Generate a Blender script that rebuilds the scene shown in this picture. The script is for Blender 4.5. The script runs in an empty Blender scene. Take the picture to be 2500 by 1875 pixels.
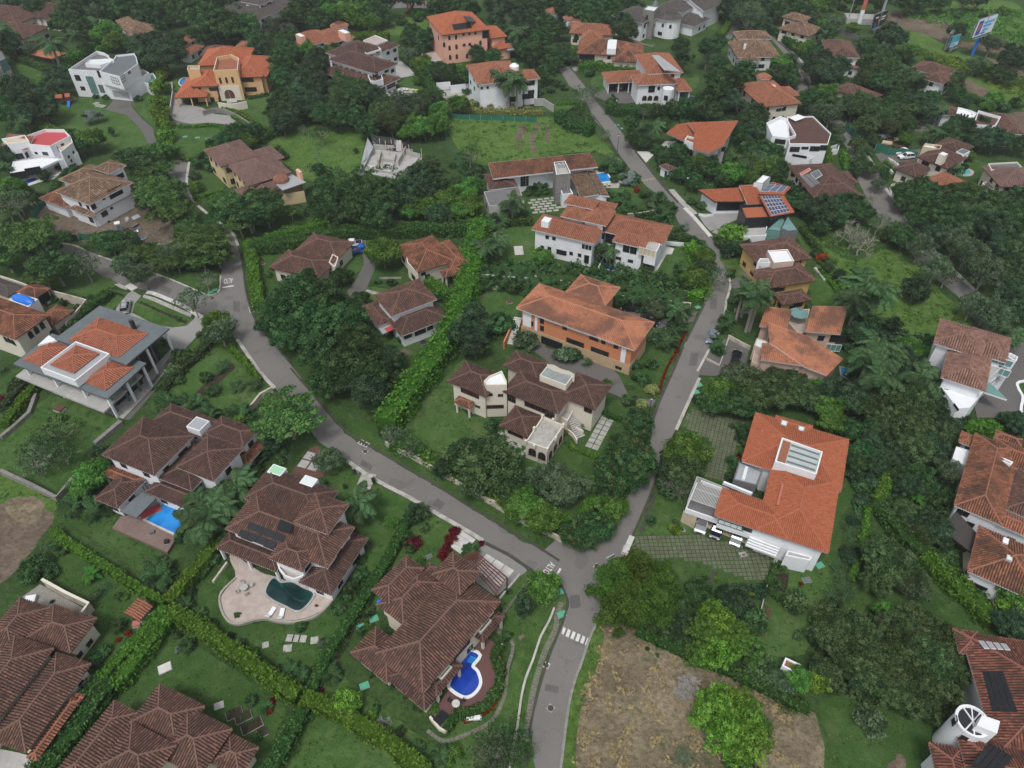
import bpy,math,random
import numpy as np
from mathutils import Vector,Matrix
from mathutils.geometry import tessellate_polygon
random.seed(11)
RNG=np.random.default_rng(11)
SC=bpy.context.scene
COL=SC.collection
R=math.radians

# ---------------------------------------------------------------- camera, sky, sun, exposure
CAM_H,PITCH,FPX=100.0,R(43.5),1780.0
cam_d=bpy.data.cameras.new('camera');cam_d.lens=FPX/2500*36;cam_d.sensor_width=36
cam_d.clip_start=1;cam_d.clip_end=4000
cam=bpy.data.objects.new('camera',cam_d);COL.objects.link(cam)
cam.location=(0,0,CAM_H);cam.rotation_euler=(R(90)-PITCH,0,0)
SC.camera=cam
world=bpy.data.worlds.new('World');SC.world=world;world.use_nodes=True
wn=world.node_tree.nodes;wl=world.node_tree.links
sky=wn.new('ShaderNodeTexSky');sky.sky_type='NISHITA';sky.sun_disc=False
sky.sun_elevation=R(62);sky.sun_rotation=R(200);sky.dust_density=3;sky.air_density=1.0;sky.ozone_density=0.6
hs=wn.new('ShaderNodeHueSaturation');hs.inputs['Saturation'].default_value=0.22
wl.new(sky.outputs[0],hs.inputs['Color']);wl.new(hs.outputs[0],wn['Background'].inputs[0])
wn['Background'].inputs[1].default_value=0.095
sun_d=bpy.data.lights.new('sun','SUN');sun_d.energy=1.15;sun_d.angle=R(13);sun_d.color=(1,.97,.93)
sun=bpy.data.objects.new('sun',sun_d);COL.objects.link(sun)
sd=Vector((math.sin(R(200))*math.cos(R(62)),math.cos(R(200))*math.cos(R(62)),math.sin(R(62))))
sun.rotation_euler=sd.to_track_quat('Z','Y').to_euler()
SC.view_settings.view_transform='Standard';SC.view_settings.look='None'
SC.view_settings.exposure=0.78;SC.view_settings.gamma=1
SC.cycles.max_bounces=5;SC.cycles.diffuse_bounces=3;SC.cycles.glossy_bounces=2
SC.cycles.transmission_bounces=2;SC.cycles.transparent_max_bounces=4
SC.cycles.use_denoising=True

# ---------------------------------------------------------------- where a spot of the place lies
FWD=np.array([0,math.cos(PITCH),-math.sin(PITCH)]);UPV=np.array([0,math.sin(PITCH),math.cos(PITCH)])
def ray(p):
 return FWD+(p[0]-1250)/FPX*np.array([1.,0,0])+(937.5-p[1])/FPX*UPV
def G(p,z=0.0):                                  # survey point -> world x, y at height z
 d=ray(p);t=(CAM_H-z)/-d[2]
 return np.array([d[0]*t,d[1]*t])
def depth(p,z=0.0):
 return(CAM_H-z)/-ray(p)[2]
OX=(0,600,1200,1800);OY=(0,450,900,1350);TS=700/2212
def T(t,*pts):                                    # survey sheet (row, column) coordinates
 r,c=int(t[0]),int(t[1])
 q=[np.array([OX[c]+x*TS,OY[r]+y*TS])for x,y in pts]
 return q
def W(t,z,*pts):
 return[G(p,z)for p in T(t,*pts)]

def Q(s):                                          # 'x y x y ...' -> sheet points
 v=list(map(float,s.split()));return list(zip(v[::2],v[1::2]))
# ---------------------------------------------------------------- objects
LABELS={}
def link(o):COL.objects.link(o);return o
def tag(o,label=None,cat=None,group=None,kind=None):
 if label:o['label']=label
 if cat:o['category']=cat
 if group:o['group']=group
 if kind:o['kind']=kind
 return o
def empty(name,loc=(0,0,0),rz=0):
 o=bpy.data.objects.new(name,None);o.location=loc;o.rotation_euler=(0,0,rz);o.empty_display_size=.3
 return link(o)
def mesh_np(name,V,F,mats,mi=None,tint=None,smooth=False):
 me=bpy.data.meshes.new(name)
 V=np.asarray(V,dtype=np.float32).reshape(-1,3)
 if isinstance(F,np.ndarray):
  m,k=F.shape;tot=np.full(m,k);flat=F.ravel()
 else:
  m=len(F);tot=np.array([len(f)for f in F],dtype=np.int32);flat=np.fromiter((i for f in F for i in f),dtype=np.int32)
 me.vertices.add(len(V));me.vertices.foreach_set('co',V.ravel())
 me.loops.add(int(tot.sum()));me.loops.foreach_set('vertex_index',flat.astype(np.int32))
 me.polygons.add(m)
 st=np.zeros(m,dtype=np.int32);st[1:]=np.cumsum(tot)[:-1]
 me.polygons.foreach_set('loop_start',st);me.polygons.foreach_set('loop_total',tot.astype(np.int32))
 for x in(mats if isinstance(mats,(list,tuple))else[mats]):me.materials.append(x)
 if mi is not None:me.polygons.foreach_set('material_index',np.asarray(mi,dtype=np.int32))
 if tint is not None:
  a=me.attributes.new('tint','FLOAT','FACE');a.data.foreach_set('value',np.asarray(tint,dtype=np.float32))
 me.polygons.foreach_set('use_smooth',np.full(m,smooth,dtype=bool))
 me.update(calc_edges=True)
 return me
def obj(name,me,parent=None):
 o=bpy.data.objects.new(name,me);link(o)
 if parent is not None:o.parent=parent
 return o
class MB:
 def __init__(s):s.v=[];s.f=[];s.m=[];s.t=[]
 def add(s,V,F,m=0,t=.5):
  n=len(s.v);s.v+=[tuple(map(float,p))for p in V]
  for f in F:s.f.append([i+n for i in f]);s.m.append(m);s.t.append(t)
 def box(s,x0,y0,z0,x1,y1,z1,m=0,t=.5,M=None):
  V=[(x,y,z)for z in(z0,z1)for x,y in((x0,y0),(x1,y0),(x1,y1),(x0,y1))]
  if M is not None:V=[tuple(M@Vector(p))for p in V]
  s.add(V,[(3,2,1,0),(4,5,6,7),(0,1,5,4),(1,2,6,5),(2,3,7,6),(3,0,4,7)],m,t)
 def bar(s,p,q,r,m=0,n=6,r2=None,t=.5,cap=True):
  p=Vector(p);q=Vector(q);d=q-p
  if d.length<1e-6:return
  z=d.normalized();x=z.orthogonal().normalized();y=z.cross(x);r2=r if r2 is None else r2
  V=[]
  for c,rr in((p,r),(q,r2)):
   for i in range(n):
    a=2*math.pi*i/n;V.append(c+(x*math.cos(a)+y*math.sin(a))*rr)
  F=[(i,(i+1)%n,n+(i+1)%n,n+i)for i in range(n)]
  if cap:F+=[tuple(range(n-1,-1,-1)),tuple(range(n,2*n))]
  s.add(V,F,m,t)
 def prism(s,poly,z0,z1,m=0,t=.5,top=True,bot=True,mtop=None):
  poly=ccw(poly);n=len(poly)
  V=[(p[0],p[1],z0)for p in poly]+[(p[0],p[1],z1)for p in poly]
  s.add(V,[(i,(i+1)%n,n+(i+1)%n,n+i)for i in range(n)],m,t)
  tri=tess(poly)
  if top:s.add(V[n:],tri,m if mtop is None else mtop,t)
  if bot:s.add(V[:n],[f[::-1]for f in tri],m,t)
 def build(s,name,mats,parent=None,smooth=False):
  return obj(name,s.mesh(name,mats,smooth),parent)
 def mesh(s,name,mats,smooth=False):
  return mesh_np(name,s.v,s.f,mats,s.m,s.t,smooth)
def area2(p):return sum(p[i][0]*p[(i+1)%len(p)][1]-p[(i+1)%len(p)][0]*p[i][1]for i in range(len(p)))
def ccw(p):
 p=[(float(q[0]),float(q[1]))for q in p]
 return p if area2(p)>0 else p[::-1]
def tess(poly):
 tri=tessellate_polygon([[Vector((p[0],p[1],0))for p in poly]])
 out=[]
 for a,b,c in tri:
  pa,pb,pc=poly[a],poly[b],poly[c]
  cr=(pb[0]-pa[0])*(pc[1]-pa[1])-(pb[1]-pa[1])*(pc[0]-pa[0])
  out.append((a,b,c)if cr>0 else(a,c,b))
 return out
def inside(poly,x,y):
 c=False;n=len(poly)
 for i in range(n):
  x0,y0=poly[i][:2];x1,y1=poly[(i+1)%n][:2]
  if(y0>y)!=(y1>y)and x<(x1-x0)*(y-y0)/(y1-y0)+x0:c=not c
 return c
def inside_np(poly,X,Y):
 c=np.zeros(X.shape,bool);n=len(poly)
 for i in range(n):
  x0,y0=poly[i][:2];x1,y1=poly[(i+1)%n][:2]
  if y0==y1:continue
  c ^=((y0>Y)!=(y1>Y))&(X<(x1-x0)*(Y-y0)/(y1-y0)+x0)
 return c
def smooth_line(p,k=5,closed=False):
 p=[np.array(q,float)for q in p];n=len(p);out=[]
 rng=range(n if closed else n-1)
 for i in rng:
  g=(lambda j:p[j%n])if closed else(lambda j:p[min(max(j,0),n-1)])
  a,b,c,d=g(i-1),g(i),g(i+1),g(i+2)
  for j in range(k):
   t=j/k
   out.append(.5*((2*b)+(c-a)*t+(2*a-5*b+4*c-d)*t*t+(3*b-a-3*c+d)*t**3))
 if not closed:out.append(p[-1])
 return out
def offset_line(p,d):
 p=[np.array(q,float)for q in p];out=[]
 for i in range(len(p)):
  a=p[max(i-1,0)];b=p[min(i+1,len(p)-1)];t=b-a;L=np.hypot(*t)or 1
  out.append(p[i]+np.array([-t[1],t[0]])/L*d)
 return out

# ---------------------------------------------------------------- materials
MATS={}
def nt(name):
 m=bpy.data.materials.new(name);m.use_nodes=True
 n=m.node_tree.nodes;l=m.node_tree.links
 return m,n,l,n['Principled BSDF']
def ramp(n,stops):
 r=n.new('ShaderNodeValToRGB');e=r.color_ramp.elements
 while len(e)<len(stops):e.new(.5)
 for i,(p,c)in enumerate(stops):e[i].position=p;e[i].color=(*c,1)
 return r
def noise(n,l,scale,detail=4,rough=.6,coord='obj'):
 tc=n.new('ShaderNodeTexCoord')if coord=='obj' else n.new('ShaderNodeNewGeometry')
 t=n.new('ShaderNodeTexNoise');t.inputs['Scale'].default_value=scale;t.inputs['Detail'].default_value=detail
 t.inputs['Roughness'].default_value=rough
 l.new(tc.outputs['Object' if coord=='obj' else 'Position'],t.inputs['Vector'])
 return t
def mixc(n,l,f,a,b,mode='MIX'):
 m=n.new('ShaderNodeMix');m.data_type='RGBA';m.blend_type=mode
 for s,x in((m.inputs[0],f),(m.inputs[6],a),(m.inputs[7],b)):
  if hasattr(x,'is_linked')or hasattr(x,'links'):l.new(x,s)
  elif isinstance(x,(int,float)):s.default_value=x
  else:s.default_value=(*x,1)
 return m.outputs[2]
def mr(n,l,x,a,b,c=0.,d=1.):
 m=n.new('ShaderNodeMapRange');l.new(x,m.inputs[0])
 for i,v in enumerate((a,b,c,d)):m.inputs[i+1].default_value=v
 return m.outputs[0]
def plain(name,col,rough=.8,var=.12,scale=1.5,bump=0.,metal=0.,dirt=None,dscale=.25,coord='pos',spec=.3):
 if name in MATS:return MATS[name]
 m,n,l,b=nt(name)
 t=noise(n,l,scale,5,.65,coord)
 lo=tuple(max(0,c*(1-var))for c in col);hi=tuple(min(1,c*(1+var))for c in col)
 c=mixc(n,l,mr(n,l,t.outputs[0],.3,.7),lo,hi)
 if dirt:
  t2=noise(n,l,dscale,6,.7,coord)
  c=mixc(n,l,mr(n,l,t2.outputs[0],.48,.72,0,dirt[3]if len(dirt)>3 else .6),c,dirt[:3])
 l.new(c,b.inputs['Base Color']);b.inputs['Roughness'].default_value=rough
 b.inputs['Metallic'].default_value=metal;b.inputs['Specular IOR Level'].default_value=spec
 if bump:
  bp=n.new('ShaderNodeBump');bp.inputs['Strength'].default_value=bump;bp.inputs['Distance'].default_value=.05
  l.new(t.outputs[0],bp.inputs['Height']);l.new(bp.outputs[0],b.inputs['Normal'])
 MATS[name]=m;return m
def tilemat(name,stops,stain=(.03,.025,.022),amt=.75,thr=(.5,.66),sscale=.28):
 m,n,l,b=nt(name)
 at=n.new('ShaderNodeAttribute');at.attribute_name='tint'
 rp=ramp(n,stops);l.new(at.outputs['Fac'],rp.inputs[0])
 t=noise(n,l,sscale,7,.72,'pos');f=mr(n,l,t.outputs[0],thr[0],thr[1],0,amt)
 c=mixc(n,l,f,rp.outputs[0],stain)
 t2=noise(n,l,5,3,.6,'pos');c=mixc(n,l,mr(n,l,t2.outputs[0],.35,.75,0,.35),c,tuple(x*.5 for x in stops[len(stops)// 2][1]))
 l.new(c,b.inputs['Base Color']);b.inputs['Roughness'].default_value=.85;b.inputs['Specular IOR Level'].default_value=.25
 MATS[name]=m;k=stops[-2][1];plain('ridge_'+name,tuple(min(.6,x*.95+.015)for x in k),.9,.25,4)
 return m
tilemat('tile_brown',[(0,(.03,.019,.017)),(.3,(.085,.046,.037)),(.75,(.145,.077,.059)),(1,(.22,.112,.078))],amt=.55)
tilemat('tile_dark',[(0,(.024,.016,.015)),(.35,(.072,.04,.033)),(.8,(.12,.066,.053)),(1,(.17,.085,.062))],amt=.5)
tilemat('tile_rust',[(0,(.035,.02,.015)),(.35,(.17,.07,.04)),(.75,(.25,.103,.06)),(1,(.34,.15,.088))],amt=.85,thr=(.46,.62))
tilemat('tile_terra',[(0,(.1,.04,.025)),(.4,(.25,.1,.06)),(1,(.37,.155,.09))],amt=.45,thr=(.56,.75))
tilemat('tile_salmon',[(0,(.27,.11,.06)),(.4,(.4,.165,.092)),(1,(.5,.22,.13))],stain=(.13,.07,.053),amt=.88,thr=(.45,.58),sscale=.14)
tilemat('tile_orange',[(0,(.24,.07,.032)),(.4,(.34,.103,.05)),(1,(.43,.145,.078))],stain=(.2,.07,.04),amt=.45,thr=(.56,.78))
tilemat('tile_old',[(0,(.04,.028,.023)),(.4,(.145,.09,.062)),(.8,(.23,.14,.09)),(1,(.36,.28,.2))],amt=.55)
tilemat('tile_mauve',[(0,(.105,.062,.055)),(.5,(.16,.095,.082)),(1,(.21,.13,.112))],amt=.4)
tilemat('tile_mottle',[(0,(.07,.05,.045)),(.24,(.16,.09,.07)),(.36,(.33,.11,.06)),(1,(.42,.145,.08))],amt=.35,thr=(.55,.75))
tilemat('tile_dusty',[(0,(.07,.042,.036)),(.4,(.19,.1,.077)),(1,(.32,.18,.14))],amt=.45)
tilemat('tile_redbrown',[(0,(.035,.017,.014)),(.4,(.12,.05,.038)),(.8,(.21,.08,.055)),(1,(.3,.12,.075))],amt=.7,thr=(.46,.62))
tilemat('tile_grey',[(0,(.055,.048,.046)),(.5,(.085,.074,.07)),(1,(.12,.105,.1))],amt=.3)
WHITE=plain('white_plaster',(.66,.68,.71),.7,.05,.5,dirt=(.45,.44,.42,.3),dscale=.35)
CREAM=plain('cream_plaster',(.6,.56,.48),.75,.06,.6,dirt=(.4,.35,.28,.4),dscale=.3)
OCHRE=plain('ochre_plaster',(.58,.37,.19),.75,.06,.6,dirt=(.4,.25,.13,.4))
YELLOW=plain('yellow_plaster',(.52,.36,.14),.75,.08,.6,dirt=(.3,.2,.1,.4))
PINK=plain('pink_plaster',(.68,.38,.29),.75,.06,.6,dirt=(.5,.27,.2,.4))
ROSE=plain('rose_plaster',(.5,.38,.32),.75,.06,.6,dirt=(.34,.25,.2,.4))
SAND=plain('sand_plaster',(.5,.42,.31),.75,.08,.8,dirt=(.3,.26,.2,.5))
BRICKW=plain('orange_brick',(.5,.2,.1),.85,.14,3,dirt=(.38,.14,.07,.5))
STONEW=plain('tan_stone',(.42,.31,.19),.9,.2,2.5,bump=.4,dirt=(.24,.18,.11,.5))
GREYST=plain('grey_stone',(.2,.19,.18),.9,.3,2.2,bump=.5,dirt=(.1,.1,.09,.6))
CONC=plain('concrete',(.36,.355,.345),.85,.1,1.2,bump=.1,dirt=(.2,.2,.19,.5))
DCONC=plain('dark_concrete',(.14,.14,.145),.8,.12,1,dirt=(.08,.08,.08,.5))
SLATE=plain('slate_grey',(.115,.135,.145),.55,.1,.7,dirt=(.07,.075,.08,.5))
METAL=plain('metal_sheet',(.42,.44,.46),.35,.06,.8,metal=.4)
DARK=plain('dark_frame',(.025,.024,.024),.5,.1)
BROWNF=plain('brown_wood',(.1,.045,.03),.7,.2,3)
WHITEP=plain('white_paint',(.68,.7,.72),.5,.04,1)
BLACK=plain('black_panel',(.012,.014,.017),.35,.1,2)
REDM=plain('red_sheet',(.42,.13,.1),.55,.1,2)
PINKR=plain('crimson_sheet',(.42,.06,.07),.5,.08,1)
BLUEM=plain('blue_sheet',(.02,.16,.6),.35,.05,1)
GREENB=plain('green_lid',(.08,.34,.22),.55,.1,2)
GREENN=plain('green_netting',(.02,.13,.09),.8,.2,3)
SKYGL=plain('pale_skylight',(.6,.66,.66),.25,.05,.6,spec=.5)
TEALGL=plain('teal_glass',(.12,.24,.23),.12,.1,.6,spec=.6)
GLASS=plain('window_glass',(.018,.021,.024),.08,.3,.4,spec=.6)
SOLAR=plain('solar_cells',(.03,.05,.12),.2,.15,2,spec=.6)
def ground_mat(name,cols,scale,bump=.4,mscale=3.5,mow=0,spots=None,sscale=.12,sth=(.56,.68)):
 m,n,l,b=nt(name)
 t=noise(n,l,scale,9,.7,'pos');rp=ramp(n,[(.32,cols[0]),(.5,cols[1]),(.68,cols[2])]);l.new(t.outputs[0],rp.inputs[0])
 c=rp.outputs[0]
 t2=noise(n,l,mscale,7,.8,'pos')
 c=mixc(n,l,mr(n,l,t2.outputs[0],.38,.62,0,.75),c,tuple(x*.5 for x in cols[0]))
 t4=noise(n,l,scale*4.7,6,.75,'pos');c=mixc(n,l,mr(n,l,t4.outputs[0],.5,.7,0,.6),c,cols[2])
 if spots:
  t3=noise(n,l,sscale,9,.75,'pos');c=mixc(n,l,mr(n,l,t3.outputs[0],sth[0],sth[1],0,.85),c,spots)
 l.new(c,b.inputs['Base Color']);b.inputs['Roughness'].default_value=.95;b.inputs['Specular IOR Level'].default_value=.1
 bp=n.new('ShaderNodeBump');bp.inputs['Strength'].default_value=bump;bp.inputs['Distance'].default_value=.3
 l.new(t2.outputs[0],bp.inputs['Height']);l.new(bp.outputs[0],b.inputs['Normal'])
 MATS[name]=m;return m
G_WILD=ground_mat('wild_ground',[(.026,.058,.016),(.05,.098,.027),(.08,.13,.043)],.09,.9,1.6)
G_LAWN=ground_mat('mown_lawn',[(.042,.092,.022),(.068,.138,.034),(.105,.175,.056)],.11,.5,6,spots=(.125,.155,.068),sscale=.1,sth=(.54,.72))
G_DLAWN=ground_mat('dark_lawn',[(.032,.076,.018),(.054,.112,.028),(.085,.145,.046)],.1,.5,5,spots=(.1,.13,.055),sscale=.085,sth=(.56,.76))  # lawn grass in a deeper green
G_FIELD=ground_mat('rough_field',[(.055,.11,.022),(.095,.18,.038),(.145,.22,.065)],.1,.9,1.2,spots=(.17,.14,.075),sscale=.2,sth=(.6,.7))
G_DRY=ground_mat('dry_grass',[(.12,.098,.062),(.23,.19,.128),(.44,.37,.255)],.055,1.,1.5,spots=(.06,.08,.028),sscale=.13,sth=(.54,.64))
G_EARTH=ground_mat('bare_earth',[(.1,.078,.058),(.16,.125,.095),(.24,.19,.145)],.12,.8,1.4,spots=(.09,.075,.062),sscale=.2)
G_MULCH=ground_mat('dark_soil',[(.03,.024,.017),(.05,.04,.028),(.075,.06,.04)],.3,.6,2.5)
def road_mat(name,col,dark):
 m,n,l,b=nt(name)
 t=noise(n,l,9,4,.8,'pos');t2=noise(n,l,.07,7,.65,'pos');t3=noise(n,l,.6,5,.7,'pos')
 c=mixc(n,l,mr(n,l,t.outputs[0],.3,.7),tuple(x*.86 for x in col),tuple(x*1.12 for x in col))
 c=mixc(n,l,mr(n,l,t2.outputs[0],.42,.7,0,.5),c,dark)
 c=mixc(n,l,mr(n,l,t3.outputs[0],.55,.75,0,.3),c,tuple(x*1.1 for x in dark))
 l.new(c,b.inputs['Base Color']);b.inputs['Roughness'].default_value=.9;b.inputs['Specular IOR Level'].default_value=.2
 vo=n.new('ShaderNodeTexVoronoi');vo.feature='DISTANCE_TO_EDGE';vo.inputs['Scale'].default_value=.09;wv=noise(n,l,.5,6,.7,'pos');ge=n.new('ShaderNodeNewGeometry');va=n.new('ShaderNodeVectorMath');va.operation='MULTIPLY_ADD';l.new(wv.outputs['Color'],va.inputs[0]);va.inputs[1].default_value=(5,5,0);l.new(ge.outputs['Position'],va.inputs[2]);l.new(va.outputs[0],vo.inputs['Vector'])
 c=mixc(n,l,mr(n,l,vo.outputs['Distance'],0,.006,.4,0),c,tuple(x*.45 for x in dark));t5=noise(n,l,.22,3,.5,'pos');c=mixc(n,l,mr(n,l,t5.outputs[0],.6,.63,0,.45),c,tuple(x*.95 for x in dark))
 l.new(c,b.inputs['Base Color'])
 bp=n.new('ShaderNodeBump');bp.inputs['Strength'].default_value=.15;bp.inputs['Distance'].default_value=.02
 l.new(t.outputs[0],bp.inputs['Height']);l.new(bp.outputs[0],b.inputs['Normal'])
 MATS[name]=m;return m
ROAD=road_mat('worn_asphalt',(.165,.158,.15),(.115,.11,.105))
DRIVE=road_mat('pale_paving',(.27,.265,.26),(.2,.195,.19))
DDRIVE=road_mat('dark_paving',(.12,.115,.112),(.08,.078,.075))
KERB=plain('kerb_concrete',(.4,.385,.36),.9,.2,1.5,dirt=(.13,.13,.11,.8),dscale=.5)
GUTTER=plain('mossy_gutter',(.06,.058,.05),.9,.3,1.2,dirt=(.03,.03,.026,.8),dscale=.6)
PAVER=plain('grass_paver',(.115,.118,.085),.9,.3,.9,dirt=(.06,.07,.04,.6),dscale=.4)
SLAB=plain('stone_slab',(.34,.33,.31),.9,.2,1.4,dirt=(.18,.18,.16,.7),dscale=.6)
WSLAB=plain('white_slab',(.5,.49,.47),.9,.18,1.4,dirt=(.3,.3,.29,.7),dscale=.5)
PINKP=plain('pink_terrace',(.38,.325,.295),.85,.14,1,dirt=(.28,.21,.18,.6),dscale=.4)
MAROON=plain('maroon_deck',(.12,.06,.055),.8,.12,1.2,dirt=(.09,.05,.045,.6),dscale=.5)
WDECK=plain('brown_deck',(.165,.115,.1),.8,.15,1.5,dirt=(.24,.18,.16,.5),dscale=.5)
def water_mat(name,c0,c1,rough=.06):
 m,n,l,b=nt(name);t=noise(n,l,.35,3,.5,'pos');c=mixc(n,l,mr(n,l,t.outputs[0],.35,.65),c0,c1)
 l.new(c,b.inputs['Base Color']);b.inputs['Roughness'].default_value=rough;b.inputs['Specular IOR Level'].default_value=.5
 t2=noise(n,l,2.2,3,.5,'pos');bp=n.new('ShaderNodeBump');bp.inputs['Strength'].default_value=.12;bp.inputs['Distance'].default_value=.05
 l.new(t2.outputs[0],bp.inputs['Height']);l.new(bp.outputs[0],b.inputs['Normal'])
 MATS[name]=m;return m
W_BLUE=water_mat('pool_blue',(.01,.15,.5),(.03,.27,.66));W_DEEP=water_mat('pool_deep',(.008,.03,.25),(.015,.06,.36))
W_DARK=water_mat('pool_dark',(.004,.02,.022),(.01,.045,.045));W_TURQ=water_mat('pool_turquoise',(.05,.36,.44),(.1,.46,.52))
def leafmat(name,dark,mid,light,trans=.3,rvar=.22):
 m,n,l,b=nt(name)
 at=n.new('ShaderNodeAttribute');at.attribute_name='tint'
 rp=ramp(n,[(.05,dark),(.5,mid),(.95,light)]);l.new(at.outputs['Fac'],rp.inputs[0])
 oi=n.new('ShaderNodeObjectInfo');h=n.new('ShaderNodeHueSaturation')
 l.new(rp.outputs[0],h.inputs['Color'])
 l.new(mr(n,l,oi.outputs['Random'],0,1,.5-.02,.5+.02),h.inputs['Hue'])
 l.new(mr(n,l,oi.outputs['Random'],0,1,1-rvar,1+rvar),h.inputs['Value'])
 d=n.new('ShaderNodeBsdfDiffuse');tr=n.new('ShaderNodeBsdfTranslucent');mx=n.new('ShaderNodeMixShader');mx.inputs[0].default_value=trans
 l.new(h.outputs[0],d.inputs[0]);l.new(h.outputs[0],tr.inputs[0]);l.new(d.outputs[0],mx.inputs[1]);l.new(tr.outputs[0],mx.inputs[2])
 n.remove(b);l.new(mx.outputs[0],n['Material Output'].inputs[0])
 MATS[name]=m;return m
L_DENSE=leafmat('leaf_dense',(0.0141,0.0388,0.0137),(0.047,0.1058,0.0368),(0.1079,0.1971,0.0735))
L_DARK=leafmat('leaf_dark',(0.015,0.0347,0.0179),(0.0423,0.0842,0.0394),(0.0921,0.1571,0.0779))
L_GRASS=leafmat('grass_blades',(.034,.08,.018),(.062,.118,.03),(.13,.165,.06))
L_STREET=leafmat('leaf_street',(0.0244,0.0571,0.0147),(0.0705,0.1428,0.0394),(0.1513,0.2542,0.0794))
L_BRIGHT=leafmat('leaf_bright',(0.032,0.0796,0.0137),(0.0823,0.1849,0.0341),(0.1579,0.2999,0.0706))
L_OLIVE=leafmat('leaf_olive',(0.0188,0.0388,0.0147),(0.0611,0.1058,0.0394),(0.1316,0.1971,0.0823))
L_GREY=leafmat('leaf_grey',(0.0338,0.0612,0.0294),(0.0846,0.1339,0.0683),(0.1579,0.2285,0.125))
L_LIME=leafmat('leaf_lime',(0.0451,0.102,0.0105),(0.1175,0.2295,0.0289),(0.2171,0.3713,0.0662))
L_HEDGE=leafmat('leaf_hedge',(.034,.085,.012),(.09,.19,.026),(.155,.28,.05),rvar=.12)
L_DHEDGE=leafmat('leaf_dark_hedge',(0.0188,0.0469,0.0126),(0.054,0.1147,0.0302),(0.1119,0.1999,0.0588),rvar=.12)
L_PALM=leafmat('leaf_palm',(0.0207,0.0469,0.0189),(0.0587,0.1147,0.0473),(0.125,0.2071,0.0955))
L_BANANA=leafmat('leaf_banana',(.03,.1,.02),(.06,.17,.03),(.1,.24,.05))
L_YELLOW=leafmat('leaf_yellow',(.13,.16,.05),(.26,.29,.1),(.4,.43,.19))
L_RED=leafmat('leaf_red',(.1,.012,.008),(.22,.025,.014),(.34,.06,.02))
L_WINE=leafmat('leaf_wine',(.05,.006,.012),(.12,.012,.022),(.2,.03,.04))
L_FLOWER=leafmat('flower_orange',(.35,.06,.01),(.5,.09,.015),(.6,.15,.03))
L_SILVER=leafmat('leaf_silver',(.07,.1,.09),(.14,.18,.165),(.24,.28,.26))
L_PURPLE=leafmat('flower_purple',(.12,.02,.15),(.22,.03,.26),(.3,.06,.34))
BARK=plain('bark',(.13,.11,.09),.95,.35,6,coord='obj');PBARK=plain('pale_bark',(.25,.235,.2),.95,.25,5,coord='obj')
def haze(dens):
 mb=MB();mb.box(-420,-60,-1.5,420,620,104);m=bpy.data.materials.new('thin_air');m.use_nodes=True;n=m.node_tree.nodes;n.remove(n['Principled BSDF']);v=n.new('ShaderNodeVolumePrincipled')
 v.inputs['Color'].default_value=(.86,.9,.94,1);v.inputs['Density'].default_value=dens;v.inputs['Anisotropy'].default_value=.2;m.node_tree.links.new(v.outputs[0],n['Material Output'].inputs['Volume'])
 tag(mb.build('haze',[m]),'thin pale haze over the hillside',kind='stuff')
# ---------------------------------------------------------------- tiled roofs
def clip_col(poly,x):
 ys=[]
 n=len(poly)
 for i in range(n):
  (x0,y0),(x1,y1)=poly[i],poly[(i+1)%n]
  if(x0>x)!=(x1>x):ys.append(y0+(y1-y0)*(x-x0)/(x1-x0))
 ys.sort()
 return ys
def tiles_on(face,out,period=.36,course=.46,h=.085):
 P=[np.array(p,float)for p in face]
 nrm=np.zeros(3)
 for i in range(len(P)):nrm+=np.cross(P[i],P[(i+1)%len(P)])
 nrm/=np.linalg.norm(nrm)or 1
 if nrm[2]<0:nrm=-nrm
 down=np.array([nrm[0],nrm[1],0.]);L=np.hypot(*down[:2])
 if L<.02:return
 ax=np.array([-down[1],down[0],0])/L
 dn=np.cross(ax,nrm);dn=dn if dn[2]<0 else-dn
 o=P[0];q=[((p-o)@ax,(p-o)@dn)for p in P]
 x0=min(a for a,_ in q);x1=max(a for a,_ in q);n=max(1,int((x1-x0)/period))
 pw=(x1-x0)/n
 for k in range(n):
  x=x0+(k+.5)*pw;ys=clip_col(q,x)
  for i in range(0,len(ys)-1,2):
   a,b=ys[i]+.05,ys[i+1]+.04
   m=max(1,int(round((b-a)/course)))
   if b-a<.15:continue
   e=np.linspace(b,a,m+1);lo=e[:-1]+.06;hi=e[1:]
   jit=RNG.normal(0,.012,m)
   prof=((-.33,0),(-.17,.9),(.17,.9),(.33,0))
   V=np.empty((m,8,3))
   for j,(pa,ph)in enumerate(prof):
    for s,yy,lift,ws in((0,lo,.045,1.12),(4,hi,0.,.92)):
     V[:,s+j]=o+((x+pa*ws*pw)+jit)[:,None]*ax+yy[:,None]*dn+(ph*h+lift+.01)*nrm
   out.append(V)
TILE_F=np.array([(0,4,5,1),(1,5,6,2),(2,6,7,3)])
def tiles_mesh(name,cols,mat):
 V=np.concatenate(cols);n=len(V)
 F=(np.arange(n)[:,None,None]*8+TILE_F[None]).reshape(-1,4)
 t=np.repeat(np.clip(.2+.8*RNG.beta(1.9,1.7,n),0,1),3)
 return mesh_np(name,V.reshape(-1,3),F,mat,tint=t)
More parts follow.
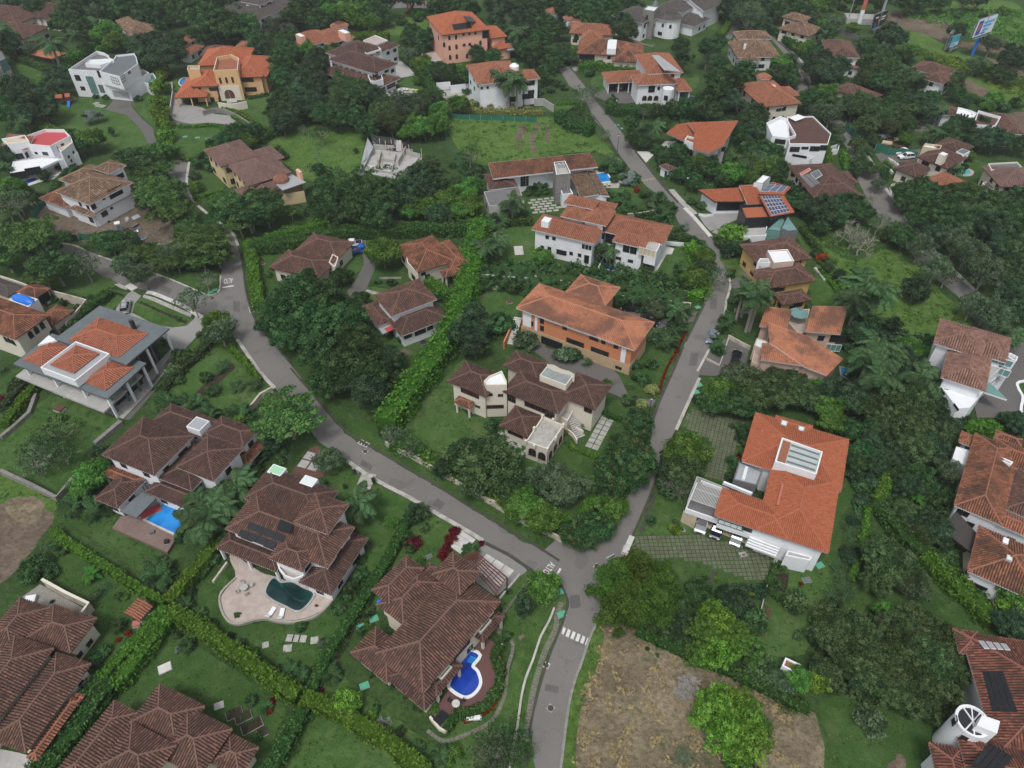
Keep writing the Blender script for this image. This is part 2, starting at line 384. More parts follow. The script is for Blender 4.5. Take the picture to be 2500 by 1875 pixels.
def cap_line(mb,a,b,r=.115,n=None):
 a=Vector(a);b=Vector(b);L=(b-a).length
 k=max(1,int(L/.6));d=(b-a)/k
 s=d.cross(Vector((0,0,1))).normalized();up=Vector((0,0,1))
 for i in range(k):
  p=a+d*i-d*.06;q=a+d*(i+1)
  V=[]
  for c,f in((p,1.12),(q,.9)):
   V+=[c-s*r*1.3*f+up*.0,c-s*r*.7*f+up*.17*f,c+s*r*.7*f+up*.17*f,c+s*r*1.3*f]
  mb.add(V,[(0,4,5,1),(1,5,6,2),(2,6,7,3),(0,1,2,3),(7,6,5,4)],0,.35+.6*random.random())
def roof_faces(kind,a0,b0,a1,b1,z,s):
 w,d=a1-a0,b1-b0;c=lambda x,y,zz:(x,y,zz)
 E=[c(a0,b0,z),c(a1,b0,z),c(a1,b1,z),c(a0,b1,z)]
 if kind=='hip':
  if w>=d:
   m=(b0+b1)/2;h=z+s*d/2;p,q=(a0+d/2,m,h),(a1-d/2,m,h)
   F=[[E[0],E[1],q,p],[E[1],E[2],q],[E[2],E[3],p,q],[E[3],E[0],p]]
   K=[(E[0],p),(E[3],p),(E[1],q),(E[2],q)]
  else:
   m=(a0+a1)/2;h=z+s*w/2;p,q=(m,b0+w/2,h),(m,b1-w/2,h)
   F=[[E[0],E[1],p],[E[1],E[2],q,p],[E[2],E[3],q],[E[3],E[0],p,q]]
   K=[(E[0],p),(E[1],p),(E[2],q),(E[3],q)]
  if abs(w-d)>.3:K.append((p,q))
  F=[[v for i,v in enumerate(f)if np.linalg.norm(np.subtract(v,f[i-1]))>1e-3]for f in F]
  return F,K,[]
 if kind=='gableA':                           # ridge runs along a
  m=(b0+b1)/2;h=z+s*d/2;p,q=(a0,m,h),(a1,m,h)
  return[[E[0],E[1],q,p],[E[2],E[3],p,q]],[(p,q)],[[E[3],E[0],p],[E[1],E[2],q]]
 if kind=='gableB':
  m=(a0+a1)/2;h=z+s*w/2;p,q=(m,b0,h),(m,b1,h)
  return[[E[1],E[2],q,p],[E[3],E[0],p,q]],[(p,q)],[[E[0],E[1],p],[E[2],E[3],q]]
 if kind[:4]=='shed':                         # shed+a: rises towards +a
  g=kind[4:];H={'+a':(0,1,1,0),'-a':(1,0,0,1),'+b':(0,0,1,1),'-b':(1,1,0,0)}[g]
  run=w if 'a' in g else d
  P=[(e[0],e[1],z+s*run*k)for e,k in zip(E,H)]
  return[P],[],[]
TRIS=0
class House:
 def __init__(s,tile,label,ax,hz=4.0,cat='house',wall=WHITE,roof='tile_brown',group=None,name='house',slope=.42,per=None):
  p,q=W(tile,hz,*ax);d=q-p
  s.ang=math.atan2(d[1],d[0]);s.o=(p+q)/2;s.tile=tile
  s.c,s.s_=math.cos(s.ang),math.sin(s.ang)
  s.root=empty(name,(s.o[0],s.o[1],0),s.ang);tag(s.root,label,cat,group)
  s.wall,s.roof,s.slope=wall,roof,slope;s.segs=[];s.rects=[];s.faces=[]
  dist=np.hypot(*s.o);s.per=per or(.36 if dist<120 else .42 if dist<190 else .55)
  s.wins={}
 def loc(s,p):
  x,y=p[0]-s.o[0],p[1]-s.o[1]
  return(x*s.c+y*s.s_,-x*s.s_+y*s.c)
 def L(s,z,*pts):return[s.loc(p)for p in W(s.tile,z,*pts)]
 def B(s,h,pts,kind='hip',z0=0.,ov=.7,wall=None,roof=None,slope=None,walls=True,rim=None,deck=None,para=.6,open_=()):
  q=s.L(h,*pts);a0=min(p[0]for p in q);a1=max(p[0]for p in q);b0=min(p[1]for p in q);b1=max(p[1]for p in q)
  return s.R(h,a0,b0,a1,b1,kind,z0,ov,wall,roof,slope,walls,rim,deck,para,open_)
 def R(s,h,a0,b0,a1,b1,kind='hip',z0=0.,ov=.7,wall=None,roof=None,slope=None,walls=True,rim=None,deck=None,para=.6,open_=()):
  wall=wall or s.wall;roof=roof or s.roof;slope=slope or s.slope
  if kind=='flat':
   s.poly_flat([(a0,b0),(a1,b0),(a1,b1),(a0,b1)],h,z0,wall,deck or CONC,para,rim);return(a0,b0,a1,b1)
  F,K,gab=roof_faces(kind,a0,b0,a1,b1,h,slope)
  pm=MATS[roof]
  mb=MB();th=.2
  for f in F:
   mb.add([(x,y,z)for x,y,z in f],[tuple(range(len(f)))],0,0.)
   mb.add([(x,y,z-th)for x,y,z in f],[tuple(range(len(f)-1,-1,-1))],1)
  edges={}
  key=lambda p:tuple(round(v,3)for v in p)
  for f in F:
   for i in range(len(f)):
    e=(key(f[i]),key(f[(i+1)%len(f)]))
    if(e[1],e[0])in edges:edges.pop((e[1],e[0]))
    else:edges[e]=(f[i],f[(i+1)%len(f)])
  for a,b in edges.values():
   mb.add([(a[0],a[1],a[2]-th-.03),(b[0],b[1],b[2]-th-.03),(b[0],b[1],b[2]+.04),(a[0],a[1],a[2]+.04)],[(0,1,2,3)],1)
  ro=mb.build('roof',[pm,rim or(WHITEP if wall in(WHITE,)else BROWNF)],s.root)
  if kind[:4]=='shed' or roof=='metal':pass
  cols=[]
  if roof not in('metal','slate'):
   for f in F:tiles_on(f,cols,s.per,s.per*1.3)
   if cols:tag(obj('roof_tiles',tiles_mesh('roof_tiles',cols,pm),ro),kind='stuff')
  if K:
   cb=MB()
   for a,b in K:cap_line(cb,a,b)
   tag(cb.build('ridge_tiles',[MATS.get('ridge_'+roof,pm)],ro),kind='stuff')
  for f in F:s.faces.append(f)
  if walls:
   x0,y0,x1,y1=a0+ov,b0+ov,a1-ov,b1-ov
   if x1-x0>.6 and y1-y0>.6:
    wb=MB();C4=[(x0,y0),(x1,y0),(x1,y1),(x0,y1)]
    H4=[h,h,h,h]
    if kind[:4]=='shed':
     run=(a1-a0)if 'a' in kind else(b1-b0);up=slope*(run-ov)-.2;dnn=slope*ov-.2
     H4=[h+(up if k else dnn)for k in{'+a':(0,1,1,0),'-a':(1,0,0,1),'+b':(0,0,1,1),'-b':(1,1,0,0)}[kind[4:]]]
    else:H4=[h+slope*ov-.22]*4
    zb=z0-(.4 if z0==0 else 0)
    for i in range(4):
     j=(i+1)%4
     if i in open_:continue
     V=[(*C4[i],zb),(*C4[j],zb),(*C4[j],H4[j]),(*C4[i],H4[i])];F4=(0,1,2,3)
     if kind=='gableA' and i in(1,3):
      V.insert(3,(C4[i][0],(y0+y1)/2,h+slope*(b1-b0)/2-.22));F4=(0,1,2,3,4)
     if kind=='gableB' and i in(0,2):
      V.insert(3,((x0+x1)/2,C4[i][1],h+slope*(a1-a0)/2-.22));F4=(0,1,2,3,4)
     wb.add(V,[F4])
     s.segs.append((C4[i],C4[j],zb,min(H4[i],H4[j])))
    for i in open_:                    # an open side keeps posts at its ends
     j=(i+1)%4
     n=max(1,round(math.dist(C4[i],C4[j])/4))
     for k in range(n+1):
      t=k/n;x=C4[i][0]+(C4[j][0]-C4[i][0])*t;y=C4[i][1]+(C4[j][1]-C4[i][1])*t
      wb.box(x-.17,y-.17,zb,x+.17,y+.17,h)
    if wb.v:wb.build('wall',[wall],s.root)
    s.rects.append((x0,y0,x1,y1,h))
  else:
   nx=max(1,round((a1-a0)/4.5));ny=max(1,round((b1-b0)/4.5))
   for i in range(nx+1):
    for j in range(ny+1):
     if 0<i<nx and 0<j<ny:continue
     x=a0+.4+(a1-a0-.8)*i/nx;y=b0+.4+(b1-b0-.8)*j/ny
     pb=MB();pb.box(x-.17,y-.17,z0,x+.17,y+.17,h-.1);pb.build('post',[wall],s.root)
  return(a0,b0,a1,b1)
 def P(s,h,pts,z0=0.,wall=None,deck=None,para=.6,rim=None,sm=0,top=None):
  q=s.L(h,*pts)
  if sm:q=[tuple(p)for p in smooth_line(q,sm,True)]
  s.poly_flat(q,h,z0,wall or s.wall,deck or CONC,para,rim,top)
 def poly_flat(s,q,h,z0,wall,deck,para=.6,rim=None,top=None):
  q=ccw(q);n=len(q);wb=MB();th=.22
  inn=[]
  for i in range(n):
   a,b,c=(np.array(q[i-1]),np.array(q[i]),np.array(q[(i+1)%n]))
   d1=(b-a)/(np.hypot(*(b-a))or 1);d2=(c-b)/(np.hypot(*(c-b))or 1)
   n1=np.array([-d1[1],d1[0]]);n2=np.array([-d2[1],d2[0]]);m=n1+n2;L=m@m
   inn.append(tuple(b+m*(2*th/L if L>.3 else th)))
  zb=z0-(.4 if z0==0 else 0);zd=h-para
  V=[(*p,zb)for p in q]+[(*p,h)for p in q]+[(*p,h)for p in inn]+[(*p,zd-.02)for p in inn]
  F=[]
  for i in range(n):
   j=(i+1)%n
   F+=[(i,j,n+j,n+i),(n+i,n+j,2*n+j,2*n+i),(2*n+i,2*n+j,3*n+j,3*n+i)]
   s.segs.append((q[i],q[j],zb,h))
  nf=len(F)
  if z0>0:F+=[t[::-1]for t in tess(q)]
  wb.add(V,F)
  if rim:
   for i in range(n):wb.m[i*3+1]=1
  wb.build('wall',[wall,rim or wall],s.root)
  db=MB();db.add([(*p,zd)for p in inn],tess(inn));db.build('roof',[deck],s.root)
  s.faces.append([(*p,zd)for p in inn])
  xs=[p[0]for p in q];ys=[p[1]for p in q];s.rects.append((min(xs),min(ys),max(xs),max(ys),h))
 def slab(s,zs,pts,roof='tile_orange',rim=None,th=.3,tiles=True):
  q=[(*s.loc(W(s.tile,z,p)[0]),z)for z,p in zip(zs,pts)]
  A=np.array([(x,y,1)for x,y,z in q]);co=np.linalg.lstsq(A,np.array([z for*_,z in q]),rcond=None)[0]
  q=[(x,y,float(co@(x,y,1)))for x,y,_ in q]
  if area2(q)<0:q=q[::-1]
  n=len(q);mb=MB();tri=tess(q)
  mb.add(q,tri,0,0.);mb.add([(x,y,z-th)for x,y,z in q],[t[::-1]for t in tri],1)
  for i in range(n):
   a,b=q[i],q[(i+1)%n]
   mb.add([(a[0],a[1],a[2]-th-.02),(b[0],b[1],b[2]-th-.02),(b[0],b[1],b[2]+.05),(a[0],a[1],a[2]+.05)],[(0,1,2,3)],1)
  mm=MATS[roof]if isinstance(roof,str)else roof
  ro=mb.build('roof',[mm,rim or WHITEP],s.root);s.faces.append(q)
  if tiles and isinstance(roof,str):
   cols=[];tiles_on(q,cols,s.per,s.per*1.3)
   if cols:tag(obj('roof_tiles',tiles_mesh('roof_tiles',cols,mm),ro),kind='stuff')
  return ro
 def walls(s,pts,zt,wall=None,zb=-.4,close=True):
  zl=zt if isinstance(zt,(list,tuple))else[zt]*len(pts)
  q=[s.loc(W(s.tile,z,p)[0])for z,p in zip(zl,pts)]
  if area2(q)<0:q=q[::-1];zl=list(zl)[::-1]
  n=len(q);mb=MB()
  for i in range(n if close else n-1):
   j=(i+1)%n
   mb.add([(*q[i],zb),(*q[j],zb),(*q[j],zl[j]),(*q[i],zl[i])],[(0,1,2,3)])
   s.segs.append((q[i],q[j],zb,min(zl[i],zl[j])))
  mb.build('wall',[wall or s.wall],s.root)
 # ---- windows and doors set where they show on the walls
 def cast(s,p):
  d=ray(T(s.tile,p)[0]);d3=np.array([d[0]*s.c+d[1]*s.s_,-d[0]*s.s_+d[1]*s.c,d[2]])
  o2=s.loc((0,0));o=np.array([o2[0],o2[1],CAM_H]);best=None
  for a,b,z0,z1 in s.segs:
   ex,ey=b[0]-a[0],b[1]-a[1];L=math.hypot(ex,ey)
   if L<.3:continue
   nx,ny=ey/L,-ex/L
   dn=d3[0]*nx+d3[1]*ny
   if dn>-1e-6:continue
   t=((a[0]-o[0])*nx+(a[1]-o[1])*ny)/dn
   h=o+d3*t;k=((h[0]-a[0])*ex+(h[1]-a[1])*ey)/L
   if-.3<=k<=L+.3 and z0-.5<=h[2]<=z1+.5 and(best is None or t<best[0]):
    best=(t,h,math.atan2(ny,nx),L)
  return best
 def win(s,pts,w=1.2,h=1.3,kind='r',frame=None,mat=None):
  for p in pts:
   b=s.cast(p)
   if b is None:print('no wall for window',s.root.name,s.tile,p);continue
   s.put(b[1],b[2],w,h,kind,frame,mat)
 def put(s,pos,ang,w,h,kind='r',frame=None,mat=None):
  frame=frame or DARK;mat=mat or GLASS
  nm={'g':'garage_door_or_opening','d':'door'}.get(kind,'window')
  fm,pm=window_mesh(round(w,1),round(h,1),kind,frame,mat)
  o=obj(nm,fm,s.root);o.location=pos;o.rotation_euler=(0,0,ang+math.pi/2)
  obj('pane' if kind not in 'gd' else 'panel',pm,o)
 def auto(s,w=1.2,h=1.3,step=3.2,frame=None,prob=.8,kind='r',minz=0):
  rg=random.Random(len(s.segs)*7+int(s.o[0]))
  o2=s.loc((0,0))
  for a,b,z0,z1 in list(s.segs):
   ex,ey=b[0]-a[0],b[1]-a[1];L=math.hypot(ex,ey)
   if L<2.4:continue
   nx,ny=ey/L,-ex/L
   if(o2[0]-a[0])*nx+(o2[1]-a[1])*ny<=0:continue
   fl=max(1,int(round((z1-max(z0,0))/3.1)));n=max(1,int(L/step))
   for f in range(fl):
    z=max(z0,0)+1.55+f*(z1-max(z0,0))/fl
    if z+h/2>z1-.1:continue
    for k in range(n):
     if rg.random()>prob:continue
     t=(k+.5)/n;x,y=a[0]+ex*t,a[1]+ey*t
     px,py=x+nx*.3,y+ny*.3
     if any(r[0]<px<r[2]and r[1]<py<r[3]and z<r[4]for r in s.rects):continue
     s.put((x,y,z),math.atan2(ny,nx),w*(1.6 if rg.random()<.25 else 1),h,kind,frame)
 def box(s,name,z0,z1,pts,mat,zsee=None,rim=None,deck=None):
  q=s.L(z1 if zsee is None else zsee,*pts);xs=[p[0]for p in q];ys=[p[1]for p in q]
  mb=MB();mb.box(min(xs),min(ys),z0,max(xs),max(ys),z1,0)
  if deck:
   mb.box(min(xs)+.15,min(ys)+.15,z1,max(xs)-.15,max(ys)-.15,z1+.02,1)
  return mb.build(name,[mat,deck or mat],s.root)
 def roofcast(s,p):
  d=ray(T(s.tile,p)[0]);d3=np.array([d[0]*s.c+d[1]*s.s_,-d[0]*s.s_+d[1]*s.c,d[2]])
  o2=s.loc((0,0));o=np.array([o2[0],o2[1],CAM_H]);best=None
  for f in s.faces:
   P=[np.array(q,float)for q in f];n=np.zeros(3)
   for i in range(len(P)):n+=np.cross(P[i]-P[0],P[(i+1)%len(P)]-P[0])
   L=np.linalg.norm(n)
   if L<1e-6:continue
   n/=L;dn=d3@n
   if abs(dn)<1e-6:continue
   t=((P[0]-o)@n)/dn;h=o+d3*t
   if inside(f,h[0],h[1])and(best is None or t<best[0]):best=(t,h,n if n[2]>0 else-n)
  return best
 def panels(s,pts,nx=1,ny=1,mat=None,name='solar_panel',lift=.2,gap=.06,frame=None):
  h=[s.roofcast(p)for p in pts]
  ok=[x for x in h if x]
  if not ok:print('no roof for',name,pts);return
  n=ok[0][2];o=ok[0][1]
  Q=[]
  for p in pts:
   d=ray(T(s.tile,p)[0]);d3=np.array([d[0]*s.c+d[1]*s.s_,-d[0]*s.s_+d[1]*s.c,d[2]])
   o2=s.loc((0,0));oo=np.array([o2[0],o2[1],CAM_H]);Q.append(oo+d3*(((o+n*lift-oo)@n)/(d3@n)))
  f=lambda u,v:(Q[0]*(1-u)*(1-v)+Q[1]*u*(1-v)+Q[2]*u*v+Q[3]*(1-u)*v)
  gu=gap/max(.1,np.linalg.norm(Q[1]-Q[0]));gv=gap/max(.1,np.linalg.norm(Q[3]-Q[0]))
  for i in range(nx):
   for j in range(ny):
    c=[f((i+a)/nx+(gu if a==0 else-gu),(j+b)/ny+(gv if b==0 else-gv))for a,b in((0,0),(1,0),(1,1),(0,1))]
    mb=MB()
    mb.add(c+[p-n*.1 for p in c],[(0,1,2,3),(4,5,1,0),(5,6,2,1),(6,7,3,2),(7,4,0,3)])
    if frame:
     ci=[p*.94+sum(c)/4*.06+n*.012 for p in c];mb.m=[1]*len(mb.m)
     mb.add(ci,[(0,1,2,3)],0)
    mb.build(name,[mat or SOLAR,frame or DARK],s.root)
 def skybox(s,pts,z=.5,mat=None,frame=None,name='skylight',zr=6.):
  h=s.roofcast((sum(p[0]for p in pts)/len(pts),sum(p[1]for p in pts)/len(pts)))
  zt=(h[1][2]if h else zr)+z;q=s.L(zt,*pts)
  xs=[p[0]for p in q];ys=[p[1]for p in q];mb=MB();a,b,c,d=min(xs),min(ys),max(xs),max(ys)
  mb.box(a,b,zt-z-1.2,c,d,zt,0);o=mb.build(name,[frame or WHITEP],s.root)
  g=MB();m=min(.18,(c-a)*.15);g.box(a+m,b+m,zt-.02,c-m,d-m,zt+.03);g.build('pane',[mat or SKYGL],o)
 def tower(s,h,ctr,rpx,roof=None,wall=None,rs=.5,n=20,z0=0,ov=.5,zc=None):
  p=s.L(h,ctr)[0];r=rpx*TS*depth(T(s.tile,ctr)[0],h)/FPX
  ring=lambda rr,z:[(p[0]+rr*math.cos(2*math.pi*i/n),p[1]+rr*math.sin(2*math.pi*i/n),z)for i in range(n)]
  q=[(x,y)for x,y,_ in ring(r-ov,0)];wb=MB();wb.prism(q,z0-.3,h,top=not roof);wb.build('wall',[wall or s.wall],s.root)
  for i in range(n):s.segs.append((q[i],q[(i+1)%n],z0,h))
  if roof:
   top=(p[0],p[1],h+rs*r);e=ring(r,h);cols=[];mb=MB()
   for i in range(n):
    f=[e[i],e[(i+1)%n],top];mb.add(f,[(0,1,2)],0,0.);tiles_on(f,cols,s.per,s.per*1.3)
    a,b=f[:2];mb.add([(a[0],a[1],h-.2),(b[0],b[1],h-.2),b,a],[(0,1,2,3)],1)
   mb.add([(x,y,h-.2)for x,y,_ in e],[tuple(range(n-1,-1,-1))],1)
   ro=mb.build('roof',[MATS[roof],WHITEP],s.root)
   if cols:tag(obj('roof_tiles',tiles_mesh('roof_tiles',cols,MATS[roof]),ro),kind='stuff')
  return p,r
WM={}
def window_mesh(w,h,kind,frame,mat):
 k=(w,h,kind,frame.name,mat.name)
 if k in WM:return WM[k]
 fb=MB();t=.09 if kind!='g' else .12;x,z=w/2,h/2;y0,y1=-.09,.02        # outward is -y
 if kind=='a':
  arc=[(-x,-z),(x,-z),(x,z-x)]+[(x*math.cos(a),z-x+x*math.sin(a))for a in np.linspace(0,math.pi,9)[1:-1]]+[(-x,z-x)]
  inn=[(px*(1-t/x),pz*(1-t/z))for px,pz in arc];n=len(arc)
  V=[(px,y0,pz)for px,pz in arc]+[(px,y0,pz)for px,pz in inn]+[(px,y1,pz)for px,pz in arc]
  F=[]
  for i in range(n):
   j=(i+1)%n;F+=[(i,j,n+j,n+i),(j,i,2*n+i,2*n+j)]
  fb.add(V,F);pb=MB();pb.add([(px,-.03,pz)for px,pz in inn],[tuple(range(n))])
  fb.box(-.03,y0+.01,-z,.03,0,z-.05)
 else:
  fb.box(-x,y0,-z,-x+t,y1,z);fb.box(x-t,y0,-z,x,y1,z)
  fb.box(-x+t,y0,-z,x-t,y1,-z+t);fb.box(-x+t,y0,z-t,x-t,y1,z)
  if kind=='r':
   n=max(0,int(w/1.3))
   for i in range(n):
    c=-x+w*(i+1)/(n+1);fb.box(c-.035,y0+.01,-z+t,c+.035,y1,z-t)
   if h>2:fb.box(-x+t,y0+.012,-.04,x-t,y1,.04)
  pb=MB()
  if kind=='g':
   for i in range(5):pb.box(-x+t,-.05-.012*(i%2),-z+t+(h-2*t)*i/5,x-t,0,-z+t+(h-2*t)*(i+1)/5-.03)
  else:pb.box(-x+t,-.03,-z+t,x-t,0,z-t)
 WM[k]=(fb.mesh('window',[frame]),pb.mesh('pane',[mat]));return WM[k]
# ---------------------------------------------------------------- ground, paving, pools, hedges, walls
LAID=[];LAWNS=[];RAGGED=('mown_lawn','dark_lawn','rough_field','dry_grass','bare_earth','dark_soil')
def meets(p,q):
 if any(inside(q,*a)for a in p)or any(inside(p,*a)for a in q):return True
 for i in range(len(p)):
  a,b=p[i-1],p[i]
  for j in range(len(q)):
   c,d=q[j-1],q[j];o=lambda u,v,w:(v[0]-u[0])*(w[1]-u[1])-(v[1]-u[1])*(w[0]-u[0])
   if o(a,b,c)*o(a,b,d)<0 and o(c,d,a)*o(c,d,b)<0:return True
 return False
def lay(q,z):
 b=(min(p[0]for p in q),min(p[1]for p in q),max(p[0]for p in q),max(p[1]for p in q))
 for c,p,h in sorted(LAID,key=lambda t:t[2]):
  if c[0]<b[2]and b[0]<c[2]and c[1]<b[3]and b[1]<c[3]and h>z-.006 and meets(p,q):z=h+.006
 LAID.append((b,q,z));return z
def patch(name,tile,pts,mat,z,sm=0,kind='structure',label=None):
 q=W(tile,z,*pts)
 if sm:q=smooth_line(q,sm,True)
 q=ccw(q)
 if sm and mat.name in RAGGED:                  # grass and earth have frayed borders
  o=[];w=RNG.uniform(0,6.28,3)
  for i in range(len(q)):
   a,b=np.array(q[i]),np.array(q[(i+1)%len(q)]);L=float(np.hypot(*(b-a)));n=max(1,int(L/.9));d=(b-a)/(L or 1)
   for k in range(n):p=a+d*L*k/n;s=p[0]+p[1];o.append(tuple(p+np.array([d[1],-d[0]])*(.22*math.sin(s*.8+w[0])*math.sin(s*.31+w[1])+random.gauss(0,.13))))
  q=o
 z=lay(q,z)if z<.1 else z
 if 'lawn' in mat.name or mat.name=='rough_field':LAWNS.append((q,z,mat.name))
 me=mesh_np(name,[(*p,z)for p in q],tess(q),mat)
 o=obj(name,me);tag(o,label,kind=kind);return o
def lawn(tile,pts,mat=None,z=.02,sm=3,name='lawn'):
 return patch(name,tile,pts,mat or G_LAWN,z,sm)
def kerb(tile,pts,w=.35,h=.13,mat=None,name='kerb',sm=3,z0=.0,label=None):
 h+=.05;c=smooth_line(W(tile,h,*pts),sm);l=offset_line(c,w/2);r=offset_line(c,-w/2);n=len(c)
 V=[(*p,h)for p in l]+[(*p,h)for p in r]+[(*p,z0-.1)for p in l]+[(*p,z0-.1)for p in r];F=[]
 for i in range(n-1):
  j=i+1;F+=[(n+i,n+j,j,i),(i,j,2*n+j,2*n+i),(n+j,n+i,3*n+i,3*n+j)]
 F+=[(0,2*n,3*n,n),(n-1,2*n-1,4*n-1,3*n-1)]
 o=obj(name,mesh_np(name,V,F,mat or KERB));tag(o,label,kind='structure');return o
PIECE={}
def pave(tile,pts,base_mat,mat,size,gap,along,z=.03,h=.04,name='driveway',piece='paver',limit=300,jitter=.01,stag=False,drop=0.,label=None,holes=()):
 q=ccw(W(tile,z,*pts));z=lay(q,z);o=obj(name,mesh_np(name,[(*p,z)for p in q],tess(q),base_mat));tag(o,label,kind='structure')
 a,b=W(tile,z,*along);ang=math.atan2(*(b-a)[::-1]);c,s=math.cos(ang),math.sin(ang)
 sx,sy=size if isinstance(size,tuple)else(size,size)
 lp=[(p[0]*c+p[1]*s,-p[0]*s+p[1]*c)for p in q]
 x0=min(p[0]for p in lp);x1=max(p[0]for p in lp);y0=min(p[1]for p in lp);y1=max(p[1]for p in lp)
 cells=[]
 ny=int((y1-y0)/(sy+gap))+1;nx=int((x1-x0)/(sx+gap))+2
 for j in range(ny):
  for i in range(nx):
   x=x0+(sx+gap)*(i+(.5 if stag and j%2 else 0));y=y0+(sy+gap)*j
   if inside(lp,x+sx/2,y+sy/2)and sum(inside(lp,x+u,y+v)for u,v in((0,0),(sx,0),(sx,sy),(0,sy)))>2 and random.random()>=drop:
    cells.append((x+sx/2,y+sy/2))
 wc=[(x*c-y*s,x*s+y*c)for x,y in cells]
 wc.sort(key=lambda p:p[0]**2+p[1]**2)
 key=(round(sx,2),round(sy,2),round(h,3),mat.name)
 if key not in PIECE:
  PIECE[key]=[]
  for k in range(3):
   mb=MB();j=[random.uniform(-1,1)*jitter for _ in range(8)];e=.015
   V=[(-sx/2,-sy/2,-.03),(sx/2,-sy/2,-.03),(sx/2,sy/2,-.03),(-sx/2,sy/2,-.03),
                 (-sx/2+e,-sy/2+e,h+j[0]),(sx/2-e,-sy/2+e,h+j[1]),(sx/2-e,sy/2-e,h+j[2]),(-sx/2+e,sy/2-e,h+j[3])]
   mb.add(V,[(4,5,6,7),(0,1,5,4),(1,2,6,5),(2,3,7,6),(3,0,4,7)]);PIECE[key].append(mb.mesh(piece,[mat]))
 for x,y in wc[:limit]:
  p=obj(piece,random.choice(PIECE[key]),o);p.location=(x,y,z);p.rotation_euler=(0,0,ang+random.choice((0,math.pi)))
 if len(wc)>limit:
  mb=MB();M0=Matrix.Rotation(ang,4,'Z')
  for x,y in wc[limit:]:
   M=Matrix.Translation((x,y,z))@M0;j=random.uniform(-jitter,jitter)
   V=[M@Vector(v)for v in((-sx/2,-sy/2,0),(sx/2,-sy/2,0),(sx/2,sy/2,0),(-sx/2,sy/2,0),(-sx/2,-sy/2,h+j),(sx/2,-sy/2,h+j),(sx/2,sy/2,h+j),(-sx/2,sy/2,h+j))]
   mb.add(V,[(4,5,6,7),(0,1,5,4),(1,2,6,5),(2,3,7,6),(3,0,4,7)])
  tag(mb.build(piece+'s_beyond',[mat],o),kind='stuff')
 return o
def steps(tile,pts,n,w,mat,label,rise=.0,z0=.04,name='stepping_stones',cat='steps',size=.9,th=.06):
 c=W(tile,z0,*pts);c=smooth_line(c,6)if len(c)>2 else c
 seg=[0]
 for i in range(1,len(c)):seg.append(seg[-1]+np.hypot(*(c[i]-c[i-1])))
 root=empty(name,(*c[0],0));tag(root,label,cat)
 size=min(size,seg[-1]/n-.06)if n>3 else size
 for k in range(n):
  s=seg[-1]*(k+.5)/n;i=max(j for j in range(len(seg))if seg[j]<=s+1e-9);i=min(i,len(c)-2)
  t=(s-seg[i])/((seg[i+1]-seg[i])or 1);p=c[i]+(c[i+1]-c[i])*t;d=c[i+1]-c[i];a=math.atan2(d[1],d[0])
  mb=MB();hh=z0+th+rise*k;mb.box(-size/2,-w/2,-.05,size/2,w/2,hh)
  o=mb.build('slab' if not rise else 'step',[mat],root);o.location=(p[0]-c[0][0],p[1]-c[0][1],0);o.rotation_euler=(0,0,a)
 return root
def wall(tile,pts,h,w,mat,label,name='garden_wall',cat='wall',cap=None,sm=0,zs=None,closed=False,z0=0):
 c=W(tile,h,*pts);c=smooth_line(c,sm,closed)if sm else c
 if closed:c=c+[c[0]]
 o2=c[0];c=[p-o2 for p in c]
 l=offset_line(c,w/2);r=offset_line(c,-w/2);n=len(c);root=empty(name,(*o2,0));tag(root,label,cat)
 def run(l,r,za,zb,m,nm):
  V=[(*p,zb)for p in l]+[(*p,zb)for p in r]+[(*p,za)for p in l]+[(*p,za)for p in r];F=[]
  for i in range(n-1):
   j=i+1;F+=[(n+i,n+j,j,i),(i,j,2*n+j,2*n+i),(n+j,n+i,3*n+i,3*n+j)]
  F+=[(0,2*n,3*n,n),(n-1,2*n-1,4*n-1,3*n-1)]
  return obj(nm,mesh_np(nm,V,F,m),root)
 run(l,r,z0-.3 if not z0 else z0,h-(.1 if cap else 0),mat,'body')
 if cap:run(offset_line(c,w/2+.06),offset_line(c,-w/2-.06),h-.1,h,cap,'coping')
 return root
def fence(tile,pts,h,label,mat=None,net=True,name='fence',cat='fence',step=3.0,pmat=None):
 c=W(tile,h,*pts);o2=c[0];root=empty(name,(*o2,0));tag(root,label,cat);mb=MB()
 for a,b in zip(c[:-1],c[1:]):
  L=np.hypot(*(b-a));n=max(1,int(L/step))
  for k in range(n+1):
   p=a+(b-a)*k/n-o2;pb=MB();pb.bar((*p,-.2),(*p,h+.1),.06);pb.build('post',[pmat or METAL],root)
  if net:
   a2,b2=a-o2,b-o2;d=(b2-a2)/L;m=np.array([-d[1],d[0]])*.02;k=max(2,int(L/1.2));V=[];F=[]
   for i in range(k+1):
    p=a2+(b2-a2)*i/k+m*random.uniform(-6,6);V+=[(*p,-.05),(*(p+m),h*random.uniform(.86,1))]
   F=[(2*i,2*i+2,2*i+3,2*i+1)for i in range(k)];mb.add(V,F)
   V2=[(x+m[0]*2,y+m[1]*2,z)for x,y,z in V];mb.add(V2,[f[::-1]for f in F])
  else:
   for z in(.35,h*.55,h):mb.bar((*(a-o2),z),(*(b-o2),z),.03)
 mb.build('netting' if net else 'rails',[mat or GREENN],root);return root
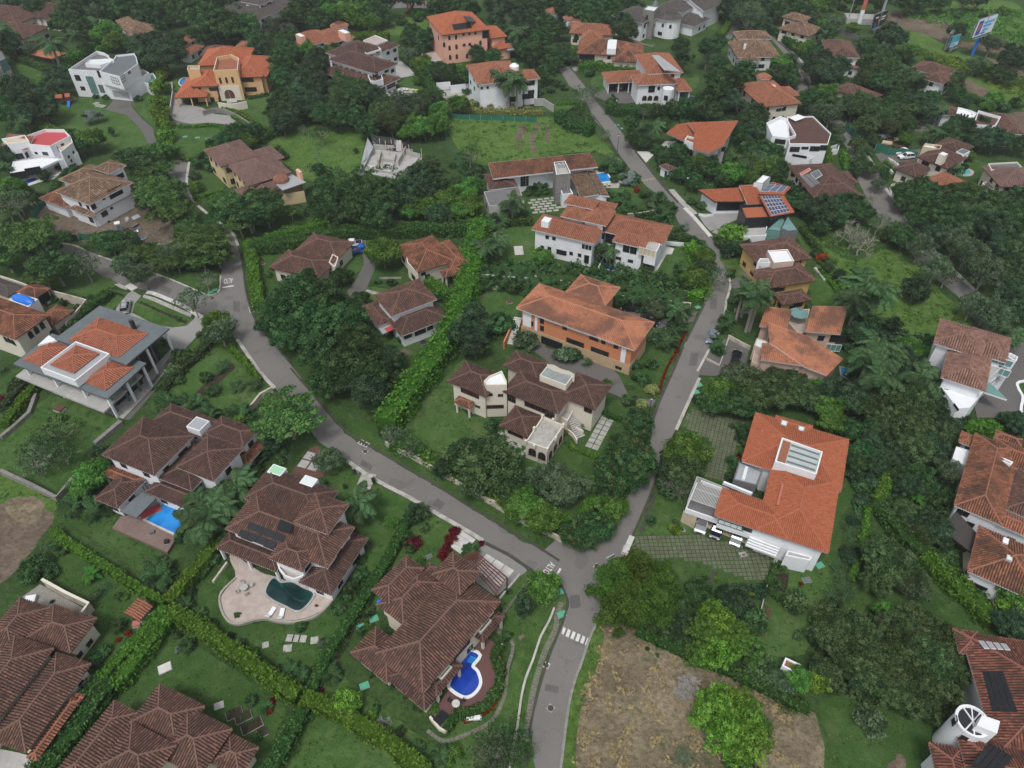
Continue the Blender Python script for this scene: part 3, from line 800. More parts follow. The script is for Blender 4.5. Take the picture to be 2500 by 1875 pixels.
def pool(tile,pts,water,label,cop=.5,cmat=None,sm=6,z=.14,inner=None,steps_at=None):
 q=W(tile,z,*pts)
 if sm:q=smooth_line(q,sm,True)
 q=ccw(q);o2=np.mean(q,axis=0);q=[(p[0]-o2[0],p[1]-o2[1])for p in q];root=empty('swimming_pool',(*o2,0));tag(root,label,'swimming pool')
 obj('water',mesh_np('water',[(*p,z-.05)for p in q],tess(q),water),root)
 n=len(q);out=[]
 for i in range(n):
  a,b,c=np.array(q[i-1]),np.array(q[i]),np.array(q[(i+1)%n]);t=c-a;L=np.hypot(*t)or 1
  d1=(b-a)/(np.hypot(*(b-a))or 1);d2=(c-b)/(np.hypot(*(c-b))or 1);m=np.array([d1[1]+d2[1],-d1[0]-d2[0]]);mm=m@m
  out.append(tuple(b+m*(2*cop/mm if mm>.4 else cop)))
 V=[(*p,z)for p in q]+[(*p,z)for p in out]+[(*p,-.1)for p in out]+[(*p,z-.1)for p in q];F=[]
 for i in range(n):
  j=(i+1)%n;F+=[(i,n+i,n+j,j),(n+i,2*n+i,2*n+j,n+j),(i,j,3*n+j,3*n+i)]
 obj('coping',mesh_np('coping',V,F,cmat or WSLAB),root)
 if steps_at:
  st=W(tile,z,*steps_at)                  # a0, a1 edge then b: direction of the flight
  a,b,c=[p-o2 for p in st]
  for k in range(3):
   mb=MB();u=(c-a)/3;p=a+u*k;r=b+u*k
   mb.add([(*p,z-.04+.006*(2-k)),(*r,z-.04+.006*(2-k)),(*(r+u*.9),z-.04+.006*(2-k)),(*(p+u*.9),z-.04+.006*(2-k))],[(0,1,2,3)])
   mb.build('pool_step',[inner or water],root)
 return root
def rand_quads(P,N,size,asp=.75,jit=.6,up=0.):
 n=len(P);N=N+RNG.normal(0,jit,(n,3));N[:,2]+=up;N/=np.linalg.norm(N,axis=1)[:,None]+1e-9
 A=np.cross(N,RNG.normal(0,1,(n,3)));A/=np.linalg.norm(A,axis=1)[:,None]+1e-9;B=np.cross(N,A)
 s=(size*RNG.uniform(.6,1.3,n))[:,None];A=A*s;B=B*s*asp
 V=np.stack([P-A,P-B*.8+A*.15,P+A,P+B*.8-A*.1],1)
 return V.reshape(-1,3),np.arange(4*n).reshape(-1,4)
def hedge(tile,pts,w,h,label,mat=None,seed=0,card=None,dens=1.,zs=None,name='hedge',cat='hedge',rough=.12,gaps=0.,sm=3):
 c=smooth_line(W(tile,h,*pts),sm)if len(pts)>2 else W(tile,h,*pts);o2=c[0];c=[p-o2 for p in c]
 dist=float(np.hypot(*(o2)));card=card or(.17+dist*.0006);root=None
 Ps=[];Ns=[];body=MB();seg=0
 for a,b in zip(c[:-1],c[1:]):
  d=b-a;L=float(np.hypot(*d))
  if L<.05:continue
  d/=L;nn=np.array([-d[1],d[0]])
  cnt=int(L*(w+2*h)/(card**2)*.95*dens)
  per=w+2*h*.9;u=RNG.uniform(-card,L+card,cnt);v=RNG.uniform(0,per,cnt)
  X=np.where(v<h*.9,-w/2,np.where(v>h*.9+w,w/2,v-h*.9-w/2));Z=np.where(v<h*.9,v+h*.1,np.where(v>h*.9+w,(per-v)+h*.1,h))
  nx=np.where(v<h*.9,-1,np.where(v>h*.9+w,1,0));nz=np.where(nx==0,1.,.15)
  lump=rough*(np.sin(u*1.7+Z*2.1+seg)+np.sin(u*.63+X*2.3+1.7*seg))+RNG.normal(0,rough*.6,cnt)
  X=X+nx*lump;Z=Z+(nx==0)*lump
  if gaps:
   keep=~((np.sin(u*.9+seg*3)*np.sin(u*2.3+X)>1-gaps)&(nx==0));u,X,Z,nx,nz=[q[keep]for q in(u,X,Z,nx,nz)]
  p=a[None]+u[:,None]*d+X[:,None]*nn
  Ps.append(np.c_[p,np.clip(Z,.05,None)]);Ns.append(np.c_[nx[:,None]*nn[None]*1.,nz]);seg+=1
  k=.82;bw=w/2*k;e=[a-nn*bw,b-nn*bw,b+nn*bw,a+nn*bw]
  body.prism([tuple(q)for q in e],-.1,h*.9,1,.3)
 P=np.concatenate(Ps);N=np.concatenate(Ns);V,F=rand_quads(P,N,card,jit=.5)
 t=np.clip(RNG.normal(.5,.24,len(P)),0,1);nb=len(V)
 BV=np.array(body.v).reshape(-1,3);fl=F.tolist()+[[i+nb for i in f]for f in body.f]
 me=mesh_np(name,np.r_[V,BV],fl,mat or L_HEDGE,tint=np.r_[t,np.full(len(body.f),.2)])
 o=obj(name,me);o.location=(*o2,0);tag(o,label,cat);return o
def thicket(tile,pts,n,mat,name='undergrowth',r=(.8,1.8),h=(.4,1.4),card=.4,per=34,z0=0.,sm=0,label='tangled green undergrowth'):
 q=ccw(W(tile,z0,*pts));x0,y0=np.min(q,0);x1,y1=np.max(q,0);P=[];N=[];TT=[]
 X=RNG.uniform(x0,x1,n*6);Y=RNG.uniform(y0,y1,n*6);k=inside_np(q,X,Y);X,Y=X[k][:n],Y[k][:n]
 m=len(X);rr=RNG.uniform(*r,m);hh=RNG.uniform(*h,m)
 d=RNG.normal(0,1,(m,per,3));d[:,:,2]=np.abs(d[:,:,2]);d/=np.linalg.norm(d,axis=2)[:,:,None]
 p=d*np.stack([rr,rr,hh],1)[:,None,:]*RNG.uniform(.75,1.05,(m,per,1));p[:,:,0]+=X[:,None];p[:,:,1]+=Y[:,None];p[:,:,2]+=z0
 t=np.clip(RNG.uniform(.15,.85,m)[:,None]+RNG.normal(0,.15,(m,per)),0,1)
 V,F=rand_quads(p.reshape(-1,3),d.reshape(-1,3),card,jit=.5,up=.3)
 o=obj(name,mesh_np(name,V,F,mat,tint=t.ravel()));tag(o,label,kind='stuff');return o

def tufts():
 P=[]
 for q,z,nm in LAWNS:
  A=np.array(q);lo,hi=A.min(0),A.max(0);c=(lo+hi)/2;dist=np.hypot(*c)
  if dist>260:continue
  n=int((hi[0]-lo[0])*(hi[1]-lo[1])*(1.3 if dist<130 else .6));X=RNG.uniform(lo[0],hi[0],n);Y=RNG.uniform(lo[1],hi[1],n);k=inside_np(q,X,Y)
  for b,p,h in LAID:
   if h>z+.001 and b[0]<hi[0]and lo[0]<b[2]and b[1]<hi[1]and lo[1]<b[3]:k&=~inside_np(p,X,Y)
  X,Y=X[k],Y[k];pat=.5+.5*np.sin(X*.35+np.sin(Y*.21)*2)*np.sin(Y*.4+X*.13);k=RNG.random(len(X))<.25+.75*pat;P.append(np.c_[X[k],Y[k],np.full(k.sum(),z)])
 C=np.concatenate(P);m=len(C);per=5;d=RNG.normal(0,1,(m,per,3));d[:,:,2]=np.abs(d[:,:,2])+.4;d/=np.linalg.norm(d,axis=2)[:,:,None]
 r=RNG.uniform(.12,.5,m);p=C[:,None]+d*np.stack([r,r,r*.16],1)[:,None];t=np.clip(RNG.uniform(0,1,m)[:,None]+RNG.normal(0,.12,(m,per)),0,1)
 V,F=rand_quads(p.reshape(-1,3),d.reshape(-1,3),.15,jit=.35,up=.9)
 o=obj('grass_tufts',mesh_np('grass_tufts',V,F,L_GRASS,tint=t.ravel()));tag(o,'tufts of grass and clover over the lawns',kind='stuff')
# ---------------------------------------------------------------- trees, palms, shrubs
def limb(mb,p,q,r0,r1,m=0,n=6,k=3,wob=.05):
 p=np.array(p,float);q=np.array(q,float);L=np.linalg.norm(q-p);a=p
 for i in range(1,k+1):
  t=i/k;b=p+(q-p)*t+(RNG.normal(0,wob*L,3)if i<k else 0);mb.bar(a,b,r0+(r1-r0)*(t-1/k),m,n,r0+(r1-r0)*t,cap=False);a=b
def crown_mesh(name,mat,ncl,rng_r,card,per,ax=(1,1,.72),shell=(.5,.82),low=-.25,core=True,jit=.55,flat=False,flowers=None,fl_n=0,drop=1.,spread=None):
 d=RNG.normal(0,1,(ncl*4,3));d/=np.linalg.norm(d,axis=1)[:,None];d=d[d[:,2]>low]
 keep=[]
 sep=.95*math.sqrt(4*math.pi/ncl)*.55
 for v in d:
  if all(np.linalg.norm(v-u)>sep for u in keep):keep.append(v)
  if len(keep)>=ncl:break
 D=np.array(keep);m=len(D);rad=RNG.uniform(*shell,m);r=RNG.uniform(*rng_r,m)
 ph=RNG.uniform(0,6.28,4);lob=1+.2*np.sin(2.3*D[:,0]+ph[0])*np.cos(2.7*D[:,1]+ph[1])+.13*np.sin(4.4*D[:,0]-3.8*D[:,1]+ph[2])+.1*np.sin(5*D[:,2]+ph[3])
 cen=D*(rad*lob*(1+.16*(RNG.random(m)<.14)))[:,None]*np.array(ax);r=r*RNG.choice([.72,1.,1.3],m,p=[.3,.45,.25])
 if flat:cen[:,2]=cen[:,2]*.5+.1
 inner=RNG.normal(0,.28,(max(2,m // 5),3))*np.array(ax);cen=np.r_[cen,inner];r=np.r_[r,RNG.uniform(*rng_r,len(inner))*1.05];m=len(cen)
 dirs=RNG.normal(0,1,(m,per,3));dirs[:,:,2]+=.35;dirs/=np.linalg.norm(dirs,axis=2)[:,:,None]
 sq=np.array([1,1,.75 if not flat else .42])
 lump=1+.22*np.sin(dirs[:,:,0]*5+np.arange(m)[:,None])*np.cos(dirs[:,:,1]*4+dirs[:,:,2]*5)
 P=cen[:,None]+dirs*(r[:,None]*RNG.uniform(.72,1.08,(m,per))*lump)[:,:,None]*sq
 P=P.reshape(-1,3);N=dirs.reshape(-1,3);ci=np.repeat(np.arange(m),per)
 dead=np.zeros(len(P),bool)
 for i in range(m):
  q=(P-cen[i])/(r[i]*sq);dead|=(np.einsum('ij,ij->i',q,q)<.5)&(ci!=i)
 dead|=RNG.random(len(P))>drop
 P,N,ci=P[~dead],N[~dead],ci[~dead]
 V,F=rand_quads(P,N,card,jit=jit,up=.25)
 ct=RNG.uniform(.12,.88,m);t=np.clip(ct[ci]+RNG.normal(0,.17,len(P)),0,1)
 mi=np.zeros(len(F),int)
 if flowers:
  k=RNG.choice(len(F),fl_n,replace=False)if fl_n<len(F)else np.arange(len(F));k=k[N[k][:,2]>.1];mi[k]=1
 fl=F.tolist();n0=len(V)
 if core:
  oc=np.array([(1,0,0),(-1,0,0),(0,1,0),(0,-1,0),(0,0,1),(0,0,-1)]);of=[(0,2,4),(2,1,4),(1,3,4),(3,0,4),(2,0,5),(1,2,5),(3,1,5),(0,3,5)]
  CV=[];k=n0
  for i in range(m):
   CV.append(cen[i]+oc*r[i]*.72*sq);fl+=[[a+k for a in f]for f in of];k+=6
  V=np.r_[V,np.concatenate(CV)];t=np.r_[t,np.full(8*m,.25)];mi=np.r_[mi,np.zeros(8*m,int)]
 return mesh_np(name,V,fl,[mat]+([flowers]if flowers else[]),mi,t),cen
def trunk_mesh(name,cen,base,mat,r=.06,k=8,fork=.35,n=7):
 mb=MB();f=(0,0,base*(1-fork))if base<0 else(0,0,0)
 limb(mb,(0,0,base-.08),f,r*1.25,r*.85,n=n,wob=.03)
 idx=RNG.permutation(len(cen))[:k]
 for i in idx:limb(mb,f,cen[i]*.92,r*.55,r*.12,n=5,wob=.07)
 return mb.mesh(name,[mat])
def bare_mesh(name,mat,base=-.9,r=.055,levels=4,spread=.75,up=.5,twig=.006,nb=4,ax=(1,1,.8)):
 mb=MB();limb(mb,(0,0,base-.05),(0,0,base*.5),r*1.2,r,n=6)
 def grow(p,d,L,rr,lv):
  q=p+d*L;limb(mb,p,q,rr,rr*.6,n=5 if lv>2 else 3,k=2,wob=.08)
  if lv<=0:return
  for _ in range(nb if lv<levels else nb+1):
   e=d+RNG.normal(0,spread,3);e[2]+=up*.35;e/=np.linalg.norm(e);grow(q,e,L*RNG.uniform(.55,.8),max(rr*.58,twig),lv-1)
 for _ in range(4):
  d=RNG.normal(0,.6,3);d[2]=abs(d[2])+up;d/=np.linalg.norm(d);grow(np.array([0,0,base*.5]),d,.42,r*.6,levels-1)
 V=np.array(mb.v);c=np.abs(V[:,:2]).max();V[:,:2]/=c;zt=V[:,2].max();V[:,2]=np.where(V[:,2]>0,V[:,2]/zt*ax[2],V[:,2])
 return mesh_np(name,V,mb.f,mat)
PROTO={}
def proto(k,crown,trunk=None,base=-1.):PROTO.setdefault(k,[]).append((crown,trunk,base))
for i in range(3):
 for key,mt,ncl,rr,card,per,kw,base,tm in(
  ('b',L_DENSE,95,(.12,.22),.042,110,{},-1.0,BARK),('k',L_DARK,95,(.12,.22),.041,110,{},-1.05,BARK),
  ('l',L_BRIGHT,75,(.14,.25),.05,105,{},-.95,BARK),('o',L_OLIVE,110,(.11,.2),.04,100,dict(ax=(1,1,.66)),-1.0,BARK),
  ('g',L_GREY,90,(.11,.2),.042,85,dict(core=False,drop=.8),-1.0,PBARK)):
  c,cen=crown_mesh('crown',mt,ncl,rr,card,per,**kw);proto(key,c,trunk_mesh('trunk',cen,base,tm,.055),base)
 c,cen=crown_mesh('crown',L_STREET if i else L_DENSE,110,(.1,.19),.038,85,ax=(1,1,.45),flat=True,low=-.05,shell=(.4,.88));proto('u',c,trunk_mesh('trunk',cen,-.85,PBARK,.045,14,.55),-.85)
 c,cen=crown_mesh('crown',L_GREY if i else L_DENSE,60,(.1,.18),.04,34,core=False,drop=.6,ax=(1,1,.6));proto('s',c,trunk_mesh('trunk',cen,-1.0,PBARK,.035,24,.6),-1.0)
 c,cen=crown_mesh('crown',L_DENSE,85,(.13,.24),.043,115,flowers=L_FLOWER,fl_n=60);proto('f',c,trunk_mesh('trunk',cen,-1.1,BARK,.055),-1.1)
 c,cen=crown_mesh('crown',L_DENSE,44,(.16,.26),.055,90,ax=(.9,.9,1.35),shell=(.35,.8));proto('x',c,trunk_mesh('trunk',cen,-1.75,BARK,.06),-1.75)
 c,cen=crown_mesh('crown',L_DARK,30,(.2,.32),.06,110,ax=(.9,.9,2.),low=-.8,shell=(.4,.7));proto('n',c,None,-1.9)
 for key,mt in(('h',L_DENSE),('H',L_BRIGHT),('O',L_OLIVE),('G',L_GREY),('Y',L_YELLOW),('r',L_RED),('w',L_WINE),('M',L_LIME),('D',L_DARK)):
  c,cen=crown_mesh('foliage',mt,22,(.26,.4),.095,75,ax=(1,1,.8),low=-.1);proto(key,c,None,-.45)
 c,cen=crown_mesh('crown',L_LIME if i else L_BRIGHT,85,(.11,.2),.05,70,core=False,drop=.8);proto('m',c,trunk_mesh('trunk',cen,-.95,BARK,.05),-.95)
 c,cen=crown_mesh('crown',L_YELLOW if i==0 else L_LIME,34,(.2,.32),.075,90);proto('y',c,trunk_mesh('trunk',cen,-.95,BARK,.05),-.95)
 proto('d',None,bare_mesh('branches',PBARK,-.7,.05,4,.75,.45,nb=4),-.7)
 proto('S',None,bare_mesh('branches',plain('silver_twig',(.3,.29,.285),.9,.15,3),-.5,.022,4,.7,.25,.007,nb=6,ax=(1,1,.5)),-.55)
for i in range(2):
 c,cen=crown_mesh('crown',leafmat('leaf_bamboo',(.03,.075,.012),(.062,.125,.022),(.1,.175,.036))if i==0 else MATS['leaf_bamboo'],42,(.2,.3),.05,190,ax=(1,1,1.05),jit=.8,shell=(.45,.85));proto('B',c,trunk_mesh('trunk',cen,-1.1,BARK,.03,20,.8),-1.1)
def frond_mesh(name,mat,n=17,droop=.9,wide=.24,rise=.5,lw=.055):
 mb=MB();pts=[]
 for i in range(9):
  t=i/8;pts.append(np.array([t*(1-.12*droop*t),0,rise*t-droop*t*t]))
 for i in range(8):mb.bar(pts[i],pts[i+1],.013*(1-i/9),0,3,.013*(1-(i+1)/9),.3,cap=False)
 for i in range(1,n+1):
  t=i/(n+.5);k=min(7,int(t*8));f=t*8-k;p=pts[k]*(1-f)+pts[k+1]*f;L=wide*(math.sin(math.pi*min(1,t*.85+.12))*.85+.2)
  for s in(-1,1):
   tip=p+np.array([L*.55,s*L,-L*(.35+random.random()*.3)]);m=(p+tip)/2+np.array([0,0,L*.12]);w=np.array([lw,0,0])
   mb.add([p-w*.5,p+w*.5,m+w,m-w*.6,tip],[(0,1,2,3),(3,2,4)],0,random.uniform(.2,.85))
 return mb.mesh(name,[mat])
FROND={'p':[frond_mesh('frond',L_PALM,droop=d,rise=r)for d,r in((.55,.55),(.8,.5),(1.05,.4))],
         'q':[frond_mesh('frond',L_DENSE if i==0 else L_PALM,droop=d,rise=r,wide=.27)for i,(d,r)in enumerate(((.7,.9),(.9,.8),(1.0,.6)))],
         'v':[frond_mesh('frond',L_SILVER,droop=.5,rise=.5,wide=.22,lw=.05)],'c':[frond_mesh('frond',L_PALM,n=9,droop=.35,rise=.42,wide=.12,lw=.05)]}
def banana_leaf(name,mat):
 mb=MB();V=[];n=8
 for i in range(n+1):
  t=i/n;w=.15*math.sin(math.pi*min(1,.1+t*.92))+.004;z=.75*t-.85*t*t;x=t*.9
  V+=[(x,-w,z-.04),(x,0,z),(x,w,z-.04)]
 for i in range(n):
  a=3*i;mb.add([V[a],V[a+1],V[a+4],V[a+3]],[(0,1,2,3)],0,random.uniform(.4,.7));mb.add([V[a+1],V[a+2],V[a+5],V[a+4]],[(0,1,2,3)],0,random.uniform(.2,.55))
 return mb.mesh(name,[mat])
FROND['a']=[banana_leaf('leaf',L_BANANA)]
def palm_trunk(h,r,mat,base_r=1.4):
 mb=MB();n=9;p0=None
 for i in range(n):
  t=i/n;t2=(i+1)/n;f=lambda u:r*(base_r-(base_r-.85)*u+.15*math.sin(u*math.pi*1.3));mb.bar((0,0,h*t),(0,0,h*t2),f(t),0,8,f(t2),cap=False)
 mb.bar((0,0,h),(0,0,h+r*5),r*.9,1,7,r*.5);return mb.mesh('trunk',[mat,MATS['palm_shaft']])
plain('palm_shaft',(.1,.17,.06),.6,.15,3,coord='obj')
joined={}
def palm_joined(kind,n):
 if(kind,n)in joined:return joined[(kind,n)]
 V=[];F=[];tt=[];k=0
 for i in range(n):
  me=FROND[kind][i%len(FROND[kind])];M=Matrix.Rotation(2*math.pi*i*.382*1.0,4,'Z')@Matrix.Rotation(-R(-25+75*((i*.7549)%1)),4,'Y')
  for v in me.vertices:V.append(M@v.co)
  a=me.attributes['tint'].data
  for p in me.polygons:F.append([j+k for j in p.vertices]);tt.append(a[p.index].value)
  k+=len(me.vertices)
 joined[(kind,n)]=mesh_np('fronds',V,F,FROND[kind][0].materials[0],tint=tt);return joined[(kind,n)]
PLANTS=[]                                         # (object, kind word, look, x, y, size) for the labels
KIND={  # code: (name, category, look)
 'b':('tree','tree','dense green broadleaf tree'),'k':('tree','tree','dark green broadleaf tree'),'l':('tree','tree','fresh bright green tree'),
 'o':('tree','tree','dull olive green tree'),'g':('tree','tree','grey green open-crowned tree'),'u':('tree','tree','flat-topped spreading tree'),
 's':('tree','tree','thin half bare tree'),'f':('tree','tree','green tree with orange flowers'),'x':('tree','tree','tall narrow dark tree'),
 'n':('conical_shrub','shrub','small clipped conical shrub'),'h':('shrub','shrub','rounded green shrub'),'H':('shrub','shrub','bright green shrub'),
 'O':('shrub','shrub','olive green shrub'),'G':('shrub','shrub','grey green shrub'),'Y':('shrub','shrub','yellow leaved shrub'),'r':('shrub','shrub','red leaved shrub'),
 'w':('shrub','shrub','wine red shrub'),'M':('shrub','shrub','lime green shrub'),'D':('shrub','shrub','dark green shrub'),'m':('tree','tree','lime green leafy tree'),'y':('tree','tree','yellow green leafy tree'),
 'd':('bare_tree','tree','leafless pale branched tree'),'S':('bare_bush','bush','bare silvery twiggy bush'),'B':('bamboo','bamboo','big feathery bamboo clump'),
 'p':('palm_tree','palm','tall feathery palm'),'q':('clump_palm','palm','low bushy palm clump'),'v':('silver_palm','palm','silvery blue palm'),'c':('cycad','cycad','low rosette of stiff dark fronds'),'a':('banana_plant','banana plant','broad leaved bright banana plant')}
def plant(code,tile,x,y,r,hf=1.0,label=None,wide=1.0):
 p0=T(tile,(x,y))[0];dp=depth(p0);rw=r*TS*dp/FPX
 nm,cat,look=KIND[code]
 rg=random
 if code in 'pqvca':
  z={'p':2.0*rw*hf,'q':.9*rw*hf,'v':1.0*rw*hf,'c':.3*rw,'a':.8*rw}[code]
  for _ in range(2):rw=r*TS*depth(p0,z)/FPX;z={'p':max(2.0*rw,3.)*hf,'q':.9*rw*hf,'v':1.0*rw*hf,'c':.3*rw,'a':.8*rw}[code]
  g=G(p0,z);root=empty(nm,(g[0],g[1],0),rg.uniform(0,6.28));n={'p':19,'q':24,'v':16,'c':20,'a':13}[code]
  th={'p':z,'q':z*.45,'v':z*.8,'c':.2,'a':z*.5}[code]
  if code=='q':
   mb=MB()
   for i in range(5):a=i*1.26;mb.bar((0,0,0),(math.cos(a)*rw*.22,math.sin(a)*rw*.22,th),.07,0,5)
   mb.build('trunk',[BARK],root)
  else:obj('trunk',palm_trunk(th,{'p':.05*rw+.08,'v':.18,'c':.15,'a':.14}[code],PBARK if code=='p' else BARK),root)
  px=r*TS
  L=rw*1.18
  if px<22:
   o=obj('fronds',palm_joined(code,n+10),root);o.location=(0,0,th);o.scale=(L,)*3
  else:
   for i in range(n):
    o=obj('leaf' if code=='a' else 'frond',FROND[code][i%len(FROND[code])],root);k=(i*.7549)%1
    o.location=(0,0,th+(.25 if code=='p' else .05)*(1-k));el={'p':-22+80*k,'q':-5+70*k,'v':-15+80*k,'c':0+50*k,'a':0+60*k}[code]
    o.rotation_euler=(rg.uniform(-.25,.25),-R(el-18),i*2.4+rg.uniform(-.2,.2));s=L*rg.uniform(.85,1.1);o.scale=(s,s*(1.05 if code!='a' else 1.2),s)
  size=rw;xy=g
 else:
  cr,tr,base=PROTO[code][rg.randrange(len(PROTO[code]))]
  sc=rw
  z=-base*rw*hf
  for _ in range(2):rw=r*TS*depth(p0,z)/FPX;z=-base*rw*hf
  g=G(p0,z);root=empty(nm,(g[0],g[1],0),rg.uniform(0,6.28));sx=rw*wide*rg.uniform(.94,1.06)
  for n2,me in(('crown' if code not in 'hHOGYrwMDn' else 'foliage',cr),('trunk' if cr else 'branches',tr)):
   if me is None:continue
   o=obj(n2,me,root);o.location=(0,0,z);o.scale=(sx,rw/wide*rg.uniform(.94,1.06),rw*hf)
  size=rw;xy=g
 PLANTS.append((root,look,code,float(xy[0]),float(xy[1]),size,p0,label));tag(root,None,cat)
 return root
TREES=[]
def want(code,tile,x,y,r,hf=1.):
 p=T(tile,(x,y))[0];k=r*TS
 if KIND[code][1]=='shrub' and r<18:return
 if not(-k<p[0]<2500+k and-k<p[1]<1875+k):return
 if KIND[code][1]=='tree':TREES.append((r,code,tile,x,y,hf))
 else:plant(code,tile,x,y,r,hf)
def grow_trees(most=296):
 TREES.sort(key=lambda t:-t[0])
 for r,code,tile,x,y,hf in TREES[:most]:plant(code,tile,x,y,r,hf)
 col=bpy.data.collections.new('wood_parts');idx={};pos=[];pid=[];rot=[];scl=[]
 for r,code,tile,x,y,hf in TREES[most:]:
  k=random.randrange(len(PROTO[code]));cr,tr,base=PROTO[code][k]
  if(code,k)not in idx:
   V=[];F=[];mi=[];tt=[];mats=[]
   for me in(cr,tr):
    if me is None:continue
    n0=len(V);V+=[tuple(v.co)for v in me.vertices];at=me.attributes.get('tint');m0=len(mats);mats+=list(me.materials)
    for p in me.polygons:F.append([i+n0 for i in p.vertices]);mi.append(p.material_index+m0);tt.append(at.data[p.index].value if at else .5)
   o=bpy.data.objects.new('%03d'%len(idx),mesh_np('wood_tree',V,F,mats,mi,tt));col.objects.link(o);idx[(code,k)]=len(idx)
  p0=T(tile,(x,y))[0];rw=r*TS*depth(p0)/FPX;z=-base*rw*hf;g=G(p0,z)
  pos.append((g[0],g[1],z));pid.append(idx[(code,k)]);rot.append((0,0,random.uniform(0,6.28)));scl.append((rw,rw,rw*hf))
 me=bpy.data.meshes.new('woodland');me.vertices.add(len(pos));me.vertices.foreach_set('co',np.array(pos,np.float32).ravel())
 for nm,ty,dat,at in(('pid','INT',pid,'value'),('rot','FLOAT_VECTOR',rot,'vector'),('scl','FLOAT_VECTOR',scl,'vector')):
  me.attributes.new(nm,ty,'POINT').data.foreach_set(at,np.array(dat).ravel())
 o=obj('woodland',me);tag(o,'smaller and farther trees filling the gaps between gardens and lanes',kind='stuff')
 ng=bpy.data.node_groups.new('wood','GeometryNodeTree');ng.interface.new_socket('Geometry',in_out='INPUT',socket_type='NodeSocketGeometry');ng.interface.new_socket('Geometry',in_out='OUTPUT',socket_type='NodeSocketGeometry')
 N=ng.nodes;K=ng.links;gi=N.new('NodeGroupInput');go=N.new('NodeGroupOutput');ip=N.new('GeometryNodeInstanceOnPoints');ci=N.new('GeometryNodeCollectionInfo')
 ci.inputs['Collection'].default_value=col;ci.inputs['Separate Children'].default_value=True;ci.inputs['Reset Children'].default_value=True;ip.inputs['Pick Instance'].default_value=True
 K.new(gi.outputs[0],ip.inputs['Points']);K.new(ci.outputs[0],ip.inputs['Instance']);K.new(ip.outputs[0],go.inputs[0])
 for nm,ty,sk in(('pid','INT','Instance Index'),('rot','FLOAT_VECTOR','Rotation'),('scl','FLOAT_VECTOR','Scale')):
  a=N.new('GeometryNodeInputNamedAttribute');a.data_type=ty;a.inputs['Name'].default_value=nm;out=[s for s in a.outputs if s.enabled][0]
  K.new(out,ip.inputs[sk])
 md=o.modifiers.new('wood','NODES');md.node_group=ng
def plants(tile,s):
 for w in s.replace('\n',';').split(';'):
  w=w.split()
  if not w:continue
  want(w[0],tile,*map(float,w[1:5]))
def filler(tile,pts,codes,n,rr,seed,gap=.75,hf=1.):
 rg=random.Random(seed);xs=[p[0]for p in pts];ys=[p[1]for p in pts];got=[]
 for _ in range(n*40):
  x,y=rg.uniform(min(xs),max(xs)),rg.uniform(min(ys),max(ys))
  if not inside(pts,x,y):continue
  r=rg.uniform(*rr)
  if any(math.hypot(x-a,(y-b)*1.3)<(r+c)*gap for a,b,c in got):continue
  got.append((x,y,r));want(rg.choice(codes),tile,x,y,r,hf*rg.uniform(.9,1.15))
  if len(got)>=n:break
# ---------------------------------------------------------------- vehicles and garden things
CARS={}
def carpaint(name,col,metal=.3):
 if name in MATS:return MATS[name]
 m,n,l,b=nt(name);b.inputs['Base Color'].default_value=(*col,1);b.inputs['Roughness'].default_value=.25;b.inputs['Metallic'].default_value=metal
 b.inputs['Coat Weight'].default_value=.6;MATS[name]=m;return m
TYRE=plain('tyre_rubber',(.02,.02,.02),.9,.1);RIM=plain('wheel_rim',(.4,.41,.42),.3,.05,metal=.7)
LAMP=plain('lamp_lens',(.75,.76,.78),.1,.05);TAIL=plain('tail_lens',(.4,.02,.02),.2,.05);TRIM=plain('black_trim',(.02,.02,.022),.5,.05)
PROF={  # side outline (x along, z up) of body; cabin loop follows
 'suv':(4.7,1.9,[(-2.35,.5),(-2.3,1.0),(-1.9,1.08),(.75,1.08),(2.0,1.0),(2.32,.85),(2.35,.45)],[(-2.2,1.05),(-1.95,1.66),(-.2,1.74),(.35,1.66),(1.05,1.06)]),
 'sedan':(4.5,1.78,[(-2.25,.48),(-2.22,.92),(-1.6,.98),(.8,.96),(1.95,.84),(2.22,.7),(2.25,.42)],[(-1.75,.95),(-1.05,1.38),(-.1,1.43),(.35,1.38),(1.05,.94)]),
 'pickup':(5.2,1.85,[(-2.6,.55),(-2.58,1.05),(-1.0,1.08),(.9,1.08),(2.3,1.02),(2.58,.85),(2.6,.5)],[(-.95,1.05),(-.85,1.72),(.2,1.76),(.55,1.7),(1.15,1.06)])}
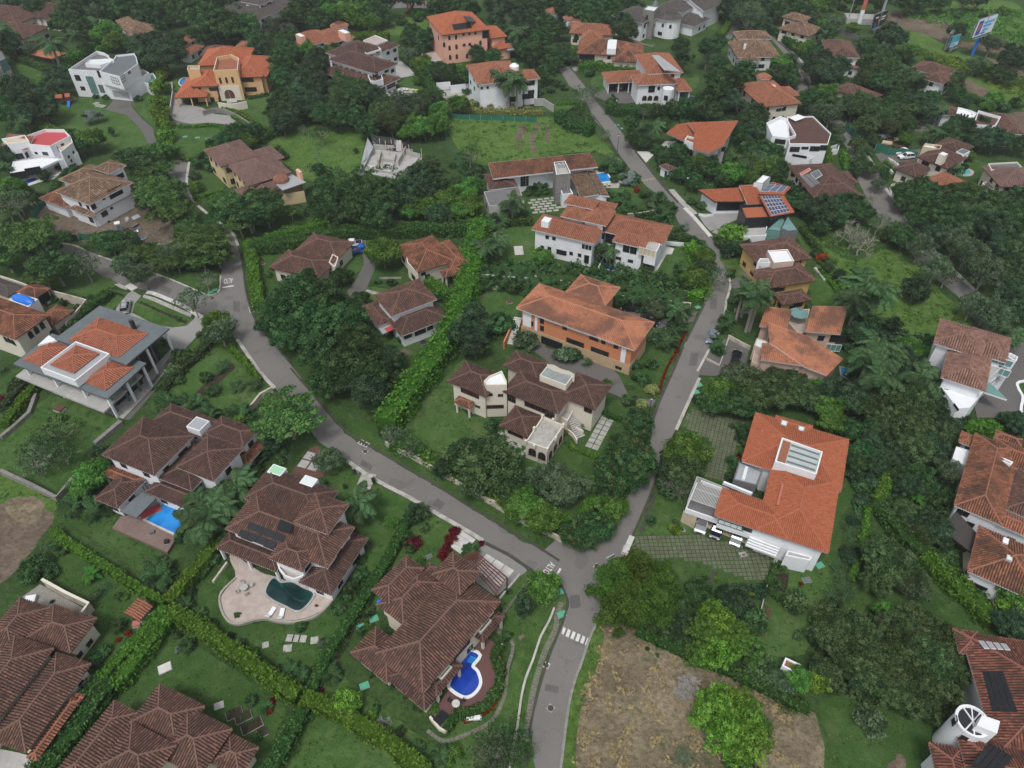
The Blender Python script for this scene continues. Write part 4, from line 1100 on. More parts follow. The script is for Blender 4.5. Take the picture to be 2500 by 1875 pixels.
def car(tile,rear,front,kind,paint,label,cat='car',name='parked_car',z=.03,rails=False,group=None):
 a,b=W(tile,.8,rear,front);c=(a+b)/2;L,Wd,body,cab=PROF[kind]
 root=empty(name,(*c,z),math.atan2(*(b-a)[::-1]));tag(root,label,cat,group)
 key=(kind,paint.name)
 hw=Wd/2
 def loft(prof,w0,w1,zlo,crown=.0):
  mb=MB();V=[];n=len(prof);zt=max(p[1]for p in prof)
  for s in(-1,1):
   for x,zz in prof:
    k=(zz-zlo)/max(.01,zt-zlo);V.append((x,s*(w0+(w1-w0)*max(0,min(1,k))),zz))
  mb.add(V,[tuple(range(n)),tuple(range(2*n-1,n-1,-1))]+[(i,(i+1)%n,n+(i+1)%n,n+i)[::-1]for i in range(n)]);return mb
 if key not in CARS:
  bm=loft(body,hw*.97,hw*.93,.45)
  cm=loft(cab,hw*.9,hw*.72,cab[0][1])
  rf=MB();pts=cab[1:4];V=[(x*(.97),s*hw*.72,zz+.025)for s in(-1,1)for x,zz in pts];rf.add(V,[(0,3,4,1),(1,4,5,2)]);V=[(x,y,zz-.05)for x,y,zz in V];rf.add(V,[(0,1,4,3),(1,2,5,4)])
  for s in(-1,1):
   for(p,q)in((cab[0],cab[1]),(cab[3],cab[4]),((cab[2][0]-.3,cab[2][1]),(cab[2][0]-.35,cab[0][1]))):
    w=lambda zz:s*(hw*.9+(hw*.72-hw*.9)*(zz-cab[0][1])/(cab[2][1]-cab[0][1])+.012)
    rf.bar((p[0],w(p[1]),p[1]),(q[0],w(q[1]),q[1]),.045,0,4)
  wm=MB();wm.bar((0,-.11,0),(0,.11,0),.34,0,14);hm=MB();hm.bar((0,-.125,0),(0,.125,0),.2,0,10)
  lm=MB();lm.box(-.06,-.2,-.08,.03,.2,.08);mm=MB();mm.box(-.1,-.1,-.07,.1,.1,.07);pm=MB();pm.box(-.02,-.25,-.06,.02,.25,.06);gm=MB();gm.box(-.05,-.45,-.1,.03,.45,.1)
  CARS[key]=[bm.mesh('body',[paint]),cm.mesh('cabin_glass',[GLASS]),rf.mesh('roof',[paint]),wm.mesh('tyre',[TYRE]),hm.mesh('rim',[RIM]),lm.mesh('headlight',[LAMP]),lm.mesh('tail_light',[TAIL]),mm.mesh('mirror',[paint]),pm.mesh('number_plate',[WHITEP]),gm.mesh('grille',[TRIM])]
 K=CARS[key]
 obj('body',K[0],root);g=obj('windows',K[1],root);obj('roof',K[2],root)
 for x in(-L*.3,L*.31):
  for s in(-1,1):
   w=obj('wheel',K[3],root);w.location=(x,s*(hw-.1),.34);obj('rim',K[4],w)
 for s in(-1,1):
  o=obj('headlight',K[5],root);o.location=(body[-2][0]-.01,s*hw*.7,body[-2][1]-.05);o=obj('tail_light',K[6],root);o.location=(body[1][0]+.03,s*hw*.78,body[1][1]-.12)
  o=obj('mirror',K[7],root);o.location=(cab[4][0]-.25,s*(hw+.02),cab[4][1]+.08)
 o=obj('number_plate',K[8],root);o.location=(body[0][0]-.01,0,.72)
 o=obj('grille',K[9],root);o.location=(body[-1][0]+.0,0,.62)
 if rails:
  mb=MB();x0,x1=cab[1][0]+.1,cab[3][0]-.1;zz=cab[2][1]+.08
  for s in(-1,1):mb.bar((x0,s*hw*.62,zz),(x1,s*hw*.62,zz),.035,0,5)
  for x in(x0+.3,x1-.35):mb.bar((x,-hw*.62,zz),(x,hw*.62,zz),.03,0,5)
  mb.build('roof_rack',[TRIM],root)
 if kind=='pickup':
  mb=MB();mb.box(-2.5,-hw*.82,1.06,-1.05,hw*.82,1.1,0);mb.build('load_bed',[TRIM],root)
 return root
def truck(tile,rear,front,label):
 a,b=W(tile,1,rear,front);c=(a+b)/2;root=empty('flatbed_truck',(*c,.03),math.atan2(*(b-a)[::-1]));tag(root,label,'truck')
 P=carpaint('truck_blue',(.02,.12,.5),.1);mb=MB()
 prof=[(1.2,.55),(1.2,1.9),(1.45,2.05),(2.35,2.05),(2.75,1.25),(2.8,.55)];n=len(prof)
 V=[(x,s*.93,z)for s in(-1,1)for x,z in prof];mb.add(V,[tuple(range(n)),tuple(range(2*n-1,n-1,-1))]+[(i,(i+1)%n,n+(i+1)%n,n+i)[::-1]for i in range(n)]);mb.build('cab',[P],root)
 g=MB();g.add([(2.4,-.8,2.0),(2.4,.8,2.0),(2.72,.8,1.35),(2.72,-.8,1.35)],[(0,3,2,1)]);
 for i in range(len(g.v)):g.v[i]=(g.v[i][0]+.03,g.v[i][1],g.v[i][2]+.02)
 for s in(-1,1):g.box(1.55,s*.94-.01,1.3,2.35,s*.94+.01,1.85)
 g.build('windscreen',[GLASS],root)
 ch=MB();ch.box(-2.8,-.4,.5,1.3,.4,.72);ch.build('chassis',[TRIM],root)
 bed=MB();bed.box(-2.8,-1,.75,1.05,1,.85);bed.build('load_bed',[BROWNF],root)
 for nm,x0,y0,x1,y1 in(('side_board',-2.8,-1.04,1.05,-1.0),('side_board',-2.8,1.0,1.05,1.04),('tail_board',-2.84,-1.0,-2.8,1.0),('head_board',1.05,-1.0,1.1,1.0)):
  s=MB();s.box(x0,y0,.76,x1,y1,1.25);s.build(nm,[P],root)
 for x in(-1.7,1.95):
  for s in(-1,1):
   w=MB();w.bar((x,s*.9-.12,.38),(x,s*.9+.12,.38),.38,0,14);wo=w.build('wheel',[TYRE],root);h=MB();h.bar((x,s*.9-.13,.38),(x,s*.9+.13,.38),.2,0,10);h.build('rim',[RIM],wo)
 for s in(-1,1):h=MB();h.box(2.78,s*.65-.15,.8,2.83,s*.65+.15,1.0);h.build('headlight',[LAMP],root)
 ld=MB();random.seed(3)
 for _ in range(10):
  x,y=random.uniform(-2.5,.7),random.uniform(-.7,.7);ld.box(x-.3,y-.25,.85,x+.35,y+.25,random.uniform(1.0,1.35))
 tag(ld.build('load',[SLAB],root));return root
def lounger(tile,a,b,label,mat=None,z=.05,group='sun loungers by a pool'):
 p,q=W(tile,.4,a,b);c=(p+q)/2;root=empty('sun_lounger',(*c,z),math.atan2(*(q-p)[::-1]));tag(root,label,'sun lounger',group);m=mat or WHITEP
 mb=MB();mb.box(-.95,-.33,.26,.35,.33,.34);mb.build('seat',[m],root)
 mb=MB();M=Matrix.Translation((.35,0,.3))@Matrix.Rotation(-R(35),4,'Y');mb.box(0,-.33,-.04,.72,.33,.04,M=M);mb.build('backrest',[m],root)
 for x in(-.85,.25):
  for s in(-1,1):l=MB();l.box(x-.03,s*.3-.03,0,x+.03,s*.3+.03,.26);l.build('leg',[m],root)
def table_set(tile,c,label,n=4,tmat=None,cmat=None,r=.55,z=.05):
 p=W(tile,.75,c)[0];root=empty('garden_table',(*p,z));tag(root,label,'table')
 mb=MB();mb.bar((0,0,.7),(0,0,.75),r,0,16);mb.build('table_top',[tmat or WSLAB],root);l=MB();l.bar((0,0,0),(0,0,.7),.09,0,8);l.bar((0,0,0),(0,0,.05),.28,0,10);l.build('leg',[tmat or WSLAB],root)
 for i in range(n):
  a=i*2*math.pi/n+.5;ch=empty('garden_chair',(p[0]+math.cos(a)*(r+.45),p[1]+math.sin(a)*(r+.45),z),a)
  tag(ch,('right hand' if math.cos(a)>0 else 'left hand')+' chair at the '+label.split(' with')[0]if abs(math.cos(a))>abs(math.sin(a))else('far' if math.sin(a)>0 else 'near')+' side chair at the '+label.split(' with')[0],'chair');ch['group']='chairs around the '+label.split(' with')[0]
  m=cmat or DARK;s=MB();s.box(-.24,-.24,.42,.24,.24,.46);s.build('seat',[m],ch);s=MB();s.box(.2,-.24,.46,.25,.24,.9);s.build('backrest',[m],ch)
  for x in(-.2,.2):
   for y in(-.2,.2):s=MB();s.box(x-.02,y-.02,0,x+.02,y+.02,.42);s.build('leg',[m],ch)
def lid(tile,c,label,mat=None,s=1.0,h=.16,rot=.4,name='utility_box',cat='utility box',group=None,aspect=1.3):
 p=W(tile,h,c)[0];root=empty(name,(*p,0),rot);tag(root,label,cat,group);b=MB();b.box(-s/2*aspect,-s/2,-.05,s/2*aspect,s/2,h*.6);b.build('base',[CONC],root)
 t=MB();t.box(-s/2*aspect*.93,-s/2*.93,h*.6,s/2*aspect*.93,s/2*.93,h);t.build('lid',[mat or GREENB],root)
def lamp_post(tile,foot,label,h=5.):
 p=W(tile,0,foot)[0];root=empty('street_lamp',(*p,0));tag(root,label,'street lamp');mb=MB();mb.bar((0,0,0),(0,0,h),.09,0,8,.06);mb.build('pole',[DARK],root)
 b=MB();b.bar((0,0,h),(0,0,h+.12),.1,0,10,.24);b.bar((0,0,h+.55),(0,0,h+.75),.3,0,10,.05);b.build('lamp_cap',[DARK],root);g=MB();g.bar((0,0,h+.12),(0,0,h+.55),.2,0,10,.24);g.build('lamp_glass',[LAMP],root)
def manhole(tile,c,r=.42):
 p=W(tile,.03,c)[0];mb=MB();mb.bar((0,0,-.1),(0,0,.0),r+.22,0,4);o=mb.build('manhole',[KERB]);o.location=(*p,.1);o.rotation_euler=(0,0,.9);tag(o,None,None,None,'structure')
 m=MB();m.bar((0,0,-.05),(0,0,.015),r,0,18);m.build('cover',[GUTTER],o)
def drain(tile,pts,n=2,label=None):
 a,b=W(tile,.05,*pts);d=b-a;L=np.hypot(*d);root=empty('storm_drain',(*((a+b)/2),0),math.atan2(d[1],d[0]));tag(root,label,'storm drain')
 mb=MB();mb.box(-L/2-.15,-.55,-.1,L/2+.15,.55,.07);mb.build('frame',[KERB],root)
 for i in range(n):
  x0=-L/2+L*i/n+.1;x1=-L/2+L*(i+1)/n-.1;g=MB();g.box(x0,-.4,.02,x1,.4,.085);g.build('grate',[DARK],root)
def pergola(tile,corners,h,mat,label,nx=4,ny=6,r=.07,parent=None):
 q=W(tile,h,*corners);c0=sum(q)/4;root=empty('pergola',(*c0,0));tag(root,label,'pergola');q=[p-c0 for p in q]
 f=lambda u,v:q[0]*(1-u)*(1-v)+q[1]*u*(1-v)+q[2]*u*v+q[3]*(1-u)*v
 for i in range(nx+1):mb=MB();mb.bar((*f(i/nx,0),h),(*f(i/nx,1),h),r,0,4);mb.build('beam',[mat],root)
 for j in range(ny+1):mb=MB();mb.bar((*f(0,j/ny),h+.1),(*f(1,j/ny),h+.1),r*.8,0,4);mb.build('rafter',[mat],root)
 for u,v in((0,0),(1,0),(1,1),(0,1)):mb=MB();mb.bar((*f(u,v),0),(*f(u,v),h),r*1.2,0,6);mb.build('post',[mat],root)
 return root
def lettering(text,tile,base,size,sx=1.,sy=1.,mat=None,z=.035,up=None,name='road_lettering'):
 a,b=W(tile,z,*base);ang=math.atan2(*(b-a)[::-1]);L=np.hypot(*(b-a))
 cu=bpy.data.curves.new(name,'FONT');cu.body=text;cu.size=1;cu.extrude=.004;cu.offset=.02;cu.materials.append(mat or WHITEP)
 o=link(bpy.data.objects.new(name,cu));bpy.context.view_layer.update();wd=o.dimensions.x or 1;k=L/wd
 z=.13;o.location=(*a,z);o.rotation_euler=(0,0,ang);o.scale=(k,size,1);tag(o,None,None,None,'structure');return o
def stripe(tile,pts,z=.036,mat=None,name='road_marking'):
 z=lay(ccw(W(tile,z,*pts)),.07)+.004;q=ccw(W(tile,z,*pts));mb=MB();mb.prism(q,z-.02,z);o=mb.build(name,[mat or WHITEP]);tag(o,None,None,None,'structure');return o
# ================================================================ GROUND, STREETS, GARDENS
V=[(-900,-250,0),(900,-250,0),(900,2600,0),(-900,2600,0)]
tag(obj('ground',mesh_np('ground',V,[(0,1,2,3)],G_WILD)),kind='structure')
patch('street','32',Q("265 1800 275 1500 300 1330 330 1180 365 1050 410 900 470 725 535 570 575 450 590 380 570 300 530 235 350 140 265 95 650 -230 1010 -150 960 0 860 250 835 460 800 560 745 690 700 830 650 960 605 1130 575 1330 550 1500 530 1800"),ROAD,.03)
patch('street','21',Q("120 20 240 -100 350 20 460 140 590 290 690 410 790 505 1000 625 1250 770 1500 920 1750 1080 2010 1230 2260 1390 2480 1560 2300 1640 2170 1520 2070 1455 1900 1365 1700 1240 1440 1090 1270 990 1000 850 780 705 570 570 450 420 330 270"),ROAD,.036)
patch('street','10',Q("2230 1560 2120 1560 2000 1430 1830 1200 1730 1105 1600 1020 1450 940 1300 885 1130 820 880 755 740 690 600 620 380 520 100 420 -250 300 -250 180 60 330 420 455 560 465 720 530 860 580 1150 672 1300 722 1500 808 1600 848 1650 845 1690 810 1700 720 1720 610 1740 500 1740 380 1680 260 1560 210 1400 60 1310 -60 1280 -180 1440 -190 1455 -90 1440 0 1480 110 1570 200 1660 270 1790 370 1835 470 1855 570 1880 720 1900 850 1940 985 2000 1100 2110 1230 2330 1500"),ROAD,.042)
patch('street','22',Q("830 1460 900 1300 1000 1050 1110 900 1200 700 1235 520 1240 400 1290 250 1380 50 1400 0 1610 0 1600 60 1500 290 1420 470 1330 640 1285 770 1250 900 1180 1080 1090 1290 1050 1430 950 1560"),ROAD,.048)
patch('street','12',Q("1370 1470 1420 1370 1500 1210 1580 1050 1640 920 1660 800 1700 690 1720 600 1700 530 1640 450 1570 410 1500 370 1440 290 1400 200 1330 120 1190 10 1050 -140 960 -260 880 -400 790 -500 740 -620 700 -700 600 -760 540 -860 520 -890 600 -910 690 -800 740 -740 820 -640 900 -540 1000 -420 1110 -260 1200 -150 1300 -20 1430 120 1490 180 1570 260 1650 350 1740 480 1790 570 1825 680 1840 790 1810 900 1785 1080 1700 1240 1620 1400 1590 1470"),ROAD,.054)
patch('lane','03',Q("-60 130 60 180 180 240 310 285 380 345 460 425 520 530 560 620 590 740 800 930 930 1060 990 1180 1060 1290 1150 1460 1290 1640 1340 1720 1130 1720 1060 1640 960 1450 900 1330 840 1130 740 960 560 870 480 800 440 720 450 600 410 470 340 390 260 300 100 250 -60 200"),ROAD,.03)
patch('lane','13',Q("1100 60 1280 60 1340 260 1440 440 1560 560 1700 690 1890 870 2010 990 2150 1160 2400 1500 2400 1700 2250 1500 2100 1290 1830 1050 1700 860 1560 750 1400 620 1280 440 1180 240"),ROAD,.036)
patch('lane','02',Q("1760 270 1800 220 1820 160 1850 140 1930 165 1900 220 1860 310"),ROAD,.03);patch('lane','02',Q("1090 320 1110 285 1260 340 1240 365"),ROAD,.03)
patch('car_park','03',Q("1060 1190 1130 1170 1420 1150 1390 1240 1240 1250 1290 1310 1190 1330 1110 1250"),DDRIVE,.05);patch('car_park','03',Q("1370 1010 1420 910 1640 930 1640 960 1500 985 1470 1030"),DDRIVE,.05);patch('driveway','03',Q("1170 1450 1190 1420 1260 1400 1230 1480 1230 1560 1200 1540"),CONC,.05)
P_=plain('road_paint',(.58,.58,.57),.8,.16,2.5,dirt=(.24,.23,.22,.6),dscale=1.1)
for i in range(6):
 x,y=545+i*37.5,598+i*16.5
 stripe('32',[(x-12+(6 if i==0 else 0),y+26),(x+12,y+38-(6 if i==0 else 0)),(x+30,y-18),(x+8,y-28)],.046,P_,'crossing_stripe')
stripe('32',Q("490 178 508 185 540 122 525 115"),.058,P_,'stop_line');stripe('10',Q("1715 792 1718 800 1805 786 1803 777"),.058,P_,'stop_line');stripe('22',Q("885 1458 945 1428 946 1432 886 1463"),.06,P_)
lettering('ALTO','32',Q("455 68 392 148"),1.5,mat=P_,z=.06);lettering('ALTO','10',Q("1798 724 1730 732"),2.9,mat=P_,z=.06)
stripe('02',Q("1150 1392 1160 1398 1265 1380 1262 1372"),.06,plain('ochre_paint',(.32,.24,.13),.8,.2,2),'speed_hump')
for t,c in(('32',(456,1198)),('21',(922,640)),('10',(1810,1083)),('22',(812,1525))):manhole(t,c)
drain('21',Q("880 562 940 592"),3,'storm drain with three dark grates at the verge bend');drain('10',Q("1935 945 1948 985"),2,'two grate storm drain beside the hedge at the street fork');drain('22',Q("1045 1375 1025 1430"),2,'storm drain with two grates where the two streets meet');drain('32',Q("412 880 425 850"),1,'single drain below the zebra crossing')
kerb('21',Q("345 -5 470 140 600 295 690 400 800 500 1000 622 1250 766 1500 915 1750 1075 2010 1226 2250 1370 2420 1480"),.38,.1,GUTTER,'gutter')
kerb('21',Q("780 708 1000 856 1270 996 1440 1096 1700 1246 1830 1325"),.7,.14,KERB);kerb('21',Q("1850 1345 2020 1430 2140 1510 2212 1560"),.5,.14,GUTTER)
kerb('32',Q("265 1700 300 1330 365 1050 410 900 470 725 535 570 575 450 592 380 560 290 520 240"),.3,.12,GUTTER);kerb('32',Q("530 1700 575 1330 605 1130 650 960 700 830 745 690 800 560 838 460"),.35,.1,plain('worn_edge',(.22,.215,.2),.9,.25,1.5))
kerb('10',Q("1130 830 1200 845 1400 930 1500 990 1600 1045"),1.,.15,WSLAB,'kerb');kerb('10',Q("980 775 1010 790 1040 808"),1.6,.12,WSLAB);kerb('10',Q("420 450 560 465 660 510"),.5,.12,KERB);kerb('10',Q("760 548 860 582 1150 674 1300 724 1500 810 1600 850 1650 848 1692 812 1702 700"),.35,.12,KERB);kerb('10',Q("1460 -180 1440 -10 1480 110 1570 200 1660 270 1790 370 1835 470"),.7,.14,KERB)
kerb('10',Q("1856 480 1882 720 1902 850 1942 985 2002 1100 2120 1240 2240 1370"),.35,.12,GUTTER);kerb('10',Q("1830 1195 2000 1440 2120 1570"),.7,.12,KERB)
kerb('22',Q("1605 70 1500 300 1425 470"),.6,.12,KERB);kerb('22',Q("1340 600 1250 900 1180 1080 1085 1295"),.35,.1,GUTTER);kerb('22',Q("1085 1290 1030 1420"),.9,.14,WSLAB);kerb('22',Q("1245 400 1295 250 1385 50 1480 -170"),.5,.1,GUTTER)
kerb('12',Q("1590 1440 1700 1235 1785 1080 1812 900 1842 790 1828 680"),.5,.12,KERB);kerb('12',Q("1500 1210 1580 1050 1645 920"),.35,.12,GUTTER);kerb('12',Q("1490 180 1570 262 1690 400"),1.1,.14,WSLAB);kerb('02',Q("1110 1165 1200 1275 1300 1405 1440 1560"),.6,.12,GUTTER);kerb('02',Q("610 520 700 630 820 785 900 885 1000 1005 1110 1160"),.5,.12,GUTTER);kerb('02',Q("780 880 880 1020 960 1160 1040 1270"),.4,.1,GUTTER)
kerb('02',Q("1385 1460 1460 1545 1570 1650"),1.6,.1,SLAB,'pavement');kerb('03',Q("310 285 460 425 540 560 590 740"),.8,.15,KERB);kerb('03',Q("980 1160 1060 1290 1150 1460 1300 1640"),.9,.15,KERB);kerb('13',Q("1280 190 1340 280 1560 560 1700 690 1900 880 2060 1050"),.9,.15,KERB);kerb('03',Q("300 300 440 440 490 540 560 690"),.4,.1,GUTTER)
A=lawn
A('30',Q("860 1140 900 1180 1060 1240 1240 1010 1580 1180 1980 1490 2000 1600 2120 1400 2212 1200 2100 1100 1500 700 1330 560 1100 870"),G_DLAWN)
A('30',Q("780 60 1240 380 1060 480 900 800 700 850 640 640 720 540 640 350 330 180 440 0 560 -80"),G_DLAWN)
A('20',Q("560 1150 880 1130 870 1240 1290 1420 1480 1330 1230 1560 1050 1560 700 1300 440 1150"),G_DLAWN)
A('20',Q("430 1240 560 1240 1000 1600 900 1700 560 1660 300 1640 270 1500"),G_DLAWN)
A('20',Q("0 560 200 350 300 260 430 210 690 300 800 330 930 385 720 580 540 860 440 940 240 850 0 780"),G_LAWN);A('20',Q("-60 160 40 60 160 0 260 60 300 200 190 350 -60 520"),G_DLAWN)
A('20',Q("0 790 220 880 430 1000 430 1130 300 1330 60 1600 -80 1650 -80 820"),G_FIELD,sm=3)
patch('earth','20',Q("-60 1100 120 1030 300 1060 400 1180 290 1340 120 1560 -60 1640"),G_EARTH,.03,3);patch('earth','20',Q("60 1010 330 1010 300 1150 230 1200 100 1150"),G_DRY,.034,3)
A('10',Q("1400 1290 1600 1060 1740 1230 2010 1510 2090 1560 2000 1900 1900 2000 1560 1860 1180 1760 1200 1600"),G_LAWN);A('10',Q("1760 1250 1840 1260 2030 1490 2080 1560 2050 1590 1980 1560"),G_DLAWN,.026);patch('earth','10',Q("1500 1620 1730 1420 1800 1390 1790 1440 1660 1560 1560 1640"),G_MULCH,.03,3)
A('10',Q("770 700 870 740 920 775 840 810 980 830 985 850 900 950 830 970 700 880 640 860 420 800 250 720 220 640 500 560 640 620"),G_LAWN);A('10',Q("1085 875 1180 890 1495 1040 1440 1090 1330 1108 1200 1085 1020 985 1030 930"),G_LAWN,.06);A('10',Q("1190 650 1500 690 1680 660 1695 790 1640 842 1560 830 1300 715"),G_DLAWN);patch('flower_bed','10',Q("1090 905 1450 1060 1430 1078 1075 915"),G_MULCH,.075);patch('flower_bed','10',Q("845 815 960 850 950 870 840 830"),G_MULCH,.06)
A('00',Q("430 800 560 740 730 760 820 840 960 880 1080 960 1140 1060 1145 1150 990 1190 830 1140 760 1040 560 1000 400 940"));A('00',Q("1010 790 1080 690 1220 640 1270 760 1210 960 1140 930"));A('00',Q("1370 980 1620 960 1720 1010 1700 1060 1640 1110 1440 1220 1380 1190 1350 1050"));A('00',Q("1940 760 2080 660 2230 700 2200 900 2060 980 1960 900 1860 840"));A('00',Q("-20 580 90 455 380 545 170 690 30 660"));A('00',Q("1460 1340 1640 1320 1740 1440 1560 1560 1480 1470"),G_DLAWN);A('00',Q("630 20 720 -30 770 20 690 40"));A('00',Q("1180 0 1400 0 1360 100 1240 90"));A('00',Q("1340 590 1450 570 1470 640 1340 700"))
A('01',Q("1080 260 1120 90 1430 170 1440 240 1300 260"),G_FIELD);A('01',Q("1580 900 1900 900 2200 930 2300 900 2560 940 2670 1010 2860 1200 2940 1290 2700 1170 2270 1210 1880 1280 1700 1200 1600 1090 1560 1000"),G_FIELD);A('01',Q("170 1090 440 960 900 1000 940 1080 880 1330 540 1400 300 1260"),G_FIELD);A('01',Q("0 760 180 740 300 760 260 920 120 980 0 860"));A('01',Q("600 460 660 440 690 540 640 540"));A('01',Q("1180 620 1330 590 1350 690 1190 670"))
patch('earth','02',Q("180 1060 210 990 260 960 280 1000 235 1060 225 1150"),G_EARTH,.028,3);patch('earth','02',Q("290 1060 350 950 380 960 330 1060 350 1170 310 1160"),G_EARTH,.028,3);patch('earth','02',Q("410 960 440 960 450 1080 420 1090"),G_EARTH,.028,3)
A('11',Q("2000 350 2212 320 2212 600 1940 610 1990 420"));A('12',Q("-60 350 100 330 320 340 340 500 310 600 30 610 -40 480"));A('12',Q("1340 530 1400 490 1540 470 1530 650 1300 720 1270 680"));A('12',Q("890 1450 1000 1420 1240 1130 1500 1090 1560 1080 1480 1240 1380 1430 1290 1620 1100 1560"),G_DLAWN)
A('11',Q("1800 880 1860 800 2060 820 2200 880 2100 960 2080 1050 1900 1010"));A('12',Q("-100 810 230 830 300 830 200 950 140 1060 -60 1010"))
A('11',Q("60 560 330 500 240 700 200 850 110 800"),G_DLAWN);A('11',Q("760 560 840 550 905 590 870 680 760 690"),G_LAWN);A('11',Q("970 700 1020 660 1240 680 1240 760 1000 780"),G_DLAWN);A('11',Q("830 900 930 790 1130 830 1000 900 900 960"),G_LAWN);A('11',Q("1110 1200 1420 1130 1400 1250 1260 1330 1150 1290"),G_LAWN);patch('earth','11',Q("1190 1280 1250 1265 1270 1300 1210 1320"),G_EARTH,.03,3)
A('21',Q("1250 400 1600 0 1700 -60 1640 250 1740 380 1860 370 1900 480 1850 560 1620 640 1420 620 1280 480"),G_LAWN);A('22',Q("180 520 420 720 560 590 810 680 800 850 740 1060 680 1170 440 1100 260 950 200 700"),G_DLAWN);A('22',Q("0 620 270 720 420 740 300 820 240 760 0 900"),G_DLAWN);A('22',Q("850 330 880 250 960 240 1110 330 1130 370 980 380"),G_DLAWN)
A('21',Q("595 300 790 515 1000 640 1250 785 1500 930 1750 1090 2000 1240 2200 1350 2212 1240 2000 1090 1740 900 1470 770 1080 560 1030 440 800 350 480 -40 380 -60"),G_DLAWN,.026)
A('21',Q("590 850 800 760 1000 880 1280 1010 1700 1260 1690 1400 1480 1600 1330 1470 1140 1700 960 1900 950 1650 920 1330 840 1230 720 1000"),G_LAWN)
A('31',Q("840 0 1100 -170 1500 -100 1480 80 1300 120 1240 20 1010 230 700 800 720 940 1370 1420 1530 1430 1650 1300 1900 1200 2030 960 2070 730 1960 640 1900 560 2000 480 1970 380 2110 160 2212 130 2400 200 2480 380 2430 560 2330 800 2270 1000 2200 1300 2160 1800 1250 1700 1000 1420 860 1230 620 1100 560 1000 680 640 790 480 900 330 960 150"),G_LAWN)
A('31',Q("0 600 60 540 330 570 640 400 800 500 640 720 540 860 450 900 300 820 0 740 -200 600 -300 420 -140 300 -70 420"),G_DLAWN);A('30',Q("1500 330 1740 120 1800 380 1790 500 1900 570 2212 580 2212 900 1900 700 1620 520"),G_DLAWN,.026)
A('31',Q("300 1659 480 1300 560 1260 800 1330 1250 1640 1400 1800 260 1800"),G_LAWN)
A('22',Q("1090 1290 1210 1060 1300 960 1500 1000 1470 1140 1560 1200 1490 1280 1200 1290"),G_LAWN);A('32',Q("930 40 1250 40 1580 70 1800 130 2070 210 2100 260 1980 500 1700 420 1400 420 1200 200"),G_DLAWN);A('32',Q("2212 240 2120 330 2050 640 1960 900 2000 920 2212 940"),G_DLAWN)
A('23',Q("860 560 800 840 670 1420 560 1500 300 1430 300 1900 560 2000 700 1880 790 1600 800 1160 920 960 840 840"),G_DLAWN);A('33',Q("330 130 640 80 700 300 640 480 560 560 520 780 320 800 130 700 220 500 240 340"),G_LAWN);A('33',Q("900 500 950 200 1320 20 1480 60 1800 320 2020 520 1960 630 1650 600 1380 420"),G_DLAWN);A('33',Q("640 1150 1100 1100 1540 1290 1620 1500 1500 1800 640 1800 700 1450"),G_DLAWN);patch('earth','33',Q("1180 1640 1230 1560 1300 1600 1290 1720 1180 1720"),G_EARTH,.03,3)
A('13',Q("480 300 700 500 900 590 1160 500 1280 540 1500 690 1560 820 1820 1070 1560 1190 1270 1140 1260 1040 1000 1010 840 880 780 820 660 700 560 540"),G_FIELD);A('13',Q("560 720 640 720 780 850 780 920 640 950 560 880"));A('13',Q("450 380 520 370 600 530 540 530"));A('12',Q("1760 560 1900 580 1990 740 1860 730"));A('13',Q("0 470 40 620 70 730 0 740"))
A('03',Q("1240 230 1420 250 1640 370 1900 480 2000 600 2212 700 2212 780 2000 680 1760 570 1560 420 1320 330"),G_FIELD);A('03',Q("1780 590 2000 650 2212 730 2212 860 1990 740 1800 650"),G_FIELD,.024);A('03',Q("1600 720 1720 730 1900 790 1880 820 1700 760"));patch('earth','03',Q("1740 640 1780 610 1970 720 1930 760 1760 690"),G_EARTH,.03,2);patch('earth','03',Q("1140 100 1400 110 1660 170 1700 220 1620 260 1780 330 2000 300 2212 330 2212 420 1920 400 1660 340 1400 250 1200 200"),G_EARTH,.026,3);patch('earth','03',Q("1900 430 2000 500 2212 610 2212 560 2040 480"),G_EARTH,.03,2);patch('earth','03',Q("2060 900 2212 860 2212 1010 2140 990"),G_EARTH,.03,2);A('03',Q("1450 40 1700 10 2100 10 2230 120 2230 260 1950 200 1700 170 1480 120"),G_FIELD);A('03',Q("600 -20 760 0 900 60 1080 110 1000 150 760 90"),G_FIELD)
A('03',Q("1780 1240 1920 1260 1920 1320 1800 1320"));A('02',Q("1480 570 1580 570 1600 640 1540 690 1490 640"));A('02',Q("770 600 870 590 900 690 800 700"));A('02',Q("1660 210 1700 150 1760 140 1740 230"));A('02',Q("490 790 640 800 650 830 500 840"));A('02',Q("370 820 500 815 520 850 400 860"));A('02',Q("890 1440 1100 1460 1170 1530 1100 1590 930 1560"));A('02',Q("1780 1230 1870 1110 1960 1130 1960 1270 1840 1290"));A('02',Q("1100 285 1240 330 1220 350 1100 300"))
patch('dry_lot','32',Q("835 520 900 505 1100 580 1400 700 1560 790 1950 950 2212 1070 2500 1240 2570 1500 2560 1800 540 1800 560 1500 600 1250 650 1000 720 830"),G_DRY,.024)
patch('verge','32',Q("825 520 870 640 840 800 780 960 720 1080 680 1250 650 1460 660 1800 545 1800 580 1330 612 1130 655 965 705 835 752 690 806 560"),G_FIELD,.03)
patch('building_plot','10',Q("200 330 260 190 480 150 700 300 920 100 1100 60 1230 180 1350 330 1370 470 1250 520 1130 480 900 380 680 450 450 400"),G_EARTH,.024,3)
